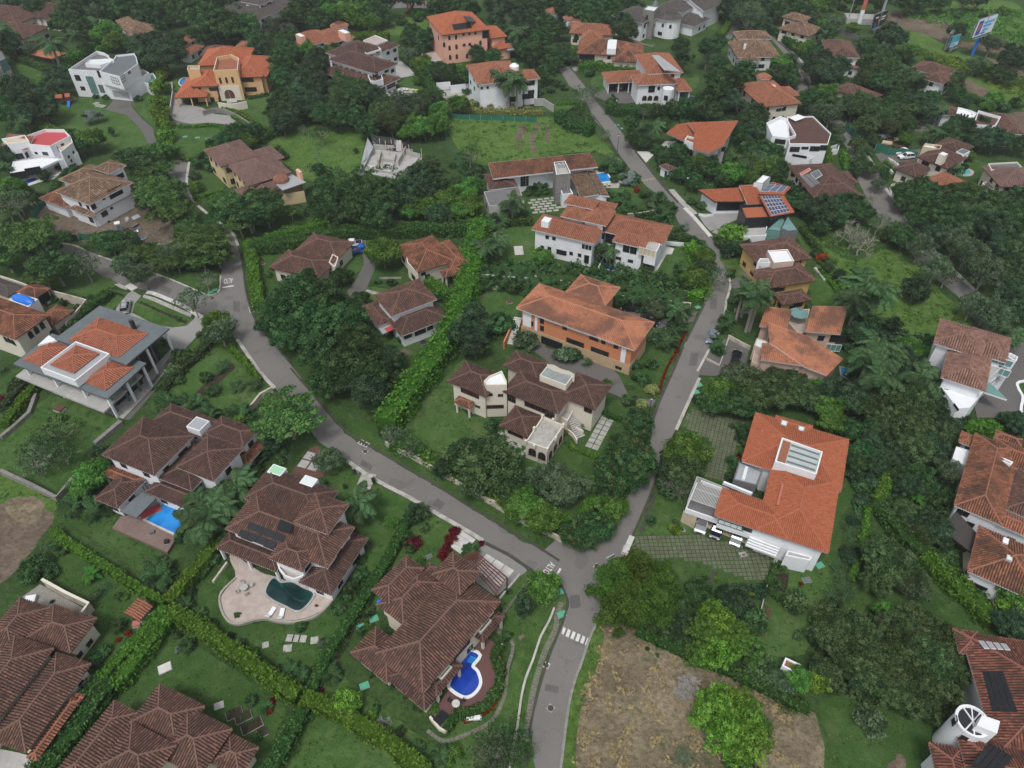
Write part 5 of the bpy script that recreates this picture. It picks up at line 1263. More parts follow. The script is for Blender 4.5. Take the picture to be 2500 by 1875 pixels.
patch('driveway','10',Q("985 845 1020 820 1090 860 1040 920 1020 990 1200 1085 1330 1105 1440 1092 1500 1035 1510 990 1605 1050 1600 1085 1440 1255 1160 1590 950 1810 700 1720 700 1650 1100 1500 1330 1260 1260 1180 880 1010 900 950"),DRIVE,.05);patch('drive_inlay','10',Q("1160 1535 1330 1305 1358 1312 1190 1542"),DDRIVE,.056)
patch('pavement','10',Q("1110 850 1200 875 1480 1000 1470 1025 1180 900 1100 870"),SLAB,.056);patch('pavement','10',Q("880 770 920 765 980 790 980 815 930 800"),SLAB,.056)
patch('driveway','00',Q("815 845 880 765 1010 770 1020 830 1100 920 1180 990 1205 1080 1215 1240 1150 1240 1140 1100 1080 990 980 890"),DDRIVE,.05);patch('driveway','00',Q("1300 870 1330 690 1380 740 1420 800 1560 830 1660 880 1860 900 1900 980 1740 960 1620 945 1370 960"),DRIVE,.05);pave('00',Q("705 815 780 745 800 765 760 800 835 805 815 835"),MATS['mown_lawn'],SLAB,(1.6,.8),.25,Q("705 815 815 835"),.055,name='path',piece='paving_slab')
patch('terrace','01',Q("1060 760 1150 690 1200 670 1330 690 1310 790 1140 830"),SLAB,.05);patch('driveway','01',Q("1120 520 1170 450 1260 520 1310 580 1200 600 1140 570"),CONC,.05);patch('terrace','01',Q("1350 410 1470 390 1550 460 1430 480 1360 460"),PINKP,.05);patch('terrace','01',Q("1500 700 1640 690 1760 720 1760 760 1700 780 1500 780"),SLAB,.05)
patch('driveway','02',Q("830 705 900 690 1090 690 1080 740 1110 790 960 800 850 770 780 740"),DDRIVE,.06);patch('driveway','02',Q("600 510 660 455 690 475 680 540 640 550"),DRIVE,.06);patch('driveway','02',Q("1115 1170 1210 1165 1250 1195 1190 1258"),WSLAB,.06);patch('driveway','02',Q("1240 1190 1340 1090 1450 1090 1470 1140 1360 1170"),WSLAB,.06)
pave('02',Q("250 1530 490 1505 560 1640 400 1660 290 1650"),G_DLAWN,SLAB,(1.5,.9),.4,Q("250 1530 490 1505"),.05,name='parking_court',piece='paving_slab',stag=True,drop=.06)
patch('terrace','02',Q("800 1320 850 1300 930 1390 990 1420 980 1450 880 1450"),SLAB,.05);steps('02',Q("870 1440 1010 1400"),5,1.2,SLAB,'short row of pale slabs by the small blue pool',name='stepping_stones')
patch('driveway','11',Q("780 830 860 720 910 620 900 520 800 460 780 420 900 410 990 480 1000 640 940 790 870 890 820 900"),DDRIVE,.05);steps('11',Q("925 822 1015 845"),7,1.1,SLAB,'row of pale square stepping stones crossing the court lawn',size=1.);steps('11',Q("1030 725 1200 722"),11,.8,GREYST,'curving line of dark stones between the court houses',size=.8)
patch('driveway','12',Q("150 1110 210 1130 400 1190 420 1260 900 1400 990 1480 1060 1640 1200 1660 1270 1660 1240 1720 1100 1690 800 1560 500 1420 320 1280"),DDRIVE,.05);patch('driveway','12',Q("900 940 1010 920 1180 950 1280 1060 1500 990 1590 980 1560 1060 1420 1080 1250 1120 1160 1060 980 1000"),DDRIVE,.052)
pave('22',Q("720 540 850 340 1000 390 960 440 830 680 660 600"),G_DLAWN,SLAB,1.15,.14,Q("850 340 1000 390"),.05,name='paved_court',piece='paving_slab',jitter=.02);pave('21',Q("1900 480 1970 420 2060 520 2170 620 2160 700 2050 610 1960 560"),G_DLAWN,SLAB,.8,.2,Q("1970 420 2170 620"),.05,name='path',piece='paving_slab',drop=.12);pave('22',Q("0 540 270 570 260 690 180 680 60 600"),G_DLAWN,SLAB,.8,.2,Q("0 540 270 570"),.05,name='path',piece='paving_slab',drop=.12)
pave('22',Q("1450 440 1540 290 1980 400 1930 560 1880 700 1800 880 1560 830 1690 700 1700 560"),MATS['dark_lawn'],PAVER,.6,.12,Q("1540 290 1980 400"),.05,name='grass_paved_forecourt',jitter=.015)
pave('22',Q("1095 1290 1570 1270 1960 1360 2200 1480 2190 1640 2140 1660 2000 1640 1690 1525 1590 1490 1120 1470 1060 1440"),MATS['dark_lawn'],PAVER,.6,.12,Q("1100 1290 1560 1280"),.055,name='grass_paved_driveway',jitter=.015)
patch('terrace','22',Q("1570 1190 1600 1130 2000 1270 1960 1350"),SAND,.075)
patch('driveway','12',Q("1640 1340 1700 1240 1840 1180 1990 1250 1960 1400 1720 1480 1600 1470"),DDRIVE,.06);patch('driveway','12',Q("1590 225 1720 225 1900 220 1920 260 1760 330 1690 360 1640 310"),DRIVE,.066);patch('driveway','12',Q("1700 370 1740 330 1800 340 1760 390"),DRIVE,.066);patch('driveway','13',Q("30 640 110 620 140 730 60 740"),DDRIVE,.06);patch('driveway','12',Q("1840 740 1900 720 2000 740 1990 800 1880 860"),DDRIVE,.06)
patch('terrace','12',Q("1200 690 1300 480 1360 480 1410 495 1390 540 1350 540 1270 680"),WSLAB,.06);patch('driveway','13',Q("1990 1400 2230 1200 2400 1300 2400 1760 2250 1800 1850 1800 1830 1700 1900 1620"),DDRIVE,.06);A('13',Q("2190 1530 2400 1560 2400 1720 2220 1740 2180 1620"),G_DLAWN,.08);kerb('13',Q("2400 1500 2180 1520 2170 1570 2205 1640 2190 1740 2230 1790"),.5,.3,WHITEP,'kerb')
patch('terrace','23',Q("1740 1420 1800 1400 1860 1480 2000 1640 2000 1840 1920 1740 1740 1560"),SAND,.04);patch('path','23',Q("1640 780 1720 770 1740 900 1700 930 1720 820"),CONC,.04)
patch('terrace','30',Q("-60 1500 140 1540 320 1590 200 1750 -60 1800"),CONC,.04);patch('gravel_court','30',Q("310 240 650 430 590 500 420 410 360 450 170 340 240 290"),plain('pale_gravel',(.22,.21,.19),.95,.3,5),.04)
patch('terrace','20',Q("830 310 880 270 1080 130 1155 170 950 388"),SLAB,.05);patch('terrace','20',Q("400 185 420 165 710 270 690 303"),SLAB,.05);patch('drive_edge','20',Q("955 392 1150 180 1215 150 1000 395"),DDRIVE,.045)
pave('21',Q("350 810 480 630 545 590 600 640 530 720 620 790 570 880 400 830"),plain('brick_edging',(.12,.06,.05),.9,.2,2),CONC,1.7,.3,Q("350 810 480 630"),.05,name='driveway',piece='paving_slab')
pave('21',Q("1740 1440 1850 1340 2150 1520 2170 1560 1930 1760 1790 1659 1680 1540"),plain('pale_joint',(.2,.2,.19),.9,.1,2),WSLAB,1.7,.13,Q("1850 1340 2150 1520"),.05,name='driveway',piece='paving_slab',jitter=.006)
steps('21',Q("955 810 890 960"),5,2.6,SLAB,'wide stepped grey slabs down from the verge to the dark villa',size=1.7,th=.12);steps('21',Q("1720 1285 1610 1400"),4,3.0,WSLAB,'broad white slab steps down to the brown house',size=1.7,th=.15,name='garden_steps');steps('21',Q("830 760 870 800"),3,.7,SLAB,'three small slabs on the verge',size=.7);steps('21',Q("1020 870 1160 960"),12,.7,GUTTER,'flush dark slabs along the verge below the kerb',size=.5,th=.03)
steps('32',Q("540 380 505 480 490 600 420 740 360 920 310 1120 265 1420"),46,.8,plain('mossy_slab',(.15,.145,.12),.9,.3,2),'long mossy footpath of slabs beside the lower street',size=.8,th=.04,name='footpath');steps('31',Q("2190 200 2090 340 1990 460 1950 600 2060 700 2020 900 1990 1120 1890 1300 1700 1400 1530 1450 1400 1370"),58,.5,plain('mossy_slab',(.15,.145,.12),.9,.3,2),'winding stone path round the walled pool terrace',size=.7,th=.04,name='footpath');steps('22',Q("1275 960 1230 1060 1150 1270"),14,.7,GUTTER,'mossy slabs up the verge by the broad orange roofed house',size=.8,th=.04,name='footpath');steps('33',Q("245 430 190 640"),11,.7,BROWNF,'brown timber steps down the right hand lawn',size=.6,th=.08,name='garden_steps');steps('32',Q("1720 140 1680 260"),6,.8,GUTTER,'small slabs crossing the garden below the grass paved drive',size=.7,th=.04)
steps('12',Q("205 478 215 545"),7,2.2,WSLAB,'row of long white slabs on the lawn left of the big white villa',size=.5,th=.1)
steps('31',Q("318 655 463 664"),3,1.1,SLAB,'three square slabs on the lawn below the pink terrace',size=1.1);steps('31',Q("145 712 160 708"),1,.9,SLAB,'single small slab on the lawn left of the others',size=.9);steps('31',Q("310 738 335 735"),1,1.1,SLAB,'lone slab standing apart in the middle of the lower lawn',size=1.2);steps('31',Q("515 676 545 672"),1,1.1,SLAB,'slab near the hedge at the end of the lawn slabs',size=1.1)
patch('earth','32',Q("205 640 240 612 265 640 225 672"),G_EARTH,.03,3)
patch('pool_terrace','31',Q("1870 660 1960 720 1930 800 1930 900 1930 1000 1870 1120 1770 1190 1620 1210 1520 1330 1440 1250 1600 1000 1650 900 1760 690"),MAROON,.4,0);kerb('31',Q("1980 700 1935 800 1960 920 1950 1020 1890 1130 1780 1205 1640 1225 1535 1370 1420 1260"),.3,.75,CREAM,'terrace_wall')
pool('31',Q("1720 755 1795 790 1740 870 1780 920 1800 1000 1760 1070 1690 1100 1600 1050 1580 1000 1660 860 1630 830 1690 780"),W_DEEP,'deep blue kidney shaped pool with white coping on the maroon terrace',.45,WHITEP,4,.55,W_BLUE,Q("1735 790 1795 815 1705 840"))
table_set('31',(1622,1170),'small round white table with dark chairs on the maroon terrace',3,z=.4);lid('31',(1505,1270),'black covered barbecue at the tip of the maroon terrace',BLACK,1.4,.9,.9,'barbecue','barbecue');lid('31',(1518,1235),'blue bucket beside the black barbecue',BLUEM,.6,.6,0,'bucket','bucket',None,1)
patch('pool_terrace','31',Q("-100 10 120 150 220 180 520 300 665 350 640 400 540 470 400 515 250 520 120 500 -90 540 -170 480 -200 350 -80 180 -120 60"),PINKP,.3,3);kerb('31',Q("660 370 560 470 400 525 260 525 120 500 -60 545 -150 510 -200 400 -190 300 -80 190"),.3,.5,plain('mossy_wall',(.3,.29,.25),.9,.2,2,dirt=(.1,.11,.07,.7)),'terrace_wall')
pool('31',Q("155 290 210 195 270 230 350 225 440 270 520 320 415 440 300 400 200 350"),W_DARK,'dark green pool curving through the pink terrace',.35,SLAB,4,.45)
lounger('31',(215,440),(180,490),'left white sun lounger on the pink terrace',z=.3);lounger('31',(285,445),(272,505),'right white sun lounger on the pink terrace',z=.3);table_set('30',(1885,270),'round stone table with curved benches on the pink terrace',4,CONC,CONC,.6,.3)
table_set('31',(345,155),'little dark table with pale chairs on the curved balcony',2,DARK,WSLAB,.35,3.2)
pool('20',Q("1125 1165 1355 1272 1470 1130 1255 1045"),W_BLUE,'bright blue rectangular pool below the dark pyramid roofs',.5,WSLAB,0,.3);mbd=MB();q=ccw(W('20',.7,(865,1228),(930,1140),(1010,1130),(1362,1300),(1290,1418)));mbd.prism(q,-.1,.7);tag(mbd.build('timber_deck',[WDECK]),'brown raised deck along the front of the bright blue pool','deck')
patch('terrace','20',Q("900 1090 1050 1150 1120 1170 1250 1030 1180 980"),SLAB,.2);lid('20',(1155,1100),'bright red daybed between shade canopy and bright blue pool',PINKR,1.6,.5,.6,'daybed','daybed',None,2.2);lid('20',(1170,1255),'small box on the brown raised deck',SLATE,.6,1.1,.3,'deck_box','box');lid('20',(1280,1325),'dark round bin near the deck corner',DARK,.7,1.3,.2,'bin','bin',None,1)
pool('02',Q("810 1340 885 1328 925 1395 850 1405"),W_BLUE,'small bright blue pool beside the long white house',.35,WHITEP,0,.2);lounger('02',(870,1415),(880,1440),'left lounger by the small blue pool',SAND);lounger('02',(900,1410),(912,1435),'right lounger by the small blue pool',SAND)
pool('01',Q("1085 760 1200 720 1330 770 1300 785 1130 800"),W_DEEP,'blue pool partly behind trees below the sunlounger terrace',.4,WHITEP,0,.3)
for i,(x,y)in enumerate(((1085,720),(1105,710),(1128,706),(1150,700),(1180,690))):lounger('01',(x,y-6),(x+14,y+10),('first','second','middle','fourth','last')[i]+' white lounger in the row by the half hidden blue pool',WHITEP if i%2==0 else SLATE)
for i,(x,y)in enumerate(((1215,690),(1240,690))):lounger('01',(x,y-8),(x+8,y+8),('left','right')[i]+' one of two white loungers apart from the row')
LG=plain('lime_cushion',(.42,.6,.02),.8,.1,2)
for i,(x,y)in enumerate(((1288,695),(1315,697))):lounger('01',(x-4,y-8),(x+8,y+8),('left','right')[i]+' lime green lounger on the terrace',LG)
pool('12',Q("830 640 870 560 910 560 905 620 1010 640 1000 670"),W_DEEP,'slim blue pool between palms in front of the big white villa',.3,WHITEP,0,.2);pool('13',Q("800 1410 870 1425 865 1500 805 1470"),W_BLUE,'small blue pool at the corner of the salmon house',.3,SLAB,0,.3);pool('00',Q("140 1410 275 1365 300 1385 165 1437"),W_DEEP,'narrow deep blue pool of the white terraced house',.3,WHITEP,0,.2);patch('terrace','00',Q("100 1420 140 1330 430 1270 500 1300 420 1380 290 1410 180 1450"),WSLAB,.06)
pool('03',Q("1715 1300 1750 1298 1800 1320 1780 1345 1720 1340"),W_TURQ,'turquoise pool with pink paving near the right edge',.9,PINKP,3,.15);pool('00',Q("1385 640 1400 610 1430 600 1440 630 1410 660"),W_BLUE,'round blue pool peeping out left of the ochre villa',.5,WSLAB,3,.15);pool('01',Q("1640 740 1690 740 1700 765 1640 770"),W_TURQ,'little green pool by the white garden wall',.3,WHITEP,3,.15);pool('01',Q("1420 476 1470 470 1480 485 1425 490"),W_TURQ,'tiny blue pool at the foot of the pink house',.2,WHITEP,0,.15)
# ================================================================ HOUSES
H=House
CW=plain('warm_plaster',(.58,.47,.28),.75,.06,.6,dirt=(.38,.3,.18,.4))
# ---- near, left to right
h=H('30','sprawling rust brown tiled house with cream end walls beside the gravel court',((710,555),(545,770)),4,wall=CREAM,roof='tile_brown')
h.B(4,Q("415 400 710 555 545 770"));h.B(4.02,Q("160 350 365 455 -150 700"));h.B(5,Q("115 640 378 785 -250 1500"));h.B(4.04,Q("430 775 703 855 120 1510"))
h.B(3.1,Q("548 1115 608 1150 238 1585"),roof='tile_rust',walls=False)
h.win(Q("690 695 612 790"),1.1,.9);h.win([(620,1005)],.9,.5);h.win([(620,1065)],1.2,.9);h.box('awning',2.6,2.75,Q("580 1070 650 1105 600 1145"),REDM)
h=H('30','red brown tiled house with four hips cut off by the bottom edge',((1235,1015),(1580,1185)),4,wall=CREAM,roof='tile_brown')
h.B(4,Q("880 1145 1062 1235 420 1720"));h.B(4.02,Q("1235 1015 1580 1185 1000 1310"));h.B(4.04,Q("1450 1190 1775 1370 1540 1730"));h.B(3.2,Q("1770 1395 1980 1495 1850 1730"));h.B(5,Q("1020 1310 1335 1478 1100 1850"))
h=H('31','large brown tiled house wrapped by a maroon terrace with a kidney shaped pool',((1965,380),(1405,1030)),6.4,wall=CREAM,roof='tile_brown')
h.B(6.4,Q("1965 380 1405 1030 1000 775"));h.B(6.3,Q("1030 385 1215 555 1330 95"));h.B(7,Q("1240 22 1362 120 1108 392 975 290"));h.B(8.2,Q("1605 0 1812 150 1650 315 1435 165"))
h.B(6,Q("1420 75 1475 112 1330 245"));h.B(3.4,Q("1005 570 810 770 1090 1005"));h.B(3.3,Q("1085 950 1370 1205 1560 1000"),roof='tile_dark');h.B(3.4,Q("1590 812 1672 870 1460 1090"),roof='tile_dark',walls=False);h.B(3.2,Q("1905 430 1995 490 1830 690 1752 630"),roof='tile_dark',walls=False)
h.skybox(Q("1488 955 1510 975 1590 880 1568 860"),.5,SLATE,CREAM,'roof_lantern');h.skybox(Q("1795 600 1815 612 1895 520 1872 500"),.5,SLATE,CREAM,'roof_lantern')
h.win(Q("1690 700 1640 755"),2,2.2,'d',DARK,BLACK);h.auto(1.2,1.2)
h=H('21','two storey dark tiled villa above a dark green pool and pink terrace',((840,1225),(640,1520)),6.2,wall=WHITE,roof='tile_dark')
h.B(6.2,Q("15 1030 840 1225 640 1520 -125 1250"),roof='tile_brown');h.B(6,Q("180 770 715 945 0 1005"));h.B(8.2,Q("545 960 760 1055 635 1280 380 1170"),roof='tile_brown');h.B(6.3,Q("175 1465 430 1560 560 1390"),roof='tile_brown')
h.B(3.3,Q("-231 1385 234 1565 -116 1260"),walls=False);h.B(3.3,Q("945 1310 650 1732 410 1650"))
h.P(3.8,Q("235 1490 480 1480 440 1600 370 1625 300 1600 255 1545"),3.,para=.7,deck=PINKP)
h.skybox(Q("180 775 215 735 302 770 265 830"),.7,plain('green_skylight',(.3,.55,.36),.3,.05),name='skylight');h.skybox(Q("420 870 470 822 548 860 510 915"),.7)
h.panels(Q("35 1180 315 1290 275 1340 5 1230"),4,1,BLACK,'solar_heater',gap=.02);h.panels(Q("-40 1235 245 1340 215 1395 -65 1290"),4,1,BLACK,'solar_heater',gap=.02);h.panels(Q("265 1160 365 1200 335 1270 237 1235"),2,1,BLACK,'solar_heater',gap=.02)
h.auto(1.3,1.4,3.4)
h=H('20','dark tiled villa with pyramid roofs around a bright blue rectangular pool',((790,665),(1190,822)),7,wall=WHITE,roof='tile_dark')
h.B(7,Q("790 665 1105 375 1480 520 1190 825"));h.B(7,Q("1365 755 1605 520 1880 615 1645 870"));h.B(6.2,Q("1620 480 1710 370 1985 478 1880 605"));h.B(5.6,Q("1330 275 1690 415 1180 400"));h.B(5,Q("1222 832 1478 945 1720 640"),slope=.3)
h.B(3.3,Q("765 970 905 1080 1095 850"));h.B(3.35,Q("830 760 1110 850 1000 900"),roof='tile_rust',walls=False);h.B(3.3,Q("1120 950 1460 1090 1540 940"));h.B(3.3,Q("1985 515 2058 580 1860 730"),roof='tile_rust')
h.skybox(Q("1442 440 1520 370 1610 410 1535 482"),.7,METAL);h.panels(Q("1572 460 1615 408 1668 430 1622 478"),2,1);h.auto(1.3,1.3,3.4)
h.slab([3,3,3,3],Q("925 1100 1052 1155 1205 1000 1095 950"),MATS['slate_grey'],DARK,.12,False)
# ---- grey modern house
h=H('10','modern house with wide slate roof planes framing mottled orange tiles',((100,1385),(830,1657)),6,wall=DCONC,roof='tile_mottle',slope=.3)
SG=MATS['slate_grey']
h.slab([6]*4,Q("100 1385 830 1657 1130 1380 400 1150"),SG,SG,.22,False);h.slab([7.2]*4,Q("420 1192 770 935 1308 1112 975 1392"),SG,SG,.25,False)
h.walls(Q("260 1390 790 1570 1030 1370 450 1180"),5.7,DARK);h.walls(Q("560 1190 775 1020 1150 1135 940 1310"),6.9,DARK)  # near-black walls stand in for shaded recess, glazing and open porch
for p in((180,1380),(400,1470),(620,1550),(815,1625),(960,1500),(1090,1385),(1265,1120),(1120,1250)):q=h.L(6 if p[0]<1100 else 7.2,p)[0];mb=MB();mb.box(q[0]-.2,q[1]-.2,-.2,q[0]+.2,q[1]+.2,5.75 if p[0]<1100 else 6.9);mb.build('column',[WHITEP],h.root)
h.slab([3]*4,Q("120 1480 800 1760 1100 1470 420 1240"),CONC,CONC,.3,False)
h.B(7.25,Q("545 1205 765 1030 1135 1155 915 1335"),walls=False);h.B(6.05,Q("190 1355 375 1215 510 1250 330 1400"),walls=False);h.B(6.1,Q("630 1520 830 1350 1020 1410 820 1585"),walls=False)
h.poly_flat(h.L(7.9,(310,1412),(585,1210),(845,1305),(580,1515)),7.9,6.2,WHITEP,METAL,.1);h.B(7.95,Q("400 1395 585 1245 760 1305 575 1452"),walls=False)
h.box('vent_pipe',7.2,9.4,Q("995 1048 1015 1042 1012 1060"),DARK);h.slab([6.6,6.6,6.6],Q("290 1242 375 1165 440 1205"),WHITEP,WHITEP,.3,False)
h.win([(900,1625)],3.4,2.4,'d',WHITEP,WHITEP);h.win(Q("960 1570 995 1540 1030 1510"),1.5,2.2,'r',DARK,SKYGL);h.win(Q("330 1470 430 1510 540 1555 650 1590"),3,2.2)
h=H('10','cream house with arched windows and a weathered tiled roof at the left edge',((385,1010),(115,1195)),6.5,wall=CREAM,roof='tile_rust')
h.B(6.5,Q("385 1010 115 1195 -60 905"));h.B(3.6,Q("440 930 540 978 405 1088"));h.B(3.4,Q("245 757 375 803 275 880 130 835"));h.B(3.4,Q("-80 745 10 730 160 785 60 870"),roof='tile_grey',rim=BROWNF)
h.P(6.2,Q("65 890 140 838 292 885 217 946"),deck=WHITEP,para=.25,wall=WHITE)
q=h.L(6.3,(95,895),(125,845),(265,880),(235,930));xs=[p[0]for p in q];ys=[p[1]for p in q];mb=MB();n=12
c0,c1,d0,d1=min(xs),max(xs),min(ys),max(ys);L_=c1-c0>d1-d0
for i in range(n):
 for j in range(6):
  def bp(i,j):
   a=math.pi*i/n;t=j/6;k=math.sin(math.pi*min(max(t,.02),.98))**.3;u=-math.cos(a)*k*.5+.5;z=5.95+1.3*math.sin(a)*k
   return(c0+(c1-c0)*t,d0+(d1-d0)*u,z)if L_ else(c0+(c1-c0)*u,d0+(d1-d0)*t,z)
  mb.add([bp(i,j),bp(i+1,j),bp(i+1,j+1),bp(i,j+1)],[(0,1,2,3)])
mb.build('barrel_roof',[BLUEM],h.root)
h.win(Q("235 1160 280 1125 325 1090 405 1150"),1.,1.7,'a');h.win(Q("45 1195 75 1205 105 1220"),.9,1.5,'a');h.win([(345,880)],3,2.4,'g',WHITEP,BLACK)
# ---- centre
h=H('12','cream two storey house with brown tiled hips, a faceted tower and a roof terrace pavilion',((85,1597),(510,1767)),6.6,wall=CREAM,roof='tile_dark')
h.B(6.6,Q("-321 1522 -196 1365 94 1482 -61 1632"));h.B(6.62,Q("85 1597 510 1767 640 1600"));h.B(6.64,Q("195 1288 440 1388 90 1400"));h.B(6.6,Q("660 1452 920 1552 800 1742 585 1600"))
h.B(3.6,Q("95 1862 185 1707 390 1807 275 1952"),roof='tile_dark');h.B(3.,Q("-276 1662 -206 1642 -141 1697 -200 1715"),roof='tile_rust',walls=False)
h.P(8.3,Q("-61 1517 -20 1478 79 1437 116 1517 118 1545 -36 1550"),deck=WHITEP,para=.35,rim=CREAM)
h.poly_flat(h.L(4.4,(265,1982),(395,1787),(560,1857),(430,2042)),4.4,0,CREAM,SLAB,.55);h.poly_flat(h.L(3.4,(500,1770),(585,1827),(635,1742),(550,1690)),3.4,0,CREAM,CONC,.5)
for p in((265,1975),(330,2010),(430,2035),(495,1950),(555,1850),(475,1810),(395,1780),(330,1875)):q=h.L(4.9,p)[0];mb=MB();mb.box(q[0]-.22,q[1]-.22,4.2,q[0]+.22,q[1]+.22,4.95);mb.build('parapet_pier',[CREAM],h.root)
h.skybox(Q("375 1468 430 1400 625 1480 575 1550"),.3,plain('grey_glazing',(.22,.25,.25),.2,.2,1,spec=.6),CREAM,zr=8.4);h.walls(Q("428 1385 480 1392 540 1425 600 1440 642 1465"),[9.6,10.2,9.8,9.7,9.4],CREAM,7.4,False)
h.win(Q("315 2067 388 2097"),1.5,2.0,'a',BROWNF);h.win(Q("453 2087 490 2032 530 1972"),1.2,1.9,'a',BROWNF)
h.win([(-166,1612)],4.,1.1,'r',BROWNF);h.win(Q("-181 1712 -106 1714"),1.1,.6,'r',BROWNF);h.win(Q("-11 1622 69 1627"),1.,.7,'r',BROWNF);h.win([(25,1715)],3.4,.9,'r',BROWNF)
h.win([(155,1647)],1.8,2.1,'r',BROWNF);h.win([(340,1722)],4.6,1.2,'r',BROWNF);h.win([(450,1772)],2,2.,'r',BROWNF);h.win([(745,1742)],1.6,1.2,'r',BROWNF);h.win([(185,1915)],3.2,1.8,'r',BROWNF)
h=H('12','long orange brick house with a salmon tiled T shaped roof and stone base',((205,960),(1105,1282)),7.6,wall=BRICKW,roof='tile_salmon',slope=.36)
bk=h.B(7.6,Q("205 960 1105 1282 1250 1066 370 765"),rim=WHITEP,ov=.9);h.B(7.62,Q("578 828 690 698 978 795 880 935"),rim=WHITEP,ov=.9)
h.poly_flat([(bk[0]+.8,bk[1]+.8),(bk[2]-.8,bk[1]+.8),(bk[2]-.8,bk[3]-.8),(bk[0]+.8,bk[3]-.8)],2.7,0,STONEW,STONEW,.0)
for s0,s1 in((.0,.09),(.15,.9)):
 mb=MB();a0,b0,a1,b1=bk;L_=a1-a0-1.8;yy=b0+.9
 if s0==.15:mb.box(a0+.9+L_*s0,yy-.05,6.4,a0+.9+L_*s1,yy,7.5)
 else:mb.box(a0+.9+L_*.01,yy-.05,3,a0+.9+L_*s1,yy,7.5)
 mb.build('white_band',[WHITEP],h.root)
mb=MB();mb.box(a0+.9+L_*.915,yy-.06,2.8,a0+.9+L_*.955,yy,7.5);mb.box(a0+.9+L_*.125,yy-.06,2.8,a0+.9+L_*.15,yy,7.5);mb.build('white_band',[WHITEP],h.root)
h.win(Q("390 1055 390 1110"),.9,1.3);h.win([(315,1075)],.5,1.2);h.win(Q("565 1108 960 1252"),1.,.9);h.win([(790,1190)],2,.9);h.win([(863,1217)],.9,.9);h.win(Q("645 1225 835 1295"),4.,1.5,'r',DARK);h.win([(465,1225)],5,2.0,'g',DARK,BLACK);h.win([(980,1415)],1.4,.7)
h=H('12','big white villa with stacked terracotta roofs and a covered balcony',((320,350),(795,460)),7,wall=WHITE,roof='tile_terra')
h.B(7,Q("320 350 400 230 840 370 795 460"));h.B(7,Q("895 370 940 225 1390 320 1330 455"));h.B(7.05,Q("940 440 990 345 1220 410 1185 497"));h.B(8.6,Q("545 242 590 165 740 185 720 287"));h.B(9,Q("715 282 760 185 942 205 885 322"));h.B(9.8,Q("580 150 610 80 822 128 795 182"));h.B(8.2,Q("810 130 955 150 930 220"))
h.skybox(Q("390 280 410 248 460 262 440 295"),1.2,WHITEP,name='chimney');h.P(7.1,Q("1185 497 1215 430 1305 460 1275 520"),3.2,para=.1,deck=CONC)
h.win(Q("430 408 482 418 392 485 447 495 615 533 680 547"),.9,.9);h.win([(540,525)],2.6,1.3);h.win([(735,485)],2.6,1.5,'r',WHITEP);h.win([(733,578)],1.2,2.2,'d',DARK,BLACK);h.win(Q("980 570 1072 592"),1.3,.8);h.win(Q("1040 492 1095 505"),1.6,2.2,'r',DARK);h.win([(1200,525)],4,2,'r',WHITEP,SAND);h.win([(915,420)],2.4,2.6);h.win(Q("868 345 862 400"),.6,1.6)
h=H('11','single storey brown tiled house beside the blue truck in the hedged court',((445,452),(570,480)),4,wall=CREAM,roof='tile_brown')
h.B(4,Q("262 660 330 505 640 600 600 690"));h.B(4.05,Q("445 452 690 415 785 500 600 560"));h.P(4.6,Q("640 600 668 535 715 560 690 640"),deck=PINKP);h.auto()
h=H('11','hip roofed reddish house with cream walls against the tall dividing hedge',((1320,682),(1590,600)),4,wall=CREAM,roof='tile_rust')
h.B(4,Q("1190 470 1440 395 1590 600 1320 682"));h.B(3.6,Q("1490 450 1570 430 1688 615 1580 640"));h.B(3,Q("1495 670 1660 640 1640 690"),walls=False);h.P(4.2,Q("1245 600 1235 530 1270 540 1330 690"),0);h.win([(1370,690)],1.2,.8);h.auto()
h=H('11','two storey brown tiled house with a split roof in the hedged court',((1130,1017),(1475,887)),6.4,wall=WHITE,roof='tile_brown')
h.B(6.4,Q("985 855 1325 735 1475 885 1130 1017"));h.B(3.7,Q("1115 1075 1445 905 1525 1000 1205 1170"),roof='tile_dark');h.B(3.5,Q("900 940 970 915 1100 1015 1050 1088"))
h.slab([3,3,3,3],Q("1020 1110 1110 1070 1150 1110 1060 1155"),METAL,METAL,.1,False);h.slab([3.02]*4,Q("1070 1115 1120 1090 1145 1115 1095 1140"),PINKR,PINKR,.1,False);h.win([(1250,1165)],1.8,1.4);h.win([(1345,1130)],2.6,1.8,'r',DARK);h.win([(1420,1095)],1.4,1.8,'r',DARK)
# ---- left, beyond the street
h=H('00','white house under construction with speckled brown roofs on bare earth',((450,1490),(690,1580)),6.8,wall=WHITE,roof='tile_old')
h.B(6.8,Q("450 1490 760 1315 950 1405 690 1580"));h.B(6.7,Q("468 1390 690 1270 840 1330"));h.B(8.2,Q("745 1310 850 1235 960 1270 840 1342"));h.B(3.4,Q("300 1530 500 1600 560 1450"),roof='tile_rust');h.B(3.6,Q("532 1607 720 1664 690 1570"));h.B(3.6,Q("715 1665 980 1490 940 1470"));h.B(3.6,Q("935 1445 1000 1398 1080 1438 995 1500"),open_=(0,))
h.win(Q("800 1532 880 1310 860 1605"),.8,.7);h.win([(890,1482)],4,2.4,'r',BROWNF);h.win([(722,1594)],1.3,1.5);h.win([(805,1647)],1.8,1.5);h.win([(700,1685)],1.6,2.4);h.win(Q("620 1575 680 1600"),1,1.2);h.win([(925,1360)],2.4,1.3)
h=H('00','white terraced house with a crimson roof panel and small pool at the left edge',((215,1110),(385,1125)),7,wall=WHITE,roof='tile_terra')
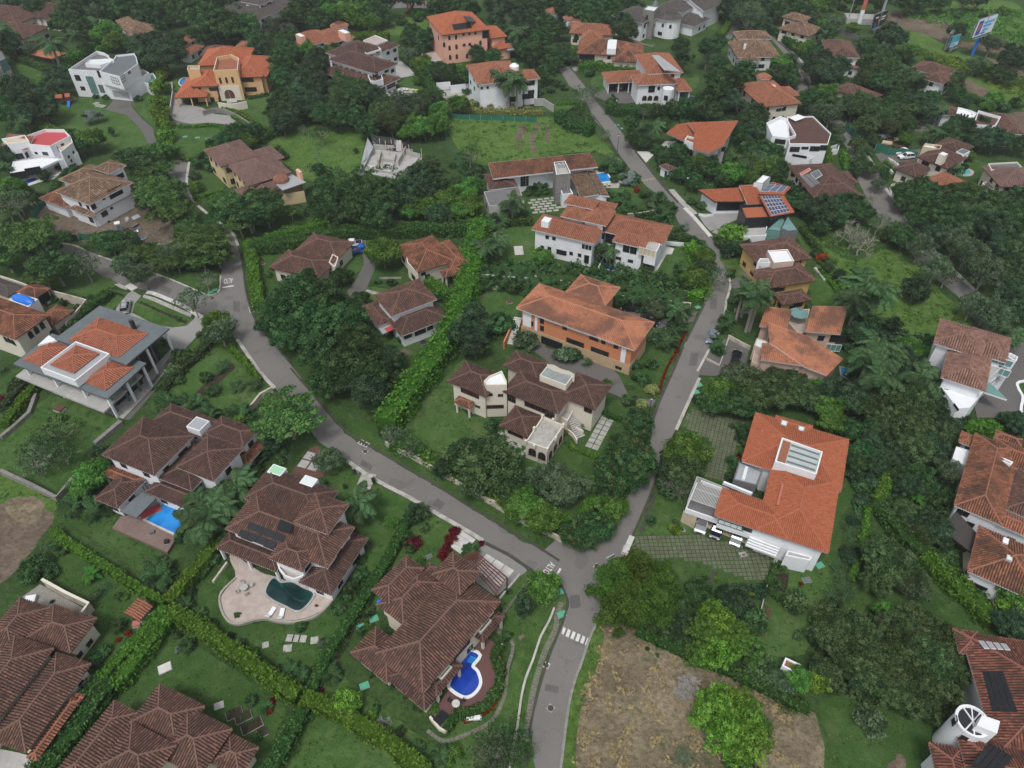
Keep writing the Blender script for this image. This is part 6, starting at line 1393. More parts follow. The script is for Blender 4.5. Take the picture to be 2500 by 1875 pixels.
h.P(7,Q("215 1112 385 1127 540 1047 490 997 345 995 205 1045"),deck=PINKR,para=.9);h.P(7.6,Q("10 1070 60 1112 225 1087 190 1040"),deck=SAND);h.B(5.4,Q("35 1145 70 1095 205 1095 228 1145"),'shed+b');h.P(3.5,Q("75 1340 100 1245 330 1215 470 1225 310 1300"),2.9,para=.2,deck=WHITEP);h.P(6.2,Q("470 1170 420 1110 545 1045 560 1100"),0,para=.8,deck=SAND);h.P(3.4,Q("450 1240 600 1180 540 1060 380 1130"),0)
h.win(Q("150 1205 215 1190"),2,1.6);h.win([(280,1180)],.9,.6);h.win([(350,1185)],1.8,1);h.win(Q("450 1150 487 1130"),1,1.8);h.win(Q("530 1210 565 1175 550 1240"),.7,.8);h.win(Q("150 1355 260 1320"),4,2.2)
h=H('00','white modern house with curved parapets and a white garage door',((525,535),(770,545)),7.2,wall=WHITE)
h.P(9,Q("525 535 745 392 800 405 835 425 850 450 880 458 770 548"),deck=DCONC,para=1.);h.P(9.3,Q("765 550 880 450 895 425 1035 410 1052 440 1062 492 925 592"),z0=5,deck=SLATE,para=.6);h.P(5.2,Q("785 640 985 662 1150 560 1105 535 930 560"),deck=CONC,para=.9);h.P(3.6,Q("1090 622 1140 575 1180 560 1202 595 1195 640 1165 660"),deck=TEALGL,para=.6)
h.P(9.2,Q("655 490 690 460 860 450 880 470 770 500"),8,para=.3,deck=SKYGL)
h.win([(600,600)],1.9,1.9);h.win([(640,682)],1.6,1.3);h.win([(712,655)],2.6,5.6,'r',DARK,TEALGL);h.win([(765,572)],1.,2.2);h.win([(890,622)],3.6,2.2,'r',DARK,SKYGL);h.win([(950,605)],2.4,2.2,'r',DARK,SKYGL);h.win([(935,728)],6.5,2.5,'g',WHITEP,METAL);h.win(Q("992 562 1002 556"),.5,.9);h.win([(785,685)],1.6,2.6,'d',DARK,SLATE)
h=H('00','ochre villa with orange tiled roofs, a hexagonal tower and white arched porch',((1825,595),(2005,590)),6.6,wall=OCHRE,roof='tile_orange')
h.B(6.6,Q("1825 597 2005 592 2068 495 1860 440"));h.B(7.,Q("1522 507 1700 500 1930 430 1800 375"));h.B(5.4,Q("1480 664 1675 664 1650 545 1560 548"));h.B(3.2,Q("1365 752 1590 748 1600 660 1445 600"),walls=False);h.B(6,Q("1960 480 2070 495 2060 590"))
h.P(10,Q("1645 542 1672 440 1780 418 1843 448 1832 537"),deck=MATS['tile_terra'],para=1.2,rim=CREAM);h.P(8.4,Q("1443 532 1450 505 1540 505 1538 535"),rim=CREAM,para=.7);h.P(4.8,Q("1680 668 1845 662 1850 610 1690 610"),wall=CREAM,para=.1)
h.win(Q("1700 622 1748 619 1795 616"),.7,1.9,'r',BROWNF);h.win([(1910,617)],4,1.3,'r',DARK);h.win([(1935,690)],4,1.5,'r',DARK);h.win([(1645,687)],2.6,1.1,'r',DARK);h.win(Q("1640 768 1690 765"),1.3,1.5,'r',DARK);h.win([(1770,725)],3.4,3.2,'a',CREAM,BROWNF);h.win([(1540,685)],.9,.8)
h=H('00','mauve brown tiled house with warm yellow walls, an orange dome and metal porch roof',((1568,1158),(1700,1285)),6.8,wall=CW,roof='tile_mauve')
h.B(6.8,Q("1568 1158 1860 1088 1945 1215 1700 1285"));h.B(6.4,Q("1790 1310 1940 1222 2250 1330 1895 1412"));h.B(5.6,Q("1930 1170 2085 1125 2185 1220 2040 1252"));h.B(4.5,Q("1900 1420 2110 1350 2150 1460 1965 1505"));h.B(3.3,Q("1805 1465 1880 1512 1965 1435"))
h.slab([5.6,5.6,5.2,5.2],Q("2130 1420 2230 1332 2362 1405 2178 1472"),METAL,METAL,.12,False);h.walls(Q("2170 1500 2345 1470 2320 1400 2140 1440"),3.4,CW);mb=MB();p=h.L(6.,(2166,1378))[0]
for i in range(10):
 for j in range(4):
  f=lambda i,j:(p[0]+2.2*math.cos(i*.6283)*math.cos(j*.39),p[1]+2.2*math.sin(i*.6283)*math.cos(j*.39),5.6+1.6*math.sin(j*.39));mb.add([f(i,j),f(i+1,j),f(i+1,j+1),f(i,j+1)],[(0,1,2,3)])
mb.build('dome',[MATS['tile_salmon']],h.root,True);h.box('chimney',5,7.5,Q("2285 1310 2300 1300 2310 1330"),PINK);h.auto(1.2,1.5,3)
# ---- top row
h=H('01','white walled house with a steep brown oval ended roof above a sunlounger terrace',((680,470),(955,555)),6.8,wall=WHITE,roof='tile_dark')
h.B(6.8,Q("660 450 958 558 1175 492"));h.B(6.9,Q("640 395 950 335 860 480"));h.B(6,Q("1010 355 1100 320 1170 355 1060 395"),open_=(0,));h.P(8,Q("895 387 1010 350 1045 377 930 412"),deck=CONC,para=.4);h.B(3.4,Q("665 515 970 680 1195 605"),roof='tile_brown',ov=1.4);h.P(7,Q("905 312 1000 270 1095 310 960 350"),0,deck=PINKP,para=.3);h.P(5.6,Q("940 575 965 635 1060 610 1040 560"),3.4,para=.9)
h.win([(1120,650)],4,2.4);h.win(Q("1010 690 1060 680"),1.8,2.4);h.win([(1000,575)],2.6,2.2);h.win([(1085,540)],2,1.6);h.auto(1.6,1.1,3)
h=H('01','pink three storey house with orange pyramid roofs and rows of small arched windows',((1515,272),(1880,228)),10.5,wall=PINK,roof='tile_orange')
h.B(10.5,Q("1490 205 1515 272 1880 228 1700 98"));h.B(10.2,Q("1418 155 1490 215 1660 110"),roof='tile_salmon');h.B(7.2,Q("1880 210 1930 200 1990 255 1890 297"));h.B(4,Q("1885 330 1960 295 2035 345 1920 385"));h.slab([3.6,4.4,4.4,3.6],Q("2015 390 2010 335 2110 322 2125 380"),METAL,METAL,.1,False)
h.panels(Q("1590 188 1725 168 1745 215 1605 232"),3,1,BLACK,'solar_heater',gap=.03);h.panels(Q("1680 122 1735 125 1785 172 1720 165"),2,1,BLACK,'solar_heater',gap=.03)
h.win(Q("1570 292 1622 287"),.8,1.5);h.win(Q("1680 267 1725 263 1772 257"),.9,.7);h.win(Q("1487 290 1530 345 1572 370 1625 360 1577 442 1628 436 1707 432 1755 420 1810 330"),.9,1.7,'a',BROWNF);h.win(Q("1685 346 1728 341"),1.2,1.,'a',BROWNF);h.win([(1850,265)],2.6,2.6)
h=H('02','tall white villa fronted by three royal palms and a yellow hedge',((-101,655),(34,640)),9,wall=WHITE,roof='tile_terra')
h.B(9,Q("-156 515 -101 655 34 640 140 470"));h.B(9,Q("210 548 325 540 350 607 245 617"));h.P(8.4,Q("20 650 30 560 240 560 245 625"),para=.4);p=h.L(9.6,(175,530))[0]
mb=MB();mb.bar((p[0],p[1],8),(p[0],p[1],10.6),1.6,0,14);mb.bar((p[0],p[1],10.6),(p[0],p[1],11.3),1.6,0,14,.6);mb.build('drum',[WHITEP],h.root)
h.win([(288,642)],4,1.5);h.win([(282,742)],4,1.7);h.win([(285,828)],4,1.8);h.win([(165,765)],2.8,1.8);h.win(Q("-75 680 -30 675"),.8,.8);h.auto(1.4,1.3,5,prob=.4)
h=H('02','low house with bright orange tiled hips at the end of the upper lane',((612,257),(950,277)),4.4,wall=CREAM,roof='tile_terra')
h.B(4.4,Q("612 257 625 185 930 208 950 277"));h.B(4.45,Q("690 300 720 235 845 240 850 300"));h.win([(655,288)],2,2.,'a');h.auto(1.2,1.3,3)
h=H('02','small round orange roofed turret house among the far trees',((420,90),(530,100)),4,wall=WHITE,roof='tile_terra');h.tower(4,(470,80),62,'tile_terra')
h=H('02','pale house with two little orange roofs behind the upper lane',((560,150),(700,170)),4,wall=WHITE,roof='tile_terra');h.tower(4.6,(595,135),45,'tile_terra');h.B(4,Q("635 165 650 135 700 150 712 170"));h.B(3,Q("600 190 620 160 700 175 710 200"),roof='tile_terra')
h=H('02','rust streaked tiled house with a white roof light and dark garage opening',((660,410),(1050,430)),4.4,wall=CREAM,roof='tile_rust')
h.B(4.4,Q("660 410 1000 430 1050 330 740 310"));h.B(4.4,Q("930 470 1040 340 1170 410 1110 480"));h.B(4.5,Q("660 400 800 415 835 330 690 320"));h.B(5,Q("850 425 860 370 1030 380 1050 425"));h.skybox(Q("905 375 900 305 945 305 960 378"),.8,WHITEP);h.win([(735,440)],6,2.4,'g',CREAM,BLACK);h.auto()  # black panel paints the shade inside the open garage
h=H('02','white house with a grey stone tower and dark roofs at the top of the hill',((1240,130),(1460,185)),7,wall=WHITE,roof='tile_grey')
h.B(7,Q("1070 110 1090 50 1190 80 1165 180"));h.B(7,Q("1240 125 1270 50 1420 70 1350 160"));h.tower(7,(1380,130),95,'tile_grey');h.B(7.6,Q("1350 60 1430 -20 1520 20 1470 100"));h.B(7.4,Q("1500 40 1530 -40 1705 10 1640 90"),'gableB');h.B(4,Q("1490 180 1500 100 1615 150 1560 205"),walls=True)
h.P(10.5,Q("1168 72 1205 40 1292 50 1258 85"),wall=GREYST,deck=SKYGL,para=.3);p=h.L(8,(1265,32))[0];mb=MB();[mb.bar((*p,6+i*.6),(*p,6.6+i*.6),1.9*math.cos(i*.25),0,14,1.9*math.cos((i+1)*.25))for i in range(6)];mb.build('dome',[SLATE],h.root)
h.panels(Q("1555 45 1610 -5 1672 20 1612 80"),4,3,SOLAR,frame=WHITEP);h.win([(1258,235)],2.4,2.8,'a',WHITEP);h.win([(1262,163)],2.6,1.6,'r',WHITEP);h.win(Q("1380 205 1322 195"),1.,1.4,'a');h.win([(1195,150)],1.6,3.4,'a',DARK);h.auto(1.2,1.3,3.5,prob=.5)
h=H('02','white house with a half stripped grey roof under repair and a wide carport',((1145,660),(1440,647)),6.6,wall=WHITE,roof='tile_terra')
h.B(6.6,Q("1118 655 1440 645 1390 570 1130 575"));h.B(8.6,Q("1150 420 1195 560 1470 560 1400 450"));h.B(3.8,Q("850 562 912 634 1110 632 1185 545"),open_=(0,));h.B(5.6,Q("1420 640 1440 705 1538 690 1480 605"),open_=(0,))
h.panels(Q("1235 425 1290 425 1465 555 1330 540"),3,3,METAL,'roof_sheet',lift=.18,gap=.02);h.tower(6.2,(1365,680),55);h.win([(1235,687)],2.2,2.2);h.win([(1290,680)],.9,1.2,'a');h.win(Q("1180 757 1222 757 1270 757"),1.6,1.7,'a',BROWNF);h.win([(1345,757)],1.4,1.6);h.auto(1.2,1.2,4,prob=.3)
h=H('02','modern house with bright orange fan shaped roof planes and a concrete tower',((1540,1190),(1680,1190)),6,wall=WHITE,roof='tile_orange')
h.slab([7.2,8,6.4,5.6,5.8],Q("1570 945 1905 930 1785 1125 1680 1187 1555 1150"),'tile_orange',METAL);h.slab([4.4,4.9,5.2,4.6,4.4],Q("1350 1027 1430 962 1510 945 1582 1037 1490 1088"),'tile_orange',METAL);h.slab([5.8,6,6,5.8],Q("1510 948 1640 942 1655 1000 1580 1040"),'tile_orange',METAL)
h.walls(Q("1570 1140 1680 1180 1775 1120 1860 960 1580 960"),[5.2,5.0,5.8,6.9,6.4]);h.P(5.4,Q("1665 1108 1785 1100 1800 1137 1690 1142"),wall=CONC,deck=TEALGL,para=.5,rim=WHITEP);h.P(5.6,Q("1490 1078 1510 1045 1602 1070 1577 1112"),3.5,deck=MATS['tile_terra'],para=.6);h.walls(Q("1440 1000 1500 960 1570 1040 1490 1080"),4.2,WHITE,close=False)
h.win([(1575,1235)],1.4,1.8);h.win(Q("1815 1080 1790 1150"),1.2,1.4);h.win([(1610,1215)],.8,1.6)
h=H('02','tiny white gatehouse with a tiled roof beside the upper street',((1305,1285),(1360,1315)),2.8,cat='gatehouse',wall=WHITE,roof='tile_brown',name='gatehouse');h.B(2.8,Q("1303 1285 1340 1262 1425 1295 1360 1316"),ov=.4);h.win([(1345,1340)],.8,1.6,'d',DARK,BROWNF)
h=H('02','long white house under a single brown roof plane with a grey stone stair tower',((10,1377),(820,1287)),6,wall=WHITE,roof='tile_old')
h.slab([7,7,5.8,5.8],Q("-25 1258 760 1178 822 1287 10 1378"),'tile_rust',WHITEP);h.walls(Q("0 1265 745 1195 790 1275 25 1368"),[6.6,6.6,5.3,5.3]);h.slab([4.2,4.4,3.6,3.8],Q("600 1345 735 1315 830 1500 690 1520"),'tile_old',WHITEP);h.slab([3.8,4,3.3,3.2],Q("745 1318 800 1318 910 1515 845 1505"),'tile_old',WHITEP);h.walls(Q("610 1350 790 1325 890 1505 690 1510"),3.2)
h.P(8.6,Q("480 1250 568 1240 612 1335 500 1347"),wall=GREYST,deck=CONC,rim=WHITEP,para=.5);h.P(4,Q("525 1430 600 1440 630 1490 545 1500"),wall=WHITE,deck=DCONC,para=.4);h.B(4.,Q("-60 1345 -10 1450 200 1440 100 1400"),roof='tile_dark',slope=.2);h.P(3.6,Q("-60 1478 215 1442 255 1565 -20 1590"),deck=DCONC,para=.25,wall=CONC)
p=h.L(8.2,(545,1285))[0]
for i in range(4):mb=MB();mb.bar((p[0]-.9+.6*(i%2)*2,p[1]+.7*(i // 2)-.3,8.1),(p[0]-.9+.6*(i%2)*2,p[1]+.7*(i // 2)-.3,9.0),.38,0,10);mb.build('water_tank',[METAL],h.root)
h.win(Q("233 1398 254 1396 276 1394"),.7,3.,'r',DARK);h.auto(1.4,1.2,5,prob=.4)
# ---- right of the upper street
h=H('12','modern house with solar panel arrays on orange roofs and a black garage door',((1720,132),(1960,132)),4.4,wall=WHITE,roof='tile_orange')
h.slab([4.8,4.8,4.2,4.2],Q("1595 42 1915 25 1962 132 1720 134"),'tile_orange',DARK);h.walls(Q("1625 60 1905 40 1945 125 1730 128"),3.8);h.slab([6.2,6.2,5.4,5.4],Q("1912 8 2040 3 2100 150 1975 155"),'tile_orange',WHITEP);h.slab([7.2,7.6,7.4,6.8],Q("2055 75 2165 -18 2312 18 2255 85"),'tile_orange',DARK);h.slab([7,6.8,6.2,6.4],Q("2065 90 2256 85 2338 218 2150 250"),'tile_orange',DARK)
h.walls(Q("2080 85 2240 60 2300 205 2160 225"),5.8,DCONC);h.walls(Q("1980 20 2090 10 2110 140 2000 150"),5.,WHITE);h.P(6.2,Q("1918 160 2110 150 2148 252 1960 262"),wall=BLACK,deck=MATS['tile_orange'],para=.7);h.P(3.6,Q("1950 300 2130 288 2120 395 1945 402"),para=.3);h.P(4.6,Q("2120 350 2250 235 2280 330 2230 362"),wall=TEALGL,deck=TEALGL,para=.05,rim=DARK);h.P(5,Q("2230 340 2285 235 2368 355 2290 362"),wall=DCONC,deck=TEALGL,para=.05,rim=DARK)
h.panels(Q("2082 86 2220 85 2305 208 2162 238"),6,5,SOLAR,frame=WHITEP);h.panels(Q("2080 55 2150 -12 2290 12 2250 58"),6,3,SOLAR,frame=WHITEP)
h.win([(1840,170)],7,2.4,'g',DARK,BLACK);h.win(Q("2010 375 2050 365"),1,2,'r',DARK);h.P(7.4,Q("2025 -15 2090 -75 2155 -60 2095 -5"),5,para=.4,deck=WHITEP,rim=DARK)
h=H('13','ochre house with dark brown roofs and a square white roof terrace',((240,802),(605,740)),5.4,wall=YELLOW,roof='tile_brown')
h.B(5.4,Q("85 455 440 437 555 575 140 600"));h.B(5.4,Q("125 690 390 618 607 738 245 802"));h.B(3.3,Q("315 862 460 815 572 893 345 918"));h.P(7.8,Q("233 510 388 500 440 590 283 605"),wall=ROSE,deck=WHITEP,para=.25,rim=WHITEP);h.P(6.6,Q("155 600 175 570 240 570 258 608"),wall=WHITE,para=.4);h.tower(7.6,(443,520),16,None,OCHRE);h.win([(325,812)],2.6,.9);h.win([(470,925)],2.2,1.4);h.auto(1.4,1.1,3.4)
h=H('13','salmon tiled house of four curving roof planes with rose walls',((180,1352),(510,1395)),6,wall=ROSE,roof='tile_salmon')
h.slab([6.4,6.4,6,6],Q("225 942 422 970 388 1105 170 1092"),'tile_salmon',ROSE);h.slab([8,8,7,7],Q("580 938 847 945 797 1155 523 1132"),'tile_salmon',ROSE);h.slab([7.2,6.8,5.6,5.6,6.4,6.8],Q("235 1065 560 1170 810 1352 690 1477 530 1400 250 1225"),'tile_salmon',ROSE);h.slab([6.6,6.6,6,6],Q("192 1222 545 1235 510 1397 180 1352"),'tile_salmon',ROSE)
h.walls(Q("200 1230 520 1245 490 1385 195 1345"),5.8);h.walls(Q("590 955 830 960 785 1145 545 1125"),[7.6,7.6,6.6,6.6]);h.walls(Q("260 1090 560 1190 785 1350 685 1455 530 1390 265 1215"),[6.7,6.4,5.3,5.3,6,6.4]);h.walls(Q("235 960 400 980 375 1090 190 1080"),5.8);h.P(3.4,Q("390 1060 430 970 560 960 520 1140 480 1160"),deck=PINKP,para=.5);h.P(3,Q("450 1480 570 1400 690 1480 660 1530"),deck=TEALGL,para=.1);h.P(4.6,Q("130 1240 150 1185 250 1215 200 1275"),deck=SKYGL,para=.1);h.P(3.5,Q("110 1370 140 1240 220 1260 190 1400"),deck=PINKP,para=.6)
h.win([(420,1448)],2.2,1.2,'r',DARK);h.win([(775,1190)],3,2.,'r',DARK);h.win([(740,1260)],3,1.8,'r',WHITEP,TEALGL);h.auto(1.3,1.2,5,prob=.5)
h=H('13','tall white house with red brown hips and green framed balconies by the right edge',((1960,1342),(1912,1597)),8.6,wall=WHITE,roof='tile_dusty')
h.B(8.6,Q("1572 1490 1640 1258 1962 1342 1912 1597"));h.B(9.7,Q("1545 1125 1745 1087 1900 1242 1690 1280"));h.B(8.7,Q("1810 1140 1905 1128 2088 1310 1962 1342"));h.P(8.4,Q("2070 1312 2105 1298 2168 1330 2155 1362 2120 1350"),para=.5);h.P(6.8,Q("1960 1345 2075 1310 2120 1350 1930 1500"),para=.2);h.P(4.2,Q("1490 1605 1570 1560 1690 1690 1640 1745"),deck=CREAM,para=.05);h.P(6,Q("1575 1560 1640 1500 1900 1600 1800 1720 1700 1730"),para=.1,deck=WHITEP)
h.slab([4.2,4.2,4.2],Q("1930 1510 1910 1605 2082 1662"),TEALGL,WHITEP,.3,False);h.win(Q("2020 1362 2000 1435 1985 1510"),4.5,1.6,'r',WHITEP,TEALGL);h.win([(1585,1600)],1.6,.5);h.win([(1690,1720)],1.6,.5)
h=H('23','rambling old house of rust and black streaked tiles at the right edge',((1705,1068),(2035,1207)),4.6,wall=WHITE,roof='tile_rust')
h.B(4.6,Q("1835 500 2145 740 2035 1207 1705 1068"),ov=.5);h.B(4.4,Q("1950 650 2060 560 2350 690 2240 800"));h.B(4.2,Q("2000 475 2195 545 2190 590 2000 530"));h.B(4,Q("2130 800 2060 1080 2400 1200 2420 860"),roof='tile_brown');h.B(4.2,Q("1955 1180 2010 1090 2400 1240 2380 1330"),roof='tile_terra');h.B(4.5,Q("1825 1370 1880 1290 2400 1440 2040 1680"));h.P(3.4,Q("1660 690 1690 600 1790 630 1780 760"),deck=WHITEP,para=.2);h.B(3.6,Q("1710 560 1740 510 1830 520 1800 600"),roof='tile_terra')
h.slab([3.2]*5,Q("1640 1200 1690 1098 1862 1290 1805 1425 1640 1290"),MATS['tile_grey'],DARK,.15,False);h.P(5.6,Q("1945 655 1975 650 2130 720 2110 745"),3.5,para=.05);h.skybox(Q("2052 1320 2075 1305 2095 1330 2070 1345"),1.0,WHITEP,name='chimney');h.skybox(Q("2078 1450 2105 1440 2125 1465 2098 1478"),.15,SKYGL,CONC)
h.win([(1740,1110)],1.8,1.2);h.auto(1.2,1.,3.2)
h=H('33','dark red tiled house with a white round glass roofed tower in the bottom right corner',((1845,628),(2212,682)),5.4,wall=WHITE,roof='tile_redbrown')
h.B(5.4,Q("1800 620 2600 740 2003 1560"));h.B(5.2,Q("1660 585 1850 612 1900 800 1780 760"));h.B(5,Q("1512 1610 1635 1490 1760 1620 1600 1850"));h.B(5.5,Q("1745 1600 1905 1425 2500 1800 2250 2000"))
p,r=h.tower(7.5,(1815,1300),118,None,WHITE,n=28,ov=0);mb=MB();mb.prism([(p[0]+(r-.25)*math.cos(i*.2244),p[1]+(r-.25)*math.sin(i*.2244))for i in range(28)],7.45,7.56);mb.build('glass_roof',[GLASS],h.root)
for a in(0,.6,1.2):mb=MB();mb.bar((p[0]-r*math.cos(a+.8),p[1]-r*math.sin(a+.8),7.6),(p[0]+r*math.cos(a+.8),p[1]+r*math.sin(a+.8),7.6),.1,0,4);mb.build('glazing_bar',[WHITEP],h.root)
mb=MB()
for i in range(28):a,b=i*.2244,(i+1)*.2244;mb.bar((p[0]+r*math.cos(a),p[1]+r*math.sin(a),7.55),(p[0]+r*math.cos(b),p[1]+r*math.sin(b),7.55),.2,0,4)
mb.build('rim',[WHITEP],h.root);h.P(9,Q("1848 1330 1890 1250 2028 1298 2005 1392"),4.5,para=.02,deck=WHITEP);h.win(Q("1678 1295 1740 1435"),.8,1.6)
h.panels(Q("1850 668 2078 698 2118 752 1902 738"),4,1,METAL,'skylight',frame=WHITEP,gap=.12);h.panels(Q("1890 912 2050 908 2165 1228 1968 1222"),4,1,BLACK,'solar_heater',gap=.03);h.panels(Q("1945 1462 2130 1570 2000 1730 1800 1630"),4,1,BLACK,'solar_heater',gap=.03)
h=H('23','large white house with a broad clean orange roof, framed roof light and three car porch',((-175,1130),(672,1416)),6.4,wall=WHITE,roof='tile_orange',slope=.3,per=.29)
h.B(6.4,Q("672 1416 788 868 150 1235"),rim=METAL);bb=h.B(6.42,Q("-175 1130 392 1325 -62 935"),rim=METAL,z0=3);h.B(6.4,Q("160 345 855 572 805 797 35 715"),rim=METAL);h.B(6.36,Q("300 362 578 450 560 520"),rim=METAL)
h.P(8.6,Q("345 530 660 640 612 815 290 715"),5.5,para=.35,deck=plain('pale_grey_glazing',(.36,.42,.41),.2,.1,1,spec=.6),rim=WHITEP)
q=h.L(8.3,(345,530),(660,640),(612,815),(290,715));f=lambda u,v:tuple(np.array(q[0])*(1-u)*(1-v)+np.array(q[1])*u*(1-v)+np.array(q[2])*u*v+np.array(q[3])*(1-u)*v)
for k in range(4):mb=MB();a,b=f(.26,.14+k*.23),f(.94,.14+k*.23);c,d=f(.94,.2+k*.23),f(.26,.2+k*.23);mb.prism([a,b,c,d],8.26,8.34);mb.build('shade_slat',[DCONC],h.root)
mb=MB();mb.prism([f(.05,.06),f(.24,.06),f(.24,.94),f(.05,.94)],8.26,8.33);mb.build('tiled_strip',[MATS['tile_terra']],h.root)
h.poly_flat(h.L(5.6,(14,715),(195,792),(150,900),(-30,855)),5.6,0,DCONC,METAL,.1);h.box('light_slot',5.5,5.75,Q("62 750 85 760 40 850"),SKYGL);h.slab([5.6]*4,Q("-110 878 -100 868 120 955 110 968"),WHITEP,WHITEP,.5,False)
h.skybox(Q("340 400 350 395 390 410 380 445"),.3,SKYGL,METAL);h.skybox(Q("472 445 482 440 522 455 512 490"),.3,SKYGL,METAL);h.panels(Q("340 880 362 885 325 1055 298 1050"),1,1,REDM,'ridge_duct',lift=.6)
h.win([(-50,1205)],4,1.1,'r',DARK,SKYGL);h.win([(75,1240)],1.6,.8)
for k in range(6):a=[(112-k*9,1264+k*17),(348-k*9,1352+k*17)];q0=h.L(3.45,*a);mb=MB();mb.bar((*q0[0],3.45-k*.07),(*q0[1],3.45-k*.07),.2,0,4);mb.build('canopy_slat',[WHITEP],h.root)
mb=MB();mb.box(bb[0]+.7,bb[1]+.7,2.85,bb[2]-.7,bb[3]-.7,3.0);mb.build('floor_slab',[WHITEP],h.root)
h.P(4.1,Q("-401 1080 -151 1165 -66 935 -306 850"),z0=3,deck=DCONC,para=.7);h.walls(Q("-415 1090 -310 1148"),3.2,SAND,close=False);h.walls(Q("-330 1040 120 1190 180 1060"),3,SAND,close=False)
h.slab([3.3,3.3,2.95,2.95],Q("105 1262 345 1350 305 1438 62 1345"),TEALGL,WHITEP,.08,False);h.P(3.4,Q("390 1400 580 1450 560 1480 370 1440"),para=.1)
pergola('22',Q("1585 835 1830 930 1775 1095 1520 1005"),6.2,plain('pale_grey_paint',(.5,.5,.48),.6,.05),'pale slatted pergola over the forecourt of the broad orange roofed house',24,2,.055)
# ---- far right
def simple(t,label,ax,hz,wall,roof,blocks,**k):
 h=H(t,label,ax,hz,wall=wall,roof=roof)
 for b in blocks:h.B(*b[:2],**(b[2]if len(b)>2 else{}))
 h.auto(k.get('w',1.3),1.3,3.2);return h
h=H('03','white modern house with a dark tiled roof and deck terrace on the slope',((400,1107),(630,1110)),7.2,wall=WHITE,roof='tile_dark')
h.P(7.2,Q("400 1107 385 900 585 895 725 1030 700 1112"),deck=MATS['tile_dark'],para=.35);h.P(7.8,Q("225 945 335 895 385 915 455 1040 390 1062 270 1047"),para=1.,deck=WHITEP);h.P(6.6,Q("630 1045 720 1025 700 1115 625 1112"),para=.8,deck=WHITEP);h.P(3.4,Q("415 1205 450 1150 690 1120 560 1230"),deck=CONC,para=.1);h.panels(Q("395 905 470 880 530 905 450 935"),1,1,WHITEP,'skylight',lift=.6);h.win(Q("443 1152 597 1147"),2.8,1.5);h.win([(522,1142)],2,.8);h.win([(330,1092)],3,1.4);h.win([(480,1205)],4,.7);h.win([(665,1140)],2,1.6)
h=simple('03','cream house with arched windows and a dark roof patched in black and orange',((592,1530),(925,1512)),6,CREAM,'tile_dark',[(6,Q("415 1280 690 1262 870 1420 592 1530")),(6.02,Q("592 1530 925 1512 860 1400 640 1420")),(5.6,Q("740 1327 850 1320 918 1410 840 1420"))])
h.win(Q("630 1557 686 1553 520 1452 487 1412 437 1342"),1.5,1.5,'a',BROWNF);h.panels(Q("478 1335 555 1292 572 1310 492 1355"),1,1,REDM,'roof_hatch',frame=WHITEP);h.panels(Q("560 1335 625 1305 660 1350 600 1385"),1,1,SLATE,'skylight',frame=WHITEP);h.panels(Q("480 1355 560 1340 640 1410 570 1450"),2,1,DCONC,'roof_sheet')
simple('03','brown roofed house with two white domed vents between two lanes',((0,440),(230,440)),5,WHITE,'tile_old',[(5,Q("0 300 60 245 240 265 260 300")),(5,Q("-30 390 30 320 270 350 235 440")),(4.4,Q("0 445 40 400 150 420 160 470"))]).tower(8,(62,340),20,None,WHITEP)
h=H('03','terracotta roofed house with a round brick drum and small red turret',((200,825),(440,802)),6,wall=CREAM,roof='tile_terra');h.B(6,Q("60 640 200 827 440 802 300 640"));h.tower(9,(205,590),58,'tile_terra');h.tower(8.4,(262,660),48,None,PINK);h.B(5.8,Q("300 700 350 670 462 715 430 745 320 735"));h.B(3.4,Q("0 800 20 775 90 800 60 840"),roof='tile_brown');h.win(Q("310 848 330 845 352 842"),.8,1.,'a');h.auto(1.,1.4,2.6)
simple('03','cream house with a stepped brown roof near the top hedge',((385,220),(560,265)),5,CREAM,'tile_old',[(7,Q("355 125 420 100 555 145 480 165")),(4.6,Q("385 195 430 165 560 195 612 250 500 270"))])
h=simple('03','brown roofed white house over an orange lower roof and stone arch',((740,432),(930,440)),7,WHITE,'tile_brown',[(7,Q("655 325 870 320 930 438 790 440")),(3.8,Q("815 515 850 480 900 450 955 510"),dict(roof='tile_orange'))])
simple('03','dark roofed bungalow almost buried among trees on the right slope',((870,730),(1000,775)),4,CREAM,'tile_brown',[(4,Q("795 660 900 655 970 700 860 730")),(4,Q("860 735 960 680 1108 740 1000 778"))])
simple('03','pale house with long brown hips below the rough slope',((1440,605),(1580,645)),5.5,WHITE,'tile_brown',[(5.5,Q("1350 530 1430 470 1660 555 1560 580")),(5.5,Q("1440 605 1520 545 1655 600 1580 650"))])
h=H('03','white rendered house with stepped parapets and an orange dome near the right edge',((1830,960),(2000,970)),5,wall=WHITE,roof='tile_brown');h.P(6,Q("1690 880 1705 825 1800 850 1850 870 1800 950"),deck=WHITEP);h.P(6.4,Q("1825 960 1860 850 2035 900 1990 970"),deck=MATS['tile_brown'],para=.8);h.B(4,Q("1575 885 1600 825 1700 835 1695 890"));h.B(4.4,Q("1990 930 2060 880 2140 940 2080 1030"));h.tower(4.5,(1800,905),28,'tile_orange',rs=.9);h.win(Q("1720 905 1745 910 1770 915"),.6,2.4);h.auto(1.,1.2,4)
h=simple('03','brown roofed house by the car park with a white chimney and turquoise pool',((1445,1185),(1690,1280)),5.6,CREAM,'tile_dark',[(5.6,Q("1430 1190 1570 1140 1690 1265 1560 1280")),(6,Q("1580 1130 1610 1070 1765 1110 1700 1200")),(3.6,Q("1250 1290 1300 1250 1500 1300 1310 1340"))])
